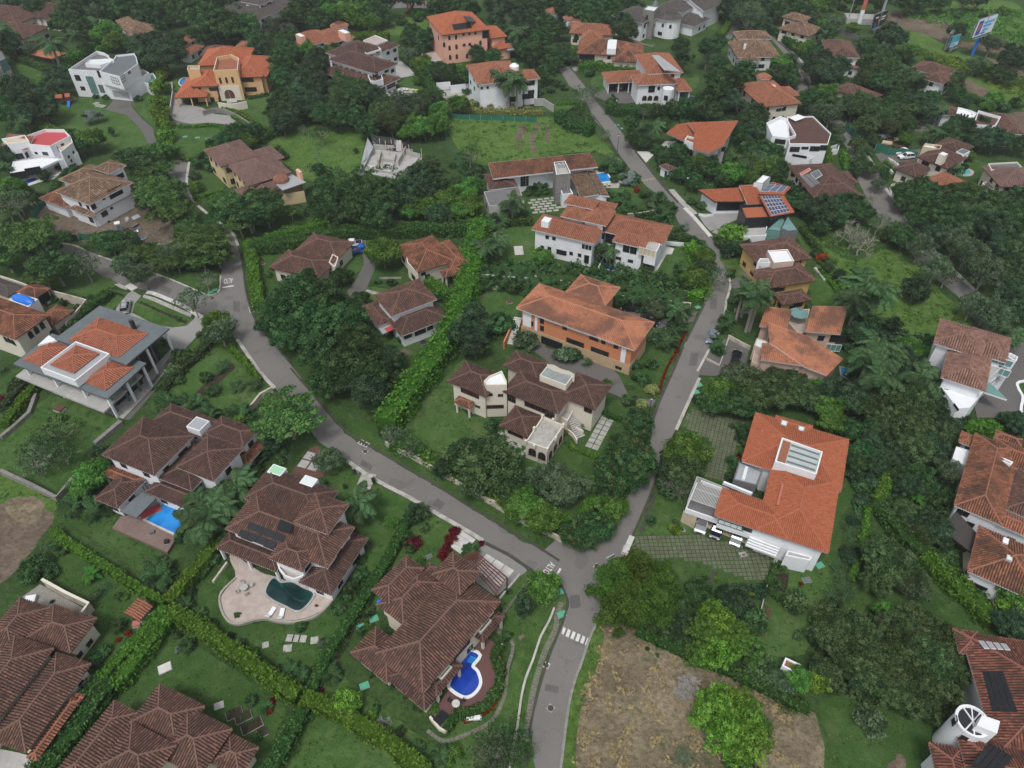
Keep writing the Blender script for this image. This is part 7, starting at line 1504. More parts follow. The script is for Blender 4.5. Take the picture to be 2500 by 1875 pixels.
h.P(6.6,Q("1432 1130 1450 1105 1580 1120 1565 1150"),deck=WHITEP,wall=SAND);h.skybox(Q("1568 1190 1575 1175 1610 1180 1605 1200"),1.6,WHITEP,CREAM,'chimney');h.skybox(Q("1718 1180 1730 1148 1765 1155 1755 1190"),.6,SLATE)
simple('03','orange roofed cottage half hidden in trees below the car park',((1500,1400),(1640,1470)),4,CREAM,'tile_terra',[(4,Q("1500 1385 1600 1325 1755 1440 1640 1480")),(3,Q("1600 1560 1700 1480 1820 1550 1720 1600"),dict(roof='tile_terra'))])
h=simple('03','house with a mauve pyramid roof and flat skylit block at the right edge',((1900,1300),(2020,1430)),6,CREAM,'tile_mauve',[(5.4,Q("1900 1300 2212 1290 2330 1440 2030 1440"))]);h.P(6.2,Q("1935 1260 2160 1248 2200 1290 1960 1310"),deck=SLATE,para=.4);h.P(3.4,Q("1890 1410 1955 1390 2010 1440 1950 1475"),deck=DCONC,para=.3)
h=H('03','small white metal roofed shed among trees near the right edge',((1760,1490),(1860,1490)),3,cat='shed',name='shed',wall=WHITE);h.slab([3.2,3.2,2.7,2.7],Q("1755 1490 1850 1485 1920 1550 1820 1560"),METAL,WHITEP,.12,False);h.walls(Q("1770 1495 1845 1490 1905 1545 1825 1553"),2.6)
# ---- far left and top
simple('00','brown roofed house at the top left edge with a white gable',((180,110),(420,150)),4.4,CREAM,'tile_dark',[(4.4,Q("175 75 320 0 460 40 300 140")),(4.4,Q("270 130 360 20 600 75 460 145"))])
simple('00','large brown roofed house in the top left corner beside a courtyard',((80,230),(320,250)),4.4,CREAM,'tile_brown',[(4.4,Q("-80 60 100 60 200 160 60 190")),(4.4,Q("60 250 80 180 320 235 160 300"))])
simple('00','white house with dark tiled roof and open end wall among the top trees',((930,195),(1000,270)),5.4,WHITE,'tile_old',[(5.4,Q("928 190 985 143 1122 185 995 272")),(4.4,Q("1100 190 1180 190 1190 260 1110 280"))])
simple('00','small orange tiled roofs hidden by conifers behind the white modern house',((1110,315),(1260,270)),4,WHITE,'tile_orange',[(4,Q("1110 315 1150 260 1270 265 1200 325"))])
simple('00','small red roofed white house beyond the ochre villa',((1400,360),(1510,300)),5,WHITE,'tile_terra',[(5,Q("1350 330 1400 275 1510 288 1400 362")),(3.2,Q("1420 420 1440 370 1530 350 1500 400"),dict(roof='tile_terra'))])
simple('00','brown and red hipped roofs just behind the ochre villa',((1540,435),(1760,430)),4,SAND,'tile_brown',[(4,Q("1540 435 1610 360 1790 365 1760 430")),(4.4,Q("1815 365 1870 322 2022 335 1905 402"),dict(roof='tile_terra'))])
h=simple('01','white building with a dark grey two tier roof and lantern at the top',((100,152),(325,58)),8,WHITE,'tile_grey',[(8,Q("-130 50 100 152 325 58 120 -30"))]);h.P(10.5,Q("5 40 20 10 150 5 145 35"),para=.1);h.B(11,Q("0 20 30 -15 155 -10 160 20"),walls=False)
h=simple('01','long salmon tiled roof with a round turret behind the big hedge',((432,372),(790,275)),4.6,WHITE,'tile_terra',[(4.6,Q("362 280 432 372 640 310 560 230")),(4.7,Q("560 310 600 240 790 262 680 330"))]);h.tower(6,(722,195),70,'tile_terra');h.skybox(Q("400 270 415 255 435 270 425 285"),1.8,WHITEP,PINK,'chimney');h.skybox(Q("740 240 750 225 775 240 765 260"),1.8,WHITEP,PINK,'chimney')
h=H('00','glass walled pavilion cut off by the left edge',((0,520),(70,500)),5.5,wall=CONC,cat='pavilion',name='pavilion');h.P(5.5,Q("-120 400 0 360 70 500 -60 560"),deck=DCONC,para=.3,rim=DARK);h.win([(35,505)],3,3.5,'r',DARK,TEALGL);h.P(.5,Q("-60 590 70 545 100 640 -40 680"),deck=WHITEP,para=.02)
h=H('00','orange tiled garden shelter behind the tall palm at the top left',((285,430),(380,450)),2.8,wall=BROWNF,roof='tile_salmon',cat='shelter',name='garden_shelter');h.B(2.8,Q("282 430 330 385 450 400 400 455"),walls=False)
h=H('30','red gabled garden shed tucked beside the hedge crossing',((960,465),(1070,528)),2.6,cat='shed',name='garden_shed',wall=CONC,roof='tile_salmon',slope=.25);h.B(2.6,Q("960 465 1075 350 1178 408 1068 528"),'gableB',ov=.5,roof='tile_terra');h.win([(1060,530)],.8,1.2,'d',DARK,BROWNF)
h=H('33','little white framed tiled roof poking out under the olive trees',((350,860),(370,805)),2.6,cat='shed',name='garden_shed',wall=WHITE,roof='tile_terra');h.P(2.6,Q("345 870 372 805 490 860 460 930"),deck=MATS['tile_terra'],para=.25)
D_=L_DHEDGE;Hg=hedge
Hg('30',Q("400 -190 560 -60 760 60 1000 220 1270 370"),1.3,1.7,'straight clipped lime hedge from the dry field to the garden shed');Hg('30',Q("1290 360 1420 200 1540 60 1680 -120"),1.9,2.1,'broad clipped hedge climbing toward the bright blue pool');Hg('30',Q("1270 400 1130 560 960 750 760 960"),1.5,2.2,'yellow green half of the split double hedge');Hg('30',Q("1290 480 1140 680 980 880 860 1020"),1.9,2.2,'bushy untrimmed half of the split double hedge',gaps=.12,rough=.22);Hg('30',Q("800 960 640 1180 480 1400 330 1620 250 1760"),4.,2.4,'wide shaggy hedge falling to the bottom left corner',D_,rough=.28,gaps=.06)
Hg('30',Q("1300 420 1500 540 1800 740 2100 960 2290 1080"),2.2,2.2,'long thick hedge between the two lower lawns',rough=.2);Hg('31',Q("440 1090 640 1180 900 1320 1150 1480 1400 1690"),2.1,2.0,'thick hedge running off the bottom edge below the wine red shrub',rough=.16);Hg('31',Q("500 1040 560 900 680 680 860 420 1000 180 1110 0 1200 -180 1260 -330"),1.6,1.6,'flat topped hedge between the two brown tiled villas',L_DHEDGE);Hg('31',Q("430 1200 330 1400 160 1700"),2.2,1.8,'loose flowering hedge beside the bottom lawn',D_,gaps=.2,rough=.3)
Hg('31',Q("1970 700 1915 790 1950 860 1965 960 1930 1060 1850 1160 1740 1220 1630 1235 1540 1350"),1.3,1.0,'low hedge on the rim of the maroon terrace',L_DHEDGE);Hg('31',Q("1960 800 1975 950 1940 1100 1860 1220 1680 1300"),.7,.3,'line of red bedding plants below the terrace rim',L_RED,dens=.4,gaps=.4)
Hg('10',Q("1895 425 1940 560 1965 720 1985 880 1990 930"),2.6,2.2,'bright clipped hedge along the side lane beside the painted ALTO');Hg('11',Q("40 440 300 430 640 350 1000 320 1400 310 1720 300"),3.6,3.,'great dark hedge closing the back of the court',D_,rough=.2);Hg('11',Q("140 400 300 360 460 320 620 270"),2.,2.,'yellowish shrub row on the slope behind the court hedge',rough=.3)
Hg('11',Q("1800 250 1760 450 1740 620 1690 780 1630 940 1570 1100 1460 1270 1330 1440 1180 1640 1080 1800"),4.4,4.2,'enormous feathery bright hedge dividing the court from the cream house',L_HEDGE,rough=.5,card=.3);Hg('11',Q("1400 720 1480 780 1560 830"),2.6,2.4,'short pale hedge joining the great hedge behind the court',rough=.25)
Hg('10',Q("1770 1240 1860 1330 1950 1430 1995 1500"),1.1,1.2,'narrow clipped hedge beside the curving street left of the darker lawn');Hg('10',Q("500 1120 620 990 740 880 840 810"),2.2,1.8,'hedge between the arched house and the slate roofed house',D_,rough=.2);Hg('10',Q("1230 1580 1400 1400 1560 1260 1620 1160"),1.8,1.4,'ragged dark shrub row along the pale driveway',L_OLIVE,rough=.35);Hg('20',Q("20 420 140 260 260 110"),1.6,1.6,'sloping hedge by the stone steps at the left edge');Hg('20',Q("0 280 120 150 240 20"),2.,1.6,'reddish mixed hedge left of the slate roofed house',L_OLIVE,rough=.3)
Hg('00',Q("200 700 330 620 480 530 560 430 700 340 800 360"),3.4,3.,'bright overgrown hedge left of the white modern house',rough=.4);Hg('00',Q("80 400 200 450 330 500 440 530"),2.4,2.2,'dark hedge across the far left lawn',D_);Hg('00',Q("230 940 330 960 480 1000 620 1030"),2.2,1.8,'hedge behind the crimson panelled white house');Hg('00',Q("1370 965 1500 965 1640 955 1720 985 1730 1020"),1.,.9,'curved lime hedge below the ochre villa drive');Hg('00',Q("1400 1210 1460 1225 1560 1170 1660 1110"),1.,.9,'low hedge on the lawn edge with three green lids');Hg('00',Q("1790 885 1860 930 1920 990"),1.1,1.,'short stepped hedge in the middle of the ochre villa ramp');Hg('00',Q("1700 830 1850 860 1960 940 2050 990"),1.6,1.2,'upper hedge above the grey retaining wall');Hg('00',Q("1500 1530 1600 1490 1710 1470"),.8,.8,'tiny lime hedge near the mauve roofed house');Hg('00',Q("1910 745 1990 730 2070 715"),1.2,1,'foot hedge under the ochre villa wall',D_)
for i,(x,y)in enumerate(((1240,590),(1235,690),(1230,790),(1245,880),(1260,960),(1285,1040),(1290,1130),(1310,1180))):plant('M','00',x,y,62+8*(i%2),1.5)
Hg('00',Q("2000 1060 2100 1000 2212 960"),2.6,2.2,'hedge on the right of the sloping lawn below the villa ramp',D_,rough=.3);Hg('01',Q("420 440 600 390 760 300 900 250 1100 260"),3,3,'tall bright hedge behind the oval roofed house',rough=.4);Hg('01',Q("1330 520 1400 600 1440 680 1490 740"),3.,3.,'dark green hedge right of the lime loungers',D_,rough=.3);Hg('01',Q("1200 300 1280 400 1330 480"),2.6,2.6,'hedge climbing behind the concrete drive',D_,rough=.3)
Hg('02',Q("-370 820 -240 830 0 840 200 850 400 850"),1.7,1.3,'yellow hedge below the tall white villa',L_YELLOW,rough=.3);Hg('02',Q("510 790 640 785 700 830 520 850"),1.3,1.,'square lime hedge beside the upper street');Hg('02',Q("690 500 800 470 900 500 1100 520 1150 510"),2.8,2.6,'hedge between the garage drive and the rust streaked house',L_HEDGE,rough=.3);Hg('02',Q("900 800 1000 820 1300 830 1500 850 1760 850"),3.4,3.,'long dark hedge below the house under repair',D_,rough=.35);Hg('02',Q("1690 110 1800 110 1830 160 1790 240 1740 260"),2.,2.,'clipped hedge round the top cul-de-sac');Hg('02',Q("1860 320 1890 270 1930 210"),2.,2.,'lime hedge right of the top cul-de-sac');Hg('02',Q("520 860 600 920 720 960 780 980"),4,2.8,'dark shrubbery at the corner of the ploughed field',D_,rough=.5)
Hg('03',Q("250 200 340 240 420 310 500 370"),3,2.6,'dark hedge on the outside of the upper lane bend',D_,rough=.3);Hg('03',Q("250 320 290 380 330 460"),1.8,1.6,'lime hedge between the domed house and the lane');Hg('03',Q("1800 720 1900 780 1980 820"),2,1.8,'dark hedge by the dirt strip at the right',D_);Hg('03',Q("830 1150 850 1240 870 1300"),2.2,2.,'clipped hedge right of the sloped drive');Hg('03',Q("710 1130 715 1200 700 1260"),1.4,1.2,'lime hedge left of the sloped drive');Hg('03',Q("1700 1390 1800 1430 1940 1500"),2.6,2.2,'bright hedge above the metal roofed shed',rough=.3)
Hg('13',Q("640 650 720 740 790 830"),.9,.9,'thin lime hedge stepping down beside the ochre house');Hg('13',Q("500 320 580 430 650 520"),1.6,1.4,'hedge right of the solar house running downhill',D_,rough=.3);Hg('13',Q("740 690 800 770 850 870"),.8,.8,'second thin hedge lower on the same slope')
Hg('21',Q("1120 560 1300 610 1480 720 1700 850 1900 960 2150 1060"),2.2,1.6,'loose bright hedge on the cream garden wall above the street',L_BRIGHT,rough=.35,card=.34);Hg('22',Q("0 960 200 990 400 1080 600 1180 680 1190 760 1000 810 840"),1.8,1.6,'clipped hedge round the corner of the cream house lawn',L_HEDGE);Hg('22',Q("600 585 700 630 815 675"),.9,.8,'low hedge at the edge of the paved court');Hg('22',Q("850 325 960 370 1000 385"),.9,.8,'short clipped hedge by the entrance drive',D_)
Hg('22',Q("2140 1660 2190 1500"),.9,.8,'narrow hedge at the side of the grass paved drive',D_);Hg('23',Q("1180 780 1140 900 1090 1000"),2.,2.,'clipped hedge going down under the tall dark trees');Hg('23',Q("1020 1060 1000 1180 970 1300 930 1480 880 1620"),1.1,1.2,'thin lime hedge beside the dark cycads');Hg('23',Q("1080 1020 1250 1200 1440 1380 1620 1530 1800 1700 1900 1780"),2.8,2.,'mossy hedge along the right hand meadow',D_,rough=.3);Hg('33',Q("1460 0 1700 220 1900 400 2000 520"),2.8,2.2,'tall clipped hedge below the old rust tiled house',rough=.3);Hg('23',Q("1760 440 1900 430 2040 440"),2.4,2.,'clipped hedge above the old rust tiled house',rough=.2)
Hg('33',Q("0 930 200 1020 420 1140 560 1190"),1.4,1.2,'dark boundary hedge between dry lot and right lawn',D_,rough=.3);Hg('32',Q("1120 590 1400 720 1560 800 1900 930 2212 1080"),1.3,1.,'mossy hedge along the top edge of the dry lot',D_,rough=.3);Hg('33',Q("250 290 340 340 400 350"),1.,.8,'little hedge below the vegetable bed',D_)
for i in range(1):Hg('12',Q("1290 1600 1350 1420 1430 1280 1510 1110"),.5,.45,'row of red bedding plants along the brick house fence',L_RED,rough=.3,dens=.28,gaps=.5)
Hg('12',Q("1530 440 1580 520 1640 600 1640 760 1560 850"),3.2,2.2,'yellow green shrubbery at the inside of the street bend',L_LIME,rough=.5);Hg('12',Q("950 200 1100 210 1260 200"),2,2,'hedge on the retaining wall behind the big white villa',D_,rough=.3);Hg('11',Q("1960 270 2212 260"),2,1.8,'hedge at the top of the villa side lawn',D_);Hg('12',Q("1350 360 1460 400 1530 420"),1.4,1.,'low planting by the villa entrance walls',D_,rough=.3)
MW=plain('mossy_plaster',(.46,.42,.35),.9,.15,1,dirt=(.12,.12,.08,.8),dscale=.6)
wall('21',Q("1075 560 1280 660 1480 775 1600 840 1800 960 2000 1080 2212 1200"),1.3,.3,MW,'stained cream wall along the street below the loose hedge');wall('22',Q("0 1005 200 1110 400 1230 560 1310 660 1345"),1.3,.3,MW,'cream wall continuing round the corner under flowering trees')
wall('10',Q("370 812 520 850 660 888 580 985 500 1070"),2.4,.3,MW,'green stained garden wall round the arched house court');wall('10',Q("0 705 110 740 220 780"),2.6,.3,CREAM,'cream wall with round holes at the left edge');wall('12',Q("230 690 500 730 940 850 1250 880 1540 915"),1.6,.3,MW,'low retaining wall behind the brick house drive');wall('11',Q("1830 780 2000 790 2200 805"),1.,.3,MW,'lower garden wall at the top of the left lawn');wall('11',Q("1810 690 2000 710 2212 720"),2.,.3,CONC,'blotched wall behind the palm row')
wall('32',Q("485 420 440 530 380 640 320 820 265 960 230 1110 200 1330 170 1500 140 1659"),.8,.3,plain('lichened_wall',(.42,.41,.37),.95,.25,2,dirt=(.16,.17,.11,.8)),'low pale lichened wall along the verge of the lower street',sm=2);wall('32',Q("220 160 60 350"),.5,.3,CONC,'short kerb wall at the side of the white slab drive')
wall('30',Q("320 200 500 300 680 385 600 490"),2.2,.3,MW,'cream retaining wall of the gravel court',cap=CREAM);wall('20',Q("725 570 820 490 930 400"),1.,.8,GREYST,'dry stone wall between the lawn and the dark villa');wall('20',Q("0 780 220 880 430 985 540 860 560 840"),1.2,.6,GREYST,'long grey stone wall round the pale tree lawn');wall('20',Q("0 520 110 430 220 330 270 190"),.8,.7,GREYST,'stepped stone wall at the left hedge');wall('21',Q("20 300 110 190 200 140"),1.4,.4,MW,'pale wall climbing from the palms to the street',sm=0);wall('20',Q("1640 1640 1750 1490"),.6,.3,MW,'thin mossy wall left of the pink terrace')
wall('00',Q("1560 855 1680 830 1800 870 1900 930 2000 1000"),1.6,.4,GREYST,'grey stone retaining wall curving below the ochre villa',sm=3);wall('00',Q("1320 890 1380 935 1500 955 1640 945"),1.,.3,GREYST,'stone wall on the outer edge of the villa drive',sm=3);wall('00',Q("1290 640 1325 630 1330 700 1305 860"),1.4,.3,CONC,'tall concrete wall left of the ochre villa drive');wall('00',Q("1680 790 1790 800 1900 780"),2.4,.3,CREAM,'cream balustrade terrace before the arched porch',sm=3)
wall('01',Q("1470 640 1575 630 1580 660 1760 640"),2.6,.3,WHITE,'white garden wall left of the tall white villa');wall('03',Q("800 215 900 260 1030 330"),2.,.3,DCONC,'dark boundary wall on the right slope');wall('02',Q("330 760 400 760 480 810"),2.4,.3,CONC,'grey wall at the corner of the tall white villa');wall('12',Q("1050 225 1160 215 1270 195"),2.,.3,CONC,'grey retaining wall behind the big white villa');wall('12',Q("1830 1160 1920 1210 2000 1250"),1.,.25,MW,'tan wall at the foot of the royal palm bed');wall('12',Q("1660 1340 1760 1390 1790 1310 1830 1180"),.5,.2,MW,'tan wall round the planted corner by the parked black car');wall('12',Q("1600 225 1650 238 1710 230"),.6,.25,WHITE,'small curved white wall before the black garage door');wall('12',Q("1345 440 1520 455"),1,.25,WHITE,'thin white wall at the villa entrance');wall('22',Q("2212 1440 2180 1560 2130 1659"),.5,.2,CONC,'thin concrete edge right of the grass paved drive');wall('32',Q("2190 40 2120 280 2070 480"),.5,.15,CONC,'thin boundary wall running down beside the vegetable bed');wall('32',Q("2015 650 1950 900"),.5,.15,CONC,'thin boundary wall passing under the bright green tree')
wall('13',Q("600 640 640 680 680 735"),.4,.6,WSLAB,'white kerb at the top of the thin hedge');wall('03',Q("725 1130 790 1105 780 1150 730 1155"),1.6,.25,WHITE,'white gate wall at the head of the sloped drive')
fence('01',Q("1560 865 1640 880 1896 890 2250 905"),1.6,'green netting fence along the top of the ploughed field');fence('01',Q("1545 1030 1560 1100 1620 1190 1680 1310 1740 1450"),1.8,'green fence down the left side of the ploughed field',net=False,mat=GREENN,pmat=GREENN);fence('10',Q("410 20 280 150 225 240 240 300 330 330 410 360"),2.,'green netting round the earth building plot');fence('10',Q("590 375 680 380 760 375"),2.,'short run of green netting at the plot entrance');fence('10',Q("455 345 520 385 590 390"),2.,'black netting at the plot entrance',BLACK);fence('03',Q("840 940 950 1040"),2.4,'upright green netting beside the right lane');fence('03',Q("1080 1100 1180 1140 1270 1140 1400 1170"),2.4,'green netting behind the white pickups');fence('01',Q("430 930 520 1090 590 1280"),1.6,'grey wire fence on long posts down the rough slope',net=False);fence('12',Q("1880 960 1990 970 2000 1000"),1.2,'white metal gate by the royal palms',net=False,pmat=WHITEP,mat=WHITEP,name='gate',cat='gate')
# ================================================================ TREES AND SHRUBS  (kind x y radius [height])
plants('30','''a 690 150 95;c 745 330 62;c 790 280 58;h 240 180 80;h 400 150 60;O 350 60 60;q 1200 150 120;q 1420 380 70;q 1520 470 70;G 1250 60 50
r 985 620 28;r 915 670 24;q 905 550 60;h 800 760 65;h 740 820 60;q 1440 700 60;h 1380 620 50;v 1370 750 24;h 920 340 36;M 970 340 30;r 970 425 12;c 720 560 40;h 700 600 36
r 345 345 16;h 405 375 18;r 480 418 14;h 558 448 14;h 598 458 13;q 1930 1130 48;q 2045 1180 55;r 2090 1150 34;r 2080 1220 30;O 1790 1230 28;h 1880 1280 26;G 1940 1320 30;h 2000 1420 36;G 1860 700 44;h 1960 770 40;G 1740 650 40;h 2150 900 46;h 2190 960 40;h 1640 560 50;D 1780 640 40
h 1530 170 50;h 1450 260 46;D 1480 310 42;h 1830 480 30;r 1990 242 14;r 1890 450 12''')
plants('31','''y 790 1140 105;M 970 1270 55;S 1060 1320 70 1.2;w 585 1060 22;w 560 1080 16;q 640 920 90;q 330 900 80;q 420 920 70;h 850 1200 60;h 1000 1210 40;q 1320 1510 70;q 1500 1540 80;H 1600 1530 70;H 1570 1620 50;O 1180 1390 50;h 1040 1340 40
h 880 150 48;h 880 70 36;H 890 50 34;h 820 280 70;h 720 430 60;h 780 340 46;h 950 470 50;H 940 570 36;h 880 610 40;O 960 450 45;n 2130 400 75 1.0;H 2130 330 46;s 1900 1560 220;s 2100 1500 150;h 1480 1130 32;H 1460 1210 40;h 1565 1040 28;h 1740 735 34;h 1750 760 26;h 2010 640 46;M 2000 640 30;h 1230 1110 22;r 1035 1010 12;G 600 700 50;r 550 408 18;h 350 490 14;Y 440 465 15;h 125 410 16;r 160 440 13;h 1110 1040 30;h 960 940 30;O 1300 1190 22;h 1340 1220 18;h 420 570 50
H 1340 60 40;w 1300 -70 60;w 1520 20 26''')
plants('21','''u 320 380 285;g 640 700 135;D 1330 1120 105;m 1120 1180 60;p 860 1030 150 .9;q 200 620 100;h 60 900 90;c 320 690 50;h 270 720 40;q 560 880 60;n 835 795 22;n 985 860 24;n 762 905 22;k 180 560 120;h 60 760 70
s 1130 520 130;s 1260 600 140;k 1520 770 95;o 1820 720 285;g 1760 880 160;l 2100 1060 140;O 1080 490 70;w 1610 1260 46;w 1575 1320 50;w 1545 1390 46;w 1520 1450 40;w 1820 1350 24;q 1730 1390 70;h 1280 1380 60;h 1240 1300 60;O 1380 1230 40;H 1340 1480 40;c 2040 1 1;c 1900 430 60;G 940 1380 40;h 910 1460 36;h 870 1590 70;h 890 1500 34;'''.replace('c 2040 1 1;',''))
plants('11','''b 430 830 215;b 250 960 180;b 620 860 170;b 330 1140 180;b 560 1060 210;b 780 1040 190;b 860 1230 190;b 560 1290 190;b 760 1400 230;b 970 1450 190;o 1000 1350 70;o 1100 1500 90;k 960 1580 170;b 650 1520 170;k 1120 1340 120;b 420 1000 150;k 160 1080 90;b 880 900 100;b 720 720 90;q 680 670 70
l 1060 530 140 1.1;k 1730 1120 165 1.2;k 1760 990 120;k 1770 1240 130;h 1960 1060 80;h 1490 870 60;h 1500 800 50;h 1650 680 90;h 1690 720 80;h 1800 810 60;H 2000 790 40;q 1690 700 60;h 1130 760 40;h 1020 750 34;h 790 690 40;h 800 740 36;h 210 640 30;h 180 700 30;G 120 590 20;D 1110 1130 34;H 700 650 30;O 750 570 40;D 1200 1200 40
q 1850 400 100;p 1840 480 100 .8;p 1930 430 105 .8;q 1900 330 90;p 2060 130 100 .9;q 1960 240 90;q 1850 300 90;q 2120 200 70;p 1720 450 60 .8
u 140 160 190;u 40 250 150;u 120 60 130;u 350 210 90;h 300 350 46;h 560 280 40;h 420 330 46;w 208 345 14
b 640 130 170;b 820 60 160;b 880 190 170;b 1060 110 180;b 740 230 130;b 1000 240 150;k 1220 60 150;b 600 40 120;l 1260 210 80;l 1400 180 110;l 1550 120 120;l 1690 60 110;k 1490 220 110;l 1730 180 100;k 1380 70 110;l 1650 210 90;q 1640 330 60;q 1740 370 60;q 1560 360 50''')
plants('12','''l 390 560 85;h 160 780 85;p 820 490 75 .8;p 905 500 85 .8;p 860 470 60 .8;O 1200 650 60;h 1240 1390 55;c 1240 1385 45;H 890 1530 40;Y 1240 1590 50;H 870 1560 40;h 60 1090 110;G 260 1210 100;G 570 1330 95;G 640 1300 70;c 740 1380 48;h 640 1330 60;h 1100 1390 60;h 1130 1480 60;h 1180 1520 55;p 1440 980 95 .8;g 1260 960 110;q 1360 1180 95;G 1300 1180 80;q 1430 1080 80;c 1240 1400 1;r 1430 1290 18;r 1520 1110 14;r 1395 1420 14;s 1720 700 130 .9;l 1560 720 110;l 1640 560 90;o 1650 640 90;q 1470 650 60;q 1500 690 60;q 1460 620 50
m 1850 380 110 .9;h 1890 490 110;h 1800 460 80;D 1840 520 80;h 1960 600 50;w 1860 670 26;h 1850 700 36;r 1972 710 14;p 1945 820 105 1.5;p 2040 860 120 1.5;p 2075 830 130 1.5;p 1990 790 100 1.5;q 1820 1020 70;q 1800 1090 60;h 1850 900 36;q 1750 1240 60;h 1760 1300 46;q 1730 1180 46;D 2000 1370 26
h 1000 130 50;q 1080 160 60;q 980 130 60;q 820 80 60;q 900 60 50;q 1020 80 60;r 1120 50 24;G 1240 140 46;q 1330 190 80;q 1340 240 60;h 1300 100 60;v 1490 320 36;h 1450 370 50;q 1380 160 60;h 1400 400 40;h 1350 300 40;h 1560 440 50;h 1610 480 60;h 1660 560 60;h 1690 530 40;w 1570 800 16;c 1240 1400 46'''.replace('c 1240 1400 1;',''))
for i in range(44):plant('q','12',-60+i*36,655+(i*36)*.14+(0,75,35)[i%3]+random.uniform(-14,14),random.uniform(58,76),1.25)
for i in range(11):plant('q','11',1830+i*38,655+(0,40)[i%2],60,1.2)
plants('22','''f 1140 430 135;f 1060 620 180;f 1110 720 180;f 950 830 190;f 1060 830 150;b 900 950 130;l 920 1080 130;f 840 1230 140;f 700 1240 150;f 620 1290 120;l 400 1160 140;l 250 1060 150;l 130 1000 110;f 720 1330 100;o 760 1200 120;o 60 700 210;o 100 860 180;o 20 600 130;g 480 880 210 .7;g 600 930 180 .7;g 340 860 150 .7;l 1510 650 180;o 1450 780 170;l 1520 580 110;k 1400 700 110;s 1380 880 130;s 1470 930 130;h 1380 950 80;h 1300 880 50;c 1230 1180 50;c 1420 1190 40;M 1420 1240 50;h 1240 1170 40;h 700 420 38;Y 705 425 36;Y 570 480 38;Y 1235 170 52;Y 1165 280 52;c 1890 450 60;h 1930 540 60;h 1960 480 50;q 1860 700 50;h 1840 830 50;q 2000 890 50 1.2;h 1870 760 40;r 1890 690 30;w 1910 665 18;q 1980 440 40;h 0 440 60;q 20 420 60;h 760 330 20;h 1060 240 60;G 1040 260 50
l 1790 190 150;b 1880 260 150;b 1720 280 110;g 1900 60 160;o 2060 140 160;b 1990 300 110;h 1610 240 60;o 2180 200 150;k 2050 330 80''')
plants('23','''o 130 200 180;o 340 160 170;o 500 200 150;b 60 130 130;o 420 90 120;k 560 260 100;k 760 180 150;k 900 230 160;l 690 300 120 1.2;l 720 420 110;o 1000 260 160;o 1180 230 170;o 1320 260 190;o 1440 180 160;k 1560 300 130;o 1260 420 200;o 1420 440 180;k 1540 470 160;o 1150 420 150;k 1080 560 140;o 1350 600 180;k 1480 600 140;k 1220 660 130;b 960 640 120;b 940 720 100;k 1060 720 110;b 880 480 100;l 700 360 70;b 1040 480 120
D 1000 880 90;D 900 840 70;h 960 920 80;b 1400 820 130;k 1320 900 110;b 1260 820 100;b 1460 900 90;g 1620 800 110;G 1560 740 80;h 1670 1000 70;h 1600 1060 90;a 1230 880 75;a 1400 985 70;h 1130 1080 80;G 1180 1130 80;o 1300 1100 110;k 1480 1180 130;k 1560 1260 120;o 1430 1270 110;k 1600 1330 90;h 1640 1440 70;s 1330 1180 90;h 1260 1180 80
c 930 1130 85;c 950 1230 85;c 870 1230 75;c 900 1330 75;D 880 1420 80;D 900 1180 60;D 950 1020 70;o 1180 1500 200;o 1130 1430 150;g 1300 1560 150;o 1080 1620 150;q 415 1440 50 1.2;q 515 1440 50 1.2;k 1630 440 110;k 1690 380 90;h 1720 500 50;h 2080 380 70;k 2160 420 110;G 2190 480 90;s 1680 650 60;h 60 560 60;h 40 480 46;q 110 900 50 1.2;h 20 720 40;r 5 760 18''')
plants('33','''c 790 150 90;c 820 250 95;c 740 350 90;c 850 310 70;D 860 40 70;D 760 400 60;o 720 540 170;o 860 560 170;o 960 640 160;o 780 680 180;o 640 640 110;o 900 800 200;o 1040 760 180;o 1150 560 140;l 1160 470 110;o 1280 560 180;o 1420 600 200;o 1560 660 190;o 1660 760 180;o 1300 740 200;o 1480 820 210;o 1640 920 180;o 1760 860 150;o 1200 900 190;o 1380 980 200;o 1540 1040 180;o 1300 1120 160;o 1460 1180 150;o 1180 1060 160;o 1600 1180 120;o 680 900 130;o 720 980 120;o 1040 960 170;k 960 960 130;y 640 980 110;l 480 980 110;G 340 1000 110;O 160 860 120;G 420 880 80;l 610 530 60;G 1020 1300 120;o 1240 120 190;g 1350 260 150;o 1100 60 140;O 440 400 100;h 300 230 40;h 120 520 120;M 90 640 40;O 470 640 40;l 2130 300 160;y 2100 380 110;k 2100 560 140;k 2190 600 120;D 2050 560 80;h 350 120 36;h 290 270 30;h 350 260 24;w 490 240 18;m 120 180 1'''.replace(';m 120 180 1',''))
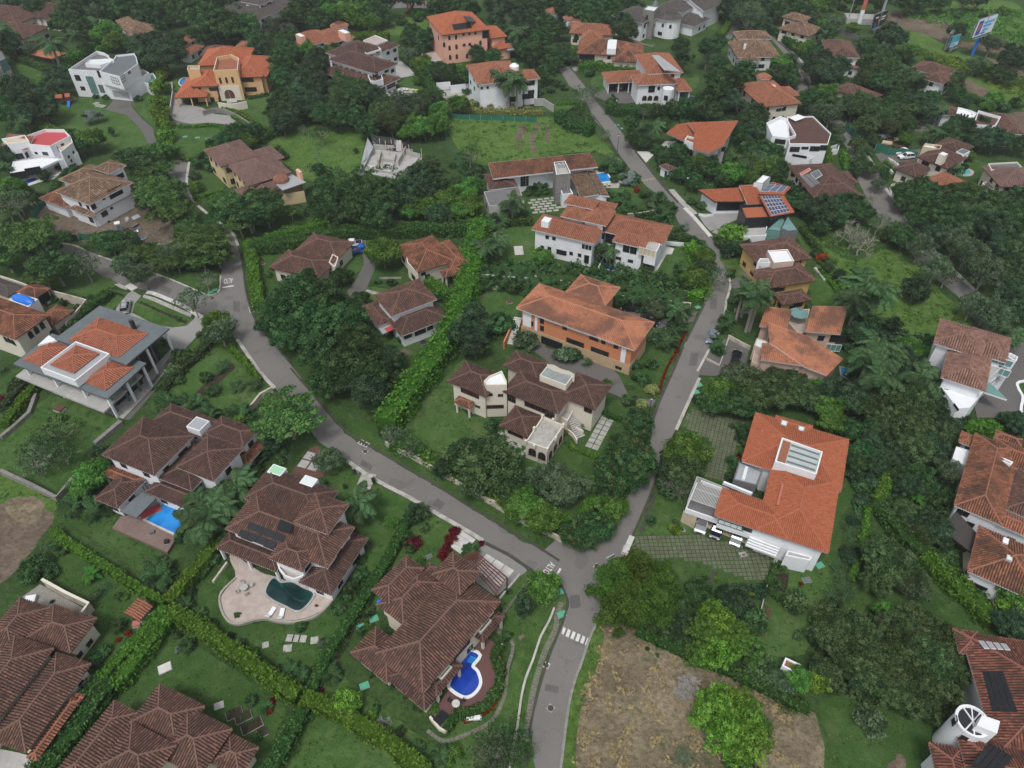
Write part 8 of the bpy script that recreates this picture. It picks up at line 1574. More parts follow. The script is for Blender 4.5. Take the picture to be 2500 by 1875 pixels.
plants('32','''B 960 250 190 1.1;B 1120 190 200 1.1;B 1260 230 180 1.1;B 1000 440 190 1.1;B 1200 420 200 1.1;B 1320 370 130 1.1;k 1440 530 120;k 1340 520 90;O 1250 560 60;b 1590 300 140 .8;k 1890 340 140;k 1850 410 110;m 1980 340 60;m 1760 560 190;m 1640 640 180;m 1860 640 170;m 1960 720 150;m 1740 760 180;m 1600 800 120;m 1740 440 110;O 2030 540 100;D 2060 290 80;l 400 260 140;g 300 330 110;n 250 410 90 .8;S 1580 1040 175 .7;m 1750 1200 190;m 1640 1260 140;m 1880 1150 160;m 1980 1280 160;m 1800 1380 200;m 1960 1450 190;m 2080 1340 120;m 1900 1560 140;h 1900 1660 130;s 1480 1580 100 .5;O 2060 880 110;g 2180 960 80;Y 175 1200 16;Y 160 1260 18;Y 150 1310 16;v 1330 130 80 .8;M 1740 205 28;h 1280 100 40;h 1440 360 50;h 1400 300 50;h 130 300 30;h 240 360 50;r 1610 175 14;s 120 1450 200;s 60 1560 180;s 220 1560 120;O 940 640 18;O 1200 740 22;O 1280 790 18''')
plants('10','''u 140 440 260;u 30 560 170;u 330 470 200;u 250 360 180;u 420 640 210;u 330 700 150;s 640 620 170;u 100 380 160;s 100 130 180;l 60 60 160;u 850 440 150;u 960 460 150;u 1080 540 140;u 760 420 90;u 1140 560 110;u 1260 590 120;u 1360 600 120;u 1450 560 130;u 1600 470 200;u 1480 420 150;u 1560 580 150;u 1680 560 120;u 1440 330 110;g 960 640 110 1.2;g 1090 700 110 1.2;s 1300 540 110;s 1590 740 110;s 1480 890 150 1.2;s 1400 920 60
u 1230 120 180;u 1350 60 140;u 1330 210 170;u 1200 40 140;u 1800 170 190;u 1900 220 210;u 2010 150 160;u 1740 240 150;u 1840 300 150;u 2060 240 130;u 1680 120 90;g 1700 1140 140;l 1660 1060 110;O 1600 1180 80;h 1380 1330 70;O 1340 1460 70;h 1460 1320 50;c 1715 1400 70;h 1580 1490 50;M 1570 1480 40;c 1830 1560 70;c 1970 1560 65;G 620 970 60;h 700 900 60;c 30 1430 40;h 1270 1220 36;h 700 880 40;h 560 1060 60;h 420 880 40;h 480 920 40''')
plants('20','''s 430 500 210 .7;s 300 620 210 .7;s 480 660 180 .7;s 260 720 200 .7;l 700 830 150;l 640 900 110;l 760 760 100;q 540 1040 100;q 720 1050 110;q 620 1000 90;k 760 640 80;q 800 620 70;p 1620 1080 190 .7;p 1540 1180 170 .7;p 1820 900 170 .7;q 1680 1240 120;h 1420 1270 70;H 1440 1180 50;p 1560 1010 130 .7;q 1280 250 90;q 1600 330 90;q 1500 260 90;q 1830 310 100 1.1;h 1640 180 60;c 1960 120 65;c 1830 130 70;q 1440 230 80;h 1380 90 50;c 1710 10 60;h 1580 70 50;q 1240 210 60;c 320 1400 80;q 470 1370 60;h 240 1550 110;h 380 1540 60;q 1200 1530 110;h 1640 1470 60;h 1560 1560 60;w 30 250 60;h 110 130 60;O 60 330 50;h 40 620 1;M 480 380 40;y 1850 390 50;h 1920 380 60'''.replace('h 40 620 1;',''))
plants('00','''l 830 260 130;l 900 330 110;b 560 140 150;b 640 230 110;b 480 180 120;p 390 330 110 1.;p 740 170 80;p 580 270 80;g 720 120 100;b 860 90 110;b 1000 60 150;b 1120 110 130;b 1180 60 90;k 1100 370 130;k 1200 330 110;k 1160 460 140;k 1270 430 150;k 1330 340 110;k 1080 460 90;x 1370 380 70 .9;x 1230 220 60;x 1290 190 55;b 1500 90 150;b 1620 160 170;b 1700 220 180;b 1560 250 120;f 1860 200 140;b 1420 60 110;b 1880 120 110;b 1330 110 90;k 1780 290 100;b 1980 310 110;g 2100 200 90;b 2150 330 110;k 2050 400 90;b 2160 470 120;b 2180 600 120;f 2170 350 60
k 100 720 170;k 230 780 170;k 330 800 140;b 60 850 150;k 180 900 110;k 330 850 110;b 160 620 60;p 40 240 110;b 60 350 110;h 160 420 60;g 240 380 80;p 130 950 90;k 420 640 110;k 470 580 90;v 665 885 52 1.5;v 745 875 48 1.5;n 857 1008 36 .7;h 1070 760 34;h 1100 665 40;h 820 750 28;h 735 745 26;l 680 1080 120;b 620 1120 90;b 740 1080 80;b 570 1040 60;h 350 1360 55;h 460 1290 36;u 1050 1240 160;u 1180 1180 140;u 1260 1300 110;u 970 1210 110;u 1120 1330 130;u 1200 1440 160;u 1330 1500 110;u 1150 1560 130;h 1560 1240 80;h 1620 1280 70;G 1500 1360 46;H 1520 1450 60;h 1730 1340 36;b 1760 1080 110;b 1850 1030 110;l 1900 1090 80;b 1960 1010 80;h 1660 1100 60;b 2130 860 100;b 2190 780 110;k 40 1210 100;p 30 1300 60;h 90 1440 60;h 200 1480 60;s 140 1560 120;u 60 1620 120;h 310 1520 40;h 440 1440 50;h 520 1330 46;h 560 1300 40;b 740 530 1;h 1880 735 26'''.replace('b 740 530 1;',''))
plants('01','''k 470 600 140;k 520 520 120;k 450 720 150;k 560 680 130;k 400 860 110;k 510 800 130;k 280 930 110;o 760 680 160;o 830 730 150;o 700 780 130;k 1000 760 110;k 940 700 90;g 1180 800 130 1.1;g 1290 810 120 1.1;o 1060 860 130;o 1120 940 130;o 1000 930 120;b 840 900 120;b 720 900 120;b 600 880 110;l 520 860 70;b 930 1000 90;l 1290 960 100;l 1380 980 110;l 1480 950 110;l 1500 850 90;o 1400 760 90;l 1250 1020 80;k 560 440 90;b 260 480 110;b 320 400 110;f 290 350 100;g 200 560 90;b 80 380 90;b 350 300 100;l 600 420 80;b 700 380 60;l 470 380 80;d 870 100 60 1.2;l 760 90 120;l 640 110 100;b 560 160 110;b 430 70 110;b 380 130 120;b 660 40 110;l 850 160 70;l 970 170 80;b 1000 90 100;l 930 60 80;b 1080 150 60;h 1200 170 50;H 1340 110 60;h 1330 150 36;b 1500 60 110;b 1600 40 100;b 1720 60 110;k 1960 60 120;k 2060 120 120;k 2150 200 110;p 2080 230 70;p 2000 170 60;b 1280 270 100;b 1360 300 90;k 1420 280 80;g 1260 430 80;b 1340 390 60;l 1360 500 90;b 1480 540 80;b 1560 560 90;b 1420 560 70;l 1640 560 80;b 1700 600 80;b 1820 440 70;k 1780 400 70;b 1900 440 80;w 1597 680 28;h 1700 710 36;l 1650 800 90;Y 1730 820 50;Y 1880 830 40;q 1830 790 50;q 1900 780 50;q 1530 770 34;Y 1560 820 40;Y 2170 850 40;Y 2060 840 36;l 1320 620 40;s 580 1030 100;b 560 1300 60;h 240 1180 60;h 290 1210 46;f 850 1160 24;s 1730 1190 110;o 1400 1300 130;k 1350 1340 120;b 1480 1420 100;b 1330 1480 90;g 1100 1240 1;s 440 1000 50;h 1770 1350 60;h 1800 1330 60;l 1750 1420 80;q 1680 1350 1'''.replace('g 1100 1240 1;','').replace(';q 1680 1350 1',''))
plants('02','''p 75 580 100 1.2;p 130 610 105 1.2;p 195 630 100 1.2;b 420 560 90;b 330 420 100;b 480 460 90;k 560 400 80;b 250 380 90;b 620 450 60;l 610 400 70;b 370 310 110;p 200 240 90;p 300 350 60;k 80 130 100;k 170 90 100;b 300 210 90;b 420 200 110;b 520 230 80;d 620 100 50;d 300 200 60;b 60 250 80;b 660 90 110;b 750 80 130;b 880 80 130;b 800 150 110;b 960 60 120;k 1010 200 120 1.1;o 1030 240 100 1.1;b 560 60 100;b 1080 30 90;b 300 60 110;x 1460 370 90 .8;x 1480 450 90 .8;x 1680 380 110 .8;x 1740 340 90 .8;x 1780 590 100 .9;x 1740 500 90 .8;x 1720 700 110;x 1850 640 100;x 1960 580 100;g 1960 100 130;k 1860 60 110;k 2060 50 110;b 2150 60 110;g 1900 40 90;x 1350 640 55 .8;h 760 560 46 1.4;h 720 500 50;h 930 790 50 1.2;s 700 730 110;s 780 700 90;h 560 680 36;h 480 650 46;h 450 690 40;G 370 710 40;h 360 660 36;h 640 880 70;h 740 940 60;h 660 940 70;b 600 900 60;l 1190 840 60;s 1180 850 80;b 1300 860 70;b 1400 840 80;b 1500 830 90;b 1600 820 100;b 1680 860 110;b 1750 780 110;k 1840 780 110;b 1640 770 70;p 1250 970 85 1.;p 1160 1010 60;b 1330 950 70;b 1090 960 60;b 1100 1060 80;b 1180 1090 70;h 1060 930 50;q 1270 1130 50;b 1430 1170 90;b 1350 1230 80;k 1420 1250 80;b 1320 1180 70;h 1480 1130 60;b 1470 1340 80;b 1560 1310 90;l 1600 1250 80;b 1680 1310 90;b 1560 1400 80;k 1700 1250 70;b 2000 950 130;b 2060 1020 110;b 1960 1040 90;b 2040 880 100;b 2000 1180 110;b 2100 1160 100;l 1860 1330 110;g 1960 1280 110;g 2060 1260 110;b 1800 1390 80;l 2000 1380 80;h 1540 1280 60
v 1050 1360 60;h 950 1390 36;h 1100 1380 60;r 1120 1465 28;G 1100 1420 36;h 1180 1500 50;h 1240 1560 50;G 1230 1590 40;q 880 1270 60;h 980 1290 60;h 930 1320 40;q 340 1430 60 .9;q 390 1420 50 .9;h 290 1490 36;h 350 1490 36;h 420 1480 36;q 300 1440 40 .9;s 940 1210 60;s 870 1040 60;h 1380 1350 46;h 1470 1440 1;h 1620 1590 46;h 1540 1560 36'''.replace('h 1470 1440 1;',''))
plants('03','''g 100 130 140;k 190 190 90;k 170 40 120;b 60 60 110;b 330 60 110;b 430 50 110;l 620 60 90;b 540 100 80;g 600 130 70;b 690 260 80;p 680 270 50;g 760 180 70;l 660 180 50;k 1170 270 110 1.1;k 1220 300 100;k 1110 310 80;b 1000 360 80;g 960 330 70;k 640 480 120;k 700 560 130;k 770 520 110;k 600 540 110;b 560 440 80;b 640 400 80;l 480 380 60;l 560 350 60;b 740 630 80;l 770 600 60;b 1040 470 120;o 1060 560 110;o 1150 520 110;o 1000 620 100;b 1100 640 100;g 1050 500 90;o 1220 610 90;l 1340 400 80;b 1280 440 80;b 1140 430 90;g 1130 390 80;p 1310 540 80 1.;p 1390 580 80 1.;o 1380 650 80;o 1660 640 90;g 1720 590 60;b 1760 780 60;b 1700 720 70;l 1980 760 70;l 1940 820 60;h 2050 830 60;h 2150 800 60;g 1840 500 80;g 1960 340 90;k 1690 240 80;k 2110 370 50;k 2120 460 110;k 2180 430 90;b 1300 30 90;b 1420 20 90;b 1580 20 80;g 1760 0 90;b 1860 0 80;h 1700 120 50;h 1900 130 40;H 2050 90 50;b 700 0 80;l 900 220 60;h 800 60 40;b 2000 560 80;b 2090 590 70;b 1880 540 60;l 1560 510 60;b 1460 480 50
l 330 500 90;b 400 560 90;b 300 570 90;b 430 630 60;b 390 480 80;k 30 560 90;b 560 760 110;b 660 800 120;g 720 880 120;g 640 870 100;b 740 820 90;l 660 710 80;l 750 700 70;b 840 790 80;o 980 790 110;o 900 830 100;o 1060 850 100;o 1000 960 110;o 1130 900 110;o 1180 980 90;o 1250 860 110;o 1300 960 100;k 1380 830 110;k 1440 880 80;b 1420 780 90;b 1500 760 80;k 1330 760 80;b 1220 780 90;b 1260 700 80;p 1560 850 60;b 1660 1020 110;b 1700 960 90;k 1740 1000 110;k 1880 970 90;k 1920 1060 110;k 2000 1080 110;k 1840 1080 90;b 2100 1100 90;b 2180 1120 90;p 1500 1010 60;p 1560 1030 70;b 1650 1100 70;l 1300 1070 60;b 1060 1080 60;g 780 1010 70;g 790 1080 60;o 930 1110 80;o 980 1170 70;o 960 1260 90;o 1030 1310 70;b 900 1320 60;b 1130 1320 46;b 1270 1330 46;g 1090 1420 70;b 1140 1360 40;b 1740 1290 40;l 1790 1200 50;p 1690 1310 60;k 120 900 130;k 70 960 110;k 130 1030 110;b 60 1050 90;b 200 1180 120;b 100 1160 120;b 280 1180 90;b 330 1290 80;l 150 1290 110;g 60 1300 100;l 250 1250 90;b 300 1380 90;b 500 1480 80;b 460 1560 100;k 560 1590 100;b 420 1440 60;l 700 1220 30;h 620 1210 40;q 650 1220 30;k 850 1560 110;k 760 1620 120;b 900 1560 80;d 980 1520 90;b 1300 1480 110;b 1400 1450 110;b 1300 1560 100;b 1420 1560 110;s 1420 1520 110;o 1640 1500 110;o 1700 1470 90;b 1560 1590 100;o 1760 1600 120;b 1880 1610 110;b 2000 1620 110;k 2060 1570 110;b 2160 1500 100;b 2120 1600 120;g 1900 1590 80''')
plants('13','''k 560 130 90;a 560 220 60;q 500 180 70;k 640 90 90;k 680 200 150;b 760 240 110;k 830 160 130;l 870 140 100;b 640 320 80;d 890 400 150 1.1;d 960 450 150 1.1;s 1100 300 110;b 960 210 110;d 1060 160 90;h 1230 400 100;b 1290 420 110;b 1180 390 70;q 1230 310 50;h 600 540 46;r 660 580 60;O 690 610 60;k 700 640 50;k 790 700 60;g 1420 480 130 1.2;g 1540 640 130 1.2;s 1620 700 120;g 1680 460 130 1.2;g 1780 520 130 1.2;g 1920 680 160 1.2;g 1860 620 120;g 1820 930 130 1.2;g 1930 970 120 1.2;g 2040 1010 120;g 1980 1080 110;g 2060 900 1;k 1380 800 130;O 1380 830 110;k 2110 900 150;k 2180 960 130;k 2150 820 130;b 1600 260 150;g 1660 240 110;o 1830 240 150;k 1980 330 170;o 1760 330 130;b 2100 250 150;b 1900 140 140;b 1780 120 130;o 2050 130 130;b 2170 160 130;o 2140 480 150;k 2020 500 130;b 2180 640 140;o 2120 700 130;b 1450 160 120;b 1360 130 90;b 1400 270 110;k 1540 380 110;k 1660 370 100;b 1330 60 80;l 1560 340 90;o 1700 60 110;b 2200 360 120;l 2150 380 90;b 1480 60 110
p 1000 760 170 1.3;p 900 830 160 1.2;p 1080 820 150 1.3;p 980 880 130 1.2;p 940 900 120 1.2;k 960 1150 120;b 1010 1080 110;k 1210 1080 70 1.2;p 1080 1230 160 1.1;p 1020 1340 160 1.1;p 1120 1360 160 1.1;p 1180 1300 130 1.1;p 1100 1480 160 1.1;p 1420 1480 150 .9;p 1500 1560 120 .9;l 1340 1270 110;l 1440 1320 100;m 1320 1240 90;k 1270 1330 130;b 1460 1260 90;k 1400 1400 110;k 1250 1450 150;b 1350 1500 120;h 850 1260 46;b 860 1160 60;h 900 1480 60;p 2120 1150 100 .9;p 2080 1200 80 .9;q 20 330 60;m 20 380 70;h 140 400 50;k 760 1590 130;k 900 1640 140;o 320 1520 150;o 160 1560 150;o 460 1590 140;l 600 1560 90;l 60 1600 120;k 1200 1620 150;k 1050 1600 130;q 40 860 60'''.replace('g 2060 900 1;',''))
filler('00',Q("0 -60 2212 -60 2212 20 1500 10 760 20 600 40 0 60"),'bkbol',16,(80,130),1)
filler('01',Q("300 -60 2212 -60 2212 10 1300 0 300 30"),'bkbo',14,(80,130),2)
filler('02',Q("0 -60 1050 -60 1050 10 0 40"),'bkb',9,(80,120),3)
filler('03',Q("0 -60 1500 -60 1500 0 0 10"),'bkolb',9,(80,110),4)
grow_trees()
U=thicket
U('12',Q("-100 620 300 610 900 640 1280 700 1530 820 1500 880 1000 800 600 700 -100 690"),130,L_DENSE,r=(.8,1.6),h=(1,2.4),label='dense green planting at the foot of the palm row')
U('01',Q("420 820 700 760 1000 820 1500 700 1560 980 1540 1080 1180 1060 700 980 440 960"),260,L_OLIVE,r=(1,2.4),h=(.8,2.2),label='dense olive undergrowth on the bank above the building site')
U('01',Q("480 1300 1300 1300 1700 1200 1800 1500 1500 1700 500 1700"),150,L_DENSE,r=(1,2.2),h=(.8,2),label='dark undergrowth beneath the trees below the building site')
U('03',Q("1200 100 2212 60 2212 420 1850 300 1500 180"),220,L_BRIGHT,r=(1,3),h=(.5,1.6),label='rough bright scrub on the far hillside');U('03',Q("1300 380 1900 480 2212 600 2212 780 1760 560 1450 460"),150,L_LIME,r=(.8,2),h=(.4,1.1),label='weedy tall grass across the rough slope');U('03',Q("600 560 1300 500 1500 800 1300 1000 860 960 700 800"),200,L_DARK,r=(1.2,2.6),h=(1,2.4),label='shadowy undergrowth in the wood between the lanes')
U('13',Q("1500 100 2300 100 2300 800 2000 760 1560 440"),220,L_DARK,r=(1.2,2.6),h=(1,2.6),label='dark undergrowth in the right hand wood');U('23',Q("860 300 1600 200 1650 700 1500 1000 1150 1000 900 760"),220,L_DARK,r=(.8,1.8),h=(.6,1.8),label='deep green undergrowth beneath the tall dark trees');U('33',Q("600 520 1200 480 1700 700 1700 1100 1100 1150 640 1000"),180,L_OLIVE,r=(.8,1.6),h=(.6,1.6),label='leafy undergrowth beneath the olive trees')
U('11',Q("200 880 560 760 1000 1000 1180 1500 760 1600 430 1300"),160,L_DENSE,r=(.8,1.8),h=(.8,2),label='shaded undergrowth beneath the big tree mass');U('02',Q("900 820 1900 830 1900 1050 1400 940 1050 900"),140,L_DENSE,r=(1,2),h=(.8,2),label='thick planting on the bank under the house being reroofed');U('02',Q("1250 1180 1850 1200 2100 1350 1700 1450 1300 1380"),130,L_DENSE,r=(.8,1.8),h=(.8,1.8),label='garden thicket below the fan roofed house');U('00',Q("0 640 400 640 420 900 0 960"),90,L_DARK,r=(1,2),h=(1,2),label='dark thicket left of the play hut');U('10',Q("700 380 1400 500 1660 600 1500 660 1100 620 760 500"),110,L_DENSE,r=(.8,1.6),h=(.6,1.5),label='shrubs along the street under flat topped trees')
U('13',Q("860 1000 1300 1160 1560 1200 1560 1560 1000 1600 880 1300"),150,L_DARK,r=(.8,1.8),h=(.6,1.8),label='dark palm undergrowth left of the tall white house');U('32',Q("1100 450 1500 380 1750 760 1480 760 1150 600"),60,L_DENSE,r=(.6,1.3),h=(.5,1.2),label='undergrowth behind the bamboo');U('03',Q("0 -80 2300 -80 2300 -10 0 20"),120,L_DENSE,r=(2,4),h=(2,4),label='leafy scrub along the top of the view');U('00',Q("0 -80 2400 -80 2400 60 0 60"),160,L_DENSE,r=(2,4),h=(2,4),label='leafy scrub behind the top left houses')
U('32',Q("860 540 1500 800 2300 1200 2400 1700 640 1700 700 1000"),150,plain('dry_straw',(.24,.19,.1),.95,.3,3),r=(.4,1.1),h=(.06,.2),card=.3,per=20,label='flattened dry grass on the brown lot',name='dry_grass');U('01',Q("1600 920 2400 940 2860 1220 2500 1190 1900 1260 1640 1120"),160,L_BRIGHT,r=(.5,1.2),h=(.05,.2),card=.3,per=16,name='grass_tufts',label='grass tufts over the ploughed field');U('13',Q("520 340 1160 520 1800 1060 1300 1130 820 860"),220,L_BRIGHT,r=(.5,1.2),h=(.05,.25),card=.3,per=16,name='grass_tufts',label='grass tufts over the open hillside plot')
# ================================================================ VEHICLES AND SMALL THINGS
SILV=carpaint('paint_silver',(.45,.47,.5),.5);BLK=carpaint('paint_black',(.008,.009,.011));WHT=carpaint('paint_white',(.75,.76,.78),.05);GRYB=carpaint('paint_blue_grey',(.2,.24,.3),.5);NAVY=carpaint('paint_navy',(.015,.02,.04),.3)
car('10',(960,980),(975,900),'suv',SILV,'silver off-road car parked on the driveway of the slate roofed house',rails=True)
car('12',(1160,955),(1000,945),'suv',BLK,'black off-road car beside the salmon T shaped roof');car('12',(1715,1130),(1685,1215),'sedan',GRYB,'silver blue car standing on the street near the royal palms');car('12',(1875,1385),(1900,1285),'suv',BLK,'black car with roof rack on the tan drive',rails=True)
car('22',(1640,1150),(1620,1212),'suv',SILV,'leftmost silver car nosing out of the three car porch');car('22',(1755,1195),(1735,1255),'sedan',NAVY,'dark middle car nosing out of the three car porch');car('22',(1910,1250),(1890,1310),'sedan',SILV,'rightmost silver car nosing out of the three car porch')
car('03',(1325,1165),(1235,1172),'pickup',WHT,'upper white pickup in the right hand car park','pickup');car('03',(1350,1200),(1260,1208),'suv',WHT,'lower white off-road car in the right hand car park');car('10',(335,900),(355,870),'sedan',NAVY,'dark car in the garage mouth by the blue barrel roof');car('02',(1000,640),(985,680),'sedan',SILV,'silver car under the tiled carport of the house being reroofed');car('02',(690,455),(760,450),'sedan',NAVY,'dark car inside the rust roofed garage');car('11',(870,450),(760,460),'pickup',WHT,'white pickup with black load bed behind the blue truck','pickup');truck('11',(770,520),(905,495),'bright blue flatbed truck loaded with rubble in the hedged court');car('12',(1190,1040),(1240,1060),'sedan',NAVY,'dark car half hidden by trees at the brick house drive')
p=G(T('00',(497,740))[0],2.6);r_=empty('play_hut',(*p,0),.3);tag(r_,'wooden play hut with orange roof and blue slide on the far left lawn','play hut')
for i,(x,y,w)in enumerate(((-1.6,0,2.2),(1.,.2,1.6))):
 mb=MB();mb.add([(x-w/2,y-1.3,2.5),(x+w/2,y-1.3,2.5),(x+w/2,y,3.3),(x-w/2,y,3.3),(x+w/2,y+1.3,2.5),(x-w/2,y+1.3,2.5)],[(0,1,2,3),(3,2,4,5)]);mb.build('roof',[MATS['tile_orange']],r_)
 for a in(-1,1):
  for b in(-1,1):mb=MB();mb.box(x+a*(w/2-.15)-.07,y+b*1.1-.07,0,x+a*(w/2-.15)+.07,y+b*1.1+.07,2.6);mb.build('post',[BROWNF],r_)
mb=MB();mb.box(-2.6,-1.1,1.2,1.6,1.2,1.32);mb.build('platform',[BROWNF],r_);mb=MB();mb.box(-2.6,-1.1,1.3,1.6,-1.04,2.);mb.build('side_board',[BROWNF],r_)
mb=MB();mb.add([(.4,-1.1,1.3),(1.2,-1.1,1.3),(1.2,-3.4,.35),(.4,-3.4,.35),(.4,-4,.25),(1.2,-4,.25)],[(0,1,2,3),(3,2,5,4)]);mb.build('slide',[BLUEM],r_);mb=MB();mb.bar((2,0,2.3),(4.6,-1,0),.08,0,6);mb.bar((2,1,2.3),(4.6,1.6,0),.08,0,6);mb.build('ladder',[BROWNF],r_)
p=G(T('10',(915,330))[0],1.1);r_=empty('portable_toilet',(*p,0),.4);tag(r_,'grey portable toilet with white roof on the earth plot','portable toilet');mb=MB();mb.box(-.6,-.6,0,.6,.6,2.2);mb.build('cabin',[METAL],r_);mb=MB();mb.prism([(-.65,-.65),(.65,-.65),(.65,.65),(-.65,.65)],2.2,2.4);mb.build('roof',[WHITEP],r_);mb=MB();mb.box(-.42,-.63,.1,.42,-.6,2.0);mb.build('door',[SLATE],r_)
def heap(tile,x,y,n,mats,label,spread=1.6,s=.5,name='rubbish_heap',cat='heap',flat=.5):
 c=W(tile,.2,(x,y))[0];r0=empty(name,(*c,0));tag(r0,label,cat);rg=random.Random(int(x))
 for i in range(n):
  a,b,k=rg.gauss(0,spread),rg.gauss(0,spread*.6),s*rg.uniform(.5,1.5);M=Matrix.Translation((a,b,k*.25))@Matrix.Rotation(rg.uniform(0,3),4,'Z')@Matrix.Rotation(rg.uniform(-.4,.4),4,'X');mb=MB();mb.box(-k,-k*.6,-k*.3*flat,k,k*.6,k*.6*flat,M=M);mb.build(('sack','board','block','bundle')[i%4],[mats[i%len(mats)]],r0)
heap('10',1040,405,9,[REDM,WHITEP,BLUEM,SLATE],'heap of red, white and blue building rubbish on the earth plot',2.4);heap('10',1150,480,8,[WHITEP,TEALGL,BLUEM],'scatter of white and turquoise rubbish near the street trees',2.2,.45);heap('10',1090,425,6,[BLUEM,WHITEP,SLATE],'blue and white bundles in the middle of the earth plot',1.6,.5);heap('10',825,280,5,[BLACK],'black sacks against the white wall under construction',1.,.5,'sack_heap');heap('10',1040,290,7,[SLATE,METAL],'grey sheets laid on the earth plot',2.2,.9,'sheet_stack','sheets',.12);heap('10',940,150,7,[BROWNF,SAND],'pile of timber under the porch being built',1.5,.7,'timber_pile','timber',.3)
c=W('10',.5,(1290,460))[0];r_=empty('brush_pile',(*c,0));tag(r_,'pale heap of cut brushwood by the street trees','brushwood');mb=MB();rg=random.Random(5)
for i in range(160):a=rg.uniform(0,6.28);d=rg.uniform(0,3.4);mb.bar((math.cos(a)*d,math.sin(a)*d,.1),(math.cos(a)*d+rg.gauss(0,.9),math.sin(a)*d+rg.gauss(0,.9),max(.1,1.1-d*.3)*rg.uniform(.4,1.)),.035,0,3)
tag(mb.build('sticks',[PBARK],r_),kind='stuff')
r0=W('01',0,(1120,1260))[0];site=empty('building_site',(*r0,0));tag(site,'unfinished grey building of block walls and upright poles on a dug slope','building site')
def sp(x,y,z=0):q=W('01',z,(x,y))[0]-r0;return(float(q[0]),float(q[1]))
mb=MB();mb.prism([sp(*p,.3)for p in((880,1310),(900,1220),(990,1150),(1290,1180),(1360,1220),(1230,1395),(930,1330))],-.2,.3);mb.build('floor_slab',[CONC],site)
for i,(a,b)in enumerate((((920,1310),(990,1160)),((990,1160),(1150,1170)),((1150,1170),(1290,1190)),((930,1315),(1230,1370)),((1020,1320),(1050,1200)),((1130,1340),(1160,1210)),((1180,1290),(1240,1180)),((1230,1365),(1340,1240)),((1240,1200),(1350,1230)),((1060,1250),(1150,1265)))):
 pa,pb=sp(*a),sp(*b);h_=(1.1,1.6,1.2,.7,1.5,.9,1.8,.8,1.4,1.)[i];d=np.subtract(pb,pa);L_=np.hypot(*d);n_=np.array([-d[1],d[0]])/L_*.11;mb=MB();mb.prism([tuple(np.array(pa)-n_),tuple(np.array(pb)-n_),tuple(np.array(pb)+n_),tuple(np.array(pa)+n_)],.2,.3+h_);mb.build('block_wall',[CONC],site)
for x,y in((1040,1150),(1085,1170),(1130,1160),(1160,1165),(1215,1190),(1265,1200),(1270,1230),(1360,1230),(1020,1290),(1150,1290),(1110,1210),(1225,1250),(945,1240),(1030,1320),(1060,1300)):q=sp(x,y);mb=MB();mb.box(q[0]-.09,q[1]-.09,.2,q[0]+.09,q[1]+.09,3.4);mb.build('timber_prop',[SAND],site)
for pts in(((930,1270),(1020,1280),(1000,1320),(920,1305)),((1070,1280),(1140,1280),(1150,1320),(1070,1320))):mb=MB();mb.prism([sp(*p,.34)for p in pts],.3,.36);mb.build('fresh_floor',[WSLAB],site)
def sheet(name,tile,pts,zs,mat,label,cat='sheet',n=8):
 Q=[np.array((*W(tile,z,p)[0],z))for p,z in zip(pts,zs)];c=Q[0].copy();c[2]=0;V=[];F=[];rg=random.Random(int(pts[0][0]))
 for i in range(n+1):
  for j in range(n+1):u,v=i/n,j/n;q=Q[0]*(1-u)*(1-v)+Q[1]*u*(1-v)+Q[2]*u*v+Q[3]*(1-u)*v-c;q[2]+=rg.uniform(-.12,.2);V.append(q)
 for i in range(n):
  for j in range(n):k=i*(n+1)+j;F.append((k,k+n+1,k+n+2,k+1))
 o=obj(name,mesh_np(name,V,F,mat));o.location=c;tag(o,label,cat)
sheet('plastic_sheet','01',Q("960 1040 1160 1070 1160 1165 990 1140"),[3.4,3.4,.6,.6],BLACK,'left black plastic sheet over the cut bank of the building site');sheet('plastic_sheet','01',Q("1200 1090 1270 1100 1275 1170 1205 1170"),[3.2,3.2,.6,.6],BLACK,'right black plastic sheet beside the grey strip of bank');sheet('plastic_sheet','01',Q("940 1060 985 1140 930 1230 890 1260"),[2.6,2.6,.5,.6],METAL,'pale clear sheet down the left bank of the building site');sheet('plastic_sheet','01',Q("850 1360 880 1310 950 1320 920 1350"),[.4,.6,.4,.3],SLATE,'crumpled dark tarp at the front of the building site');sheet('plastic_sheet','01',Q("1160 1080 1200 1085 1205 1170 1160 1165"),[3.2,3.2,.6,.6],CONC,'bare grey strip between two black sheets')
sheet('tarpaulin','03',Q("1060 1050 1160 1030 1200 1060 1080 1080"),[1.2,1.6,1.,.6],SLATE,'grey tarpaulin over spoil by the right lane');heap('03',1160,1090,14,[SAND,BROWNF],'tangled pile of cut timber behind the white cars',3.6,1.,'timber_pile','timber',.3)
r0=W('01',0,(1240,60))[0];site=empty('steel_frame',(*r0,0));tag(site,'red steel columns of an unfinished hall on a slab at the top edge','steel frame');mb=MB();q=[tuple(W('01',0.2,p)[0]-r0)for p in((1040,70),(1100,0),(1400,10),(1440,70),(1250,60))];mb.prism(q,-.2,.3);mb.build('slab',[DCONC],site);RS=plain('red_steel',(.35,.03,.04),.5,.1)
for x,y in((1030,60),(1100,40),(1170,30),(1250,80),(1290,60),(1345,50),(1380,50),(1210,20),(1300,20),(1240,40)):q=W('01',0,(x,y))[0]-r0;mb=MB();mb.box(q[0]-.25,q[1]-.25,0,q[0]+.25,q[1]+.25,6.5);mb.build('column',[RS],site)
q=[W('01',z,p)[0]-r0 for p,z in(((1215,105),.3),((1270,75),1.5))];mb=MB();[mb.bar((*(q[0]+k*.35),.3),(*(q[1]+k*.35),1.6),.15,0,4)for k in range(5)];mb.build('stacked_beams',[RS],site)
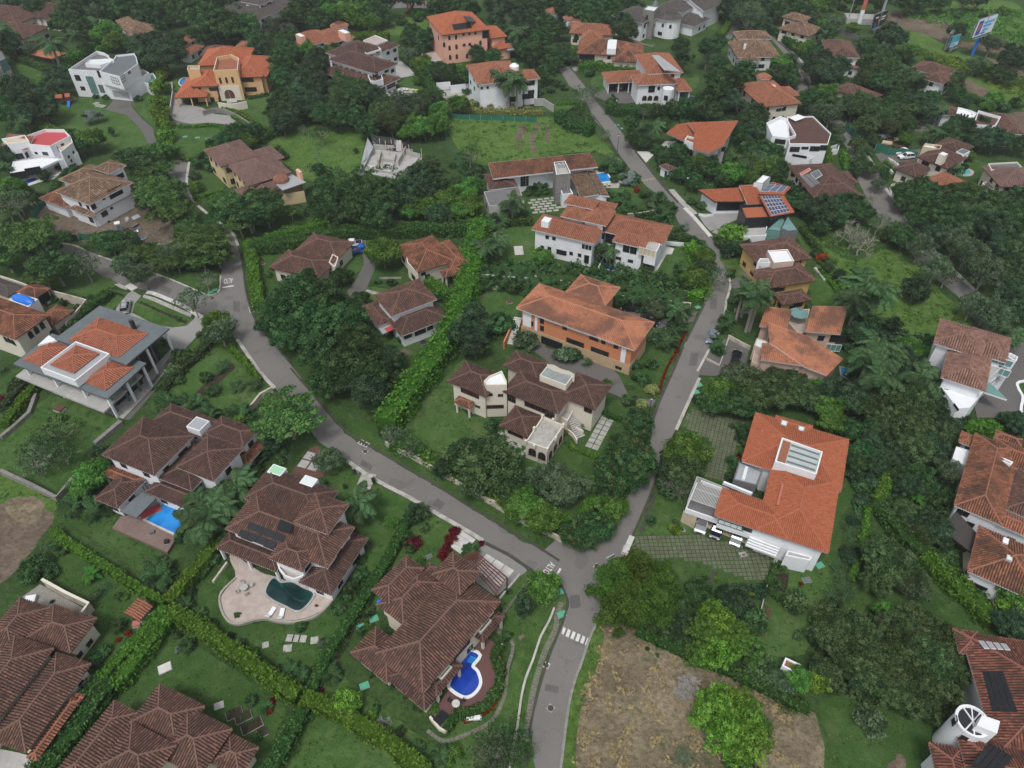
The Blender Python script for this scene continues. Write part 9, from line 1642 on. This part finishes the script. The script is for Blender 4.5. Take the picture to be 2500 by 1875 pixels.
def billboard(tile,foot,lo,hi,w0,label,cols,bars,pole=BLUEM,tilt=0.):
 """foot: pole base as seen; lo/hi: board's bottom and top heights"""
 p=W(tile,0,foot)[0];root=empty('billboard',(*p,0),tilt);tag(root,label,'billboard');mb=MB();mb.bar((0,0,0),(0,0,hi),.55,0,12);mb.build('pole',[pole],root)
 mb=MB();mb.box(-w0/2,-.5,lo,w0/2,-.35,hi);mb.build('board',[cols[0]],root);mb=MB();mb.box(-w0/2-.15,-.32,lo-.15,w0/2+.15,.1,lo);mb.box(-w0/2-.15,-.32,hi,w0/2+.15,.1,hi+.15);mb.build('frame',[SLATE],root);mb=MB();mb.box(-w0/2+.1,.3,lo,w0/2-.1,.42,hi);mb.build('board',[METAL],root)
 for i,(u0,v0,u1,v1,c)in enumerate(bars):mb=MB();mb.box(-w0/2+w0*u0,-.53-.004*i,lo+(hi-lo)*v0,-w0/2+w0*u1,-.5,lo+(hi-lo)*v1);mb.build('print',[c],root)
 mb=MB();mb.box(-w0/2,-1.4,lo-.5,w0/2,-.6,lo-.4);mb.build('catwalk',[SLATE],root)
LB=plain('print_blue',(.1,.35,.75),.5,.05);NB=plain('print_navy',(.04,.1,.35),.5,.05)
billboard('03',(1810,425),7.5,13.5,12.5,'tall white billboard with blue lettering on a blue pole',[WHITEP],[(.06,.08,.3,.92,NB),(.1,.35,.24,.75,REDM),(.36,.66,.92,.8,LB),(.36,.46,.8,.6,LB),(.4,.22,.7,.36,LB),(.36,.08,.6,.16,NB)],tilt=.6);billboard('03',(1640,400),2,6,5.5,'low pair of turquoise and white panels left of the tall billboard',[plain('print_turquoise',(.05,.4,.55),.4,.05)],[(.05,.08,.95,.42,WHITEP),(.1,.16,.5,.34,LB)],METAL,.6);billboard('03',(1605,385),2,6.5,5,'small grey rear side of a sign next to the turquoise panels',[SLATE],[],METAL,1.0);billboard('03',(1075,235),18,27,12,'orange billboard cut by the top edge',[plain('print_orange',(.7,.2,.05),.5,.05)],[(.02,.02,.98,.2,WHITEP),(.5,.35,.9,.8,WHITEP),(.04,.24,.96,.28,REDM)],METAL,.75);billboard('03',(1060,250),2.5,7.5,9,'dark billboard with a red emblem and white lines below the orange one',[BLACK],[(.36,.3,.52,.62,REDM),(.6,.6,.92,.7,WHITEP),(.6,.42,.88,.5,WHITEP),(.06,.7,.3,.8,WHITEP),(.06,.1,.2,.3,BLUEM)],METAL,.7)
p=W('03',0,(935,195))[0];r_=empty('radio_mast',(*p,0));tag(r_,'red and white banded mast rising out of the top edge','mast')
for i in range(6):mb=MB();mb.bar((0,0,i*6),(0,0,i*6+6),.9-.06*i,0,10,.84-.06*i);mb.build('band',[WHITEP if i%2==0 else REDM],r_)
mb=MB();mb.box(-7,-3.5,0,5,3.5,2.2);c_=mb.build('compound_wall',[CONC]);c_.location=(*W('03',0,(960,170))[0],0);c_.rotation_euler=(0,0,-.15);tag(c_,'low concrete compound at the foot of the banded mast','compound')
p=W('03',0,(848,180))[0];r_=empty('utility_pole',(*p,0));tag(r_,'pale lattice pole left of the banded mast','pole');mb=MB();mb.bar((0,0,0),(0,0,15),.22,0,8,.14);mb.build('pole',[METAL],r_);mb=MB();mb.bar((-1.6,0,14),(1.6,0,14),.1,0,4);mb.bar((-1.2,0,12.8),(1.2,0,12.8),.1,0,4);mb.build('cross_arm',[METAL],r_)
for t,x,y,lb in(('31',988,505,'upper green lid beside the brown tiled villa hedge'),('31',885,570,'lower green lid beside the brown tiled villa hedge'),('31',915,1022,'green lid alone on the lawn beside the lime leaved tree'),('32',530,295,'green lid at the street corner under the drooping tree'),('32',542,470,'green lid on the verge above the zebra crossing'),('32',868,500,'green lid at the corner of the dry lot'),('00',1428,1052,'leftmost of three green lids on the villa lawn'),('00',1522,1060,'middle one of three green lids on the villa lawn'),('00',1600,1066,'rightmost of three green lids on the villa lawn'),('10',1622,830,'green lid left of a pair at the lane corner'),('10',1655,812,'green lid right of a pair at the lane corner'),('22',1600,122,'larger green lid on the verge below the tan drive'),('22',1580,180,'smaller green lid on the verge below the tan drive'),('33',638,92,'green lid on the lawn right of the vegetable bed'),('02',970,963,'upper green lid on the upper street verge'),('02',1000,990,'lower green lid on the upper street verge'),('12',1592,945,'green lid at the brick house gate')):
 lid(t,(x,y),lb,s=1.0 if t[0]in '023' else .9)
lid('21',(1412,1446),'dark drain lid on the lawn by the wine red shrubs',SLATE,.8,.1);lid('30',(1270,885),'pale concrete lid in the middle of the bottom lawn',WSLAB,1.4,.25,.5,'access_cover','cover');lid('30',(1688,1175),'small grey lid near the brown hips on the bottom lawn',CONC,1.,.15,.4,'access_cover','cover');lid('22',(1470,1243),'grey lid on the lawn before the three car porch',CONC,.8,.1,.2,'access_cover','cover');lid('23',(45,1432),'square metal lid set in the grass paved drive',SLAB,1.,.1,.2,'access_cover','cover');lid('33',(537,207),'pale framed lid on the right hand lawn',SLATE,1.,.1,.2,'access_cover','cover');lid('11',(2035,902),'small brown fire pit on the left lawn of the brick house',BROWNF,1.,.4,.3,'fire_pit','fire pit');lid('10',(1648,695),'grey lid on the verge beside the lane',SLATE,.9,.1,.2,'access_cover','cover')
for i,(x,y)in enumerate(((1765,1235),(1835,1265))):lid('30',(x+40,y),('left','right')[i]+' small raised planting box on the bottom lawn',MATS['dark_soil'],1.2,.35,.5,'planter','planter',None,1.8)
lid('30',(1940,1330),'largest raised planting box by the low brown hip',MATS['dark_soil'],1.4,.35,.55,'planter','planter',None,2.);lid('30',(2020,1380),'square raised planting box nearest the corner hedge',MATS['dark_soil'],1.3,.35,.55,'planter','planter',None,1.)
lid('30',(228,358),'white round table in the corner of the gravel court',WHITEP,1.6,.7,.2,'garden_table','table',None,1);lid('30',(1050,540),'stack of red tiles by the red gabled shed',REDM,.9,.7,.2,'tile_stack','tiles');lid('31',(1028,375),'small blue tub beside the flat topped hedge',BLUEM,.7,.5,0,'tub','tub',None,1);lid('31',(1760,1270),'white bench below the terrace rim',WHITEP,.6,.5,.1,'bench','bench',None,3.5)
lid('20',(455,300),'weathered wooden picnic table on the pale tree lawn',BROWNF,1.5,.75,-.4,'picnic_table','table',None,1.3);lid('11',(90,590),'left wooden bench in the shady corner of the court',BROWNF,.7,.6,.2,'bench','bench',None,3);lid('11',(112,605),'right wooden bench in the shady corner of the court',BROWNF,.7,.6,.5,'bench','bench',None,3);lid('23',(975,480),'weathered bench under the tall dark trees',PBARK,.9,.6,-.9,'bench','bench',None,2.6)
for t,x,y,lb in(('22',1208,385,'slim street lamp at the entrance drive of the cream house'),('02',955,900,'street lamp by the long dark hedge'),('02',970,1175,'street lamp at the edge of the ploughed field'),('02',1490,1510,'street lamp on the pavement left of the black garage door')):lamp_post(t,(x,y),lb)
steps('12',Q("145 1235 205 1085"),14,1.7,WSLAB,'flight of white steps between orange walls at the brick house',.16,.05,'garden_stairs','stairs',.5);wall('12',Q("95 1215 165 1060"),2.,.3,BRICKW,'orange stair wall left of the white steps');steps('22',Q("690 530 600 420"),12,1.9,CONC,'broad concrete stairs up to the cream house door',.22,.05,'garden_stairs','stairs',.45);wall('22',Q("585 465 630 500 660 550"),1.,.25,CREAM,'curved stair wall nearest the pavilion',sm=3);wall('22',Q("605 405 650 450 710 480"),1.2,.25,CREAM,'curved stair wall against the cream house',sm=3)
steps('00',Q("1790 790 1790 745"),8,3.2,WSLAB,'white steps up to the arched porch',.15,.05,'garden_stairs','stairs',.6)
pergola('21',Q("1680 1450 1770 1410 2015 1610 1930 1740"),3,plain('rust_brown_paint',(.13,.045,.035),.6,.1),'red brown open pergola over the white slab drive',6,3,.1)
p=W('13',4.6,(470,1010))[0];r_=empty('parasol',(*p,3.3));tag(r_,'teal parasol in the roof court of the salmon house','parasol');mb=MB();mb.bar((0,0,0),(0,0,2.4),.05,0,6);mb.build('pole',[METAL],r_);mb=MB();mb.bar((0,0,1.9),(0,0,2.5),2.,0,8,.05);mb.build('canopy',[TEALGL],r_)
p=W('02',.8,(1538,757))[0];r_=empty('trampoline',(*p,0));tag(r_,'black round trampoline right of the house under repair','trampoline');mb=MB();mb.bar((0,0,.75),(0,0,.8),1.7,0,18);mb.build('mat',[BLACK],r_);mb=MB();[mb.bar((1.85*math.cos(i*.35),1.85*math.sin(i*.35),.8),(1.85*math.cos((i+1)*.35),1.85*math.sin((i+1)*.35),.8),.1,0,4)for i in range(18)];mb.build('rim',[METAL],r_)
for i in range(6):mb=MB();mb.bar((1.8*math.cos(i),1.8*math.sin(i),0),(1.8*math.cos(i),1.8*math.sin(i),.8),.05,0,4);mb.build('leg',[METAL],r_)
p=W('11',.8,(1370,1215))[0];r_=empty('water_tub',(*p,0));tag(r_,'round dark tub on the court lawn by the great hedge','tub');mb=MB();mb.bar((0,0,0),(0,0,.7),.9,0,16);mb.build('tub',[SLATE],r_);mb=MB();mb.bar((0,0,.7),(0,0,.72),.8,0,16);mb.build('lid',[DARK],r_)
c=W('03',.5,(1200,1260))[0]
for i,(x,y)in enumerate(((1178,1228),(1198,1238),(1217,1252),(1236,1266),(1246,1285),(1240,1305),(1190,1318))):q=W('03',.6,(x,y))[0];mb=MB();mb.box(-.25,-.9,0,.25,.9,.7);o=mb.build('parking_block',[WSLAB]);o.location=(*q,0);tag(o,('topmost','second','third','fourth','fifth','lowest','leftmost lone')[i]+' pale block edging the right hand car park','parking block','pale blocks edging the right hand car park')
hedge('03',Q("1140 1235 1190 1275 1225 1310"),1.,.8,'lime hedge curling through the car park')
patch('vegetable_bed','33',Q("255 170 400 150 390 240 370 310 245 270"),G_MULCH,.04)
patch('flower_bed','31',Q("1080 -20 1130 -20 980 330 860 560 720 830 670 800 820 560 960 260"),G_MULCH,.035);thicket('31',Q("1080 -20 1130 -20 980 330 860 560 720 830 670 800 820 560 960 260"),60,L_GREY,'flower_border',(.3,.6),(.2,.5),.16,22,label='white flecked flower border along the flat topped hedge');thicket('10',Q("1090 905 1450 1060 1430 1078 1075 915"),26,L_DENSE,'flower_border',(.3,.6),(.2,.4),.2,18,label='row of low plants in the driveway island bed')

tufts()
RP=plain('road_repair',(.1,.097,.093),.9,.15,2.5,dirt=(.15,.145,.14,.5),dscale=.8)
for t,pts in(('32',Q("420 1010 520 1030 512 1085 410 1062")),('32',Q("600 330 680 320 690 420 610 430")),('21',Q("900 700 980 750 960 790 880 740")),('21',Q("1480 1000 1540 1040 1500 1090 1440 1050")),('21',Q("480 360 540 420 510 450 450 390")),('10',Q("1250 780 1330 810 1310 850 1230 815")),('10',Q("1800 900 1850 905 1852 985 1800 980")),('12',Q("1540 1300 1600 1300 1580 1400 1520 1400")),('12',Q("1690 880 1740 880 1735 960 1685 960")),('02',Q("1010 1130 1060 1130 1100 1200 1050 1205"))):patch('road_repair',t,pts,RP,.03)
haze(.0002)
# ================================================================ a label for every plant: what it looks like and what it stands by
MARKS=[('30',300,650,'rust brown house by gravel court'),('30',1250,1450,'bottom edge red brown hips'),('31',1400,500,'villa with maroon pool terrace'),('31',330,400,'pink pool terrace'),('21',400,1150,'villa above the pink terrace'),('20',1300,650,'dark pyramid roofed villa'),('20',1300,1200,'bright blue rectangular pool'),('20',350,600,'stone walled lawn'),('10',700,1300,'slate roofed house'),('10',150,1080,'arched house at left edge'),('10',1250,950,'driveway island bed'),('10',1760,760,'painted ALTO by the lane'),('10',1700,1500,'garden below the street fork'),('10',250,560,'left end of the street'),('10',1000,330,'earth building plot'),('00',700,1450,'house under construction'),('00',350,1150,'crimson panelled white house'),('00',800,600,'curved white modern house'),('00',950,1050,'round lawn with curving drive'),('00',500,780,'play hut with blue slide'),('00',1750,600,'ochre villa'),('00',1520,1060,'three green lids'),('00',1900,1280,'mauve roofed house'),('00',200,230,'top left brown roofs'),('00',1030,200,'open ended white gable'),('01',100,90,'grey two tier roof'),('01',600,300,'turret roofed salmon house'),('01',900,500,'oval ended brown roof'),('01',1200,720,'sunlounger terrace'),('01',1700,300,'pink three storey house'),('01',1240,50,'red steel columns'),('01',1120,1240,'unfinished block walls'),('01',300,1150,'rough slope with wire fence'),('01',1900,1050,'ploughed field'),('02',100,650,'tall white villa'),('02',780,230,'bright orange hips on the lane'),('02',900,380,'rust streaked garage house'),('02',1300,150,'grey stone tower house'),('02',1800,200,'top cul-de-sac'),('02',1280,600,'house being reroofed'),('02',1650,1060,'fan shaped orange roof'),('02',1360,1310,'tiny gatehouse'),('02',400,1330,'long brown roof plane'),('02',860,1370,'small blue pool'),('02',700,750,'bend of the upper street'),('12',600,350,'big stacked roof villa'),('12',700,1050,'brick house'),('12',350,1600,'faceted tower house'),('22',400,500,'roof terrace pavilion'),('22',450,900,'walled corner lawn'),('22',1000,650,'paved court'),('22',1150,250,'entrance drive post lamp'),('32',640,630,'zebra crossing'),('32',480,130,'painted ALTO at the junction'),('32',1200,1200,'dry brown lot'),('32',1600,250,'grass paved driveway'),('22',1700,550,'grass paved forecourt'),('23',350,900,'broad orange roof'),('33',400,600,'right hand lawn'),('33',1250,1450,'meadow by the round tower'),('33',1900,1250,'round white tower'),('33',1600,350,'right hand meadow'),('23',1900,850,'old rust tiled house'),('23',1250,700,'clipped hedge in dark wood'),('13',350,600,'ochre house with roof terrace'),('13',500,1200,'curving salmon roofs'),('13',1800,1350,'tall green balcony house'),('13',1100,750,'open hillside plot'),('13',1700,740,'right hand lane'),('13',250,150,'solar panel house'),('12',2000,1000,'royal palm bed'),('12',1800,600,'outside of the street bend'),('12',1600,650,'inside of the street bend'),('03',550,1000,'deck terrace house'),('03',700,1430,'black patched dark roof'),('03',150,380,'white domed vents'),('03',250,720,'round brick drum'),('03',480,220,'stepped brown roof'),('03',800,380,'stone arch house'),('03',970,720,'buried bungalow'),('03',1500,560,'long brown hips on slope'),('03',1900,920,'stepped parapets'),('03',1550,1200,'car park house'),('03',1620,1420,'orange cottage'),('03',1830,1520,'metal roofed shed'),('03',2100,1360,'mauve pyramid roof'),('03',1300,1200,'two white cars'),('03',1800,300,'tall blue pole billboard'),('03',1050,180,'banded mast'),('03',1500,200,'far earth slope'),('03',520,500,'upper lane bend'),('03',1050,1330,'lower lane'),('11',480,550,'blue truck'),('11',1430,550,'reddish house in the court'),('11',1250,900,'split roof house in court'),('11',900,300,'great dark court hedge'),('11',1620,1000,'enormous feathery hedge'),('11',560,1250,'big roadside tree mass'),('11',1950,950,'left lawn of the brick house'),('11',2000,450,'villa side lawn'),('21',1000,700,'storm drain bend'),('21',1700,950,'loose hedge on cream wall'),('21',1600,1320,'broad white slab steps'),('21',450,750,'brick edged slab drive'),('20',1700,200,'palm garden below the street'),('30',1600,850,'bottom lawn'),('30',900,250,'lawn by the red shed'),('31',800,1150,'lawn beside the terrace rim'),('32',250,900,'lichened verge wall'),('33',2100,500,'tall clipped meadow hedge')]
MK=[(T(t,(x,y))[0],nm)for t,x,y,nm in MARKS];MG=[(G(p),p,nm)for p,nm in MK]
def rel(p,q):
 dx,dy=p[0]-q[0],p[1]-q[1]
 if abs(dx)<26 and abs(dy)<26:return 'beside'
 if abs(dx)>abs(dy)*1.1:return 'left of' if dx<0 else 'right of'
 return 'behind' if dy<0 else 'in front of'
rows=[]
for root,look,code,x,y,size,p,lb in PLANTS:
 d=sorted(((gx-x)**2+(gy-y)**2,q,nm)for(gx,gy),q,nm in[((float(g[0]),float(g[1])),tuple(q),nm)for g,q,nm in MG])
 big='huge ' if size>6.5 and code in 'bkloguf' else 'small ' if size<2.6 and code in 'bklogufxmy' else ''
 rows.append([root,big+look,rel(p,d[0][1])+' the '+d[0][2],d[1][2],size,p])
def grp(key):
 g={}
 for i,r in enumerate(rows):g.setdefault(key(r),[]).append(i)
 return g
text=[r[1]+' '+r[2]for r in rows]
def dups():
 g={}
 for i,t_ in enumerate(text):g.setdefault(t_,[]).append(i)
 return[v for v in g.values()if len(v)>1]
for v in dups():
 for i in v:text[i]+=' toward the '+rows[i][3]
ORD=['first','second','third','fourth','fifth','sixth','seventh','eighth','ninth','tenth','eleventh','twelfth']
for v in dups():
 v.sort(key=lambda i:rows[i][5][0])
 if len(v)==2:
  a,b=v
  if max(rows[a][4],rows[b][4])>1.25*min(rows[a][4],rows[b][4]):
   s,l=(a,b)if rows[a][4]<rows[b][4]else(b,a);text[s]='smaller '+text[s].replace('small ','',1);text[l]='larger '+text[l].replace('huge ','',1)
  else:text[a]='left hand '+text[a];text[b]='right hand '+text[b]
 else:
  for k,i in enumerate(v):text[i]=('leftmost ' if k==0 else 'rightmost ' if k==len(v)-1 else ORD[k]+' from left ')+text[i].replace('huge ','',1)
from collections import Counter
seen={}
for i,t_ in enumerate(text):
 k=' '.join(t_.split()[:16]);seen.setdefault(k,[]).append(i)
for k,v in seen.items():
 if len(v)>1:
  v.sort(key=lambda i:rows[i][5][1])
  for n,i in enumerate(v):text[i]=('upper ','lower ','lowest ','last ','odd ')[min(n,4)]+text[i]
for r,t_ in zip(rows,text):
 w=t_.replace('  ',' ').split()
 r[0]['label']=' '.join(w[:16])
kinds=Counter(r[0]['category']for r in rows)
for r in rows:r[0]['group']={'tree':'garden and street trees','shrub':'garden shrubs','palm':'garden palms'}.get(r[0]['category'],r[0]['category']+'s of the gardens')
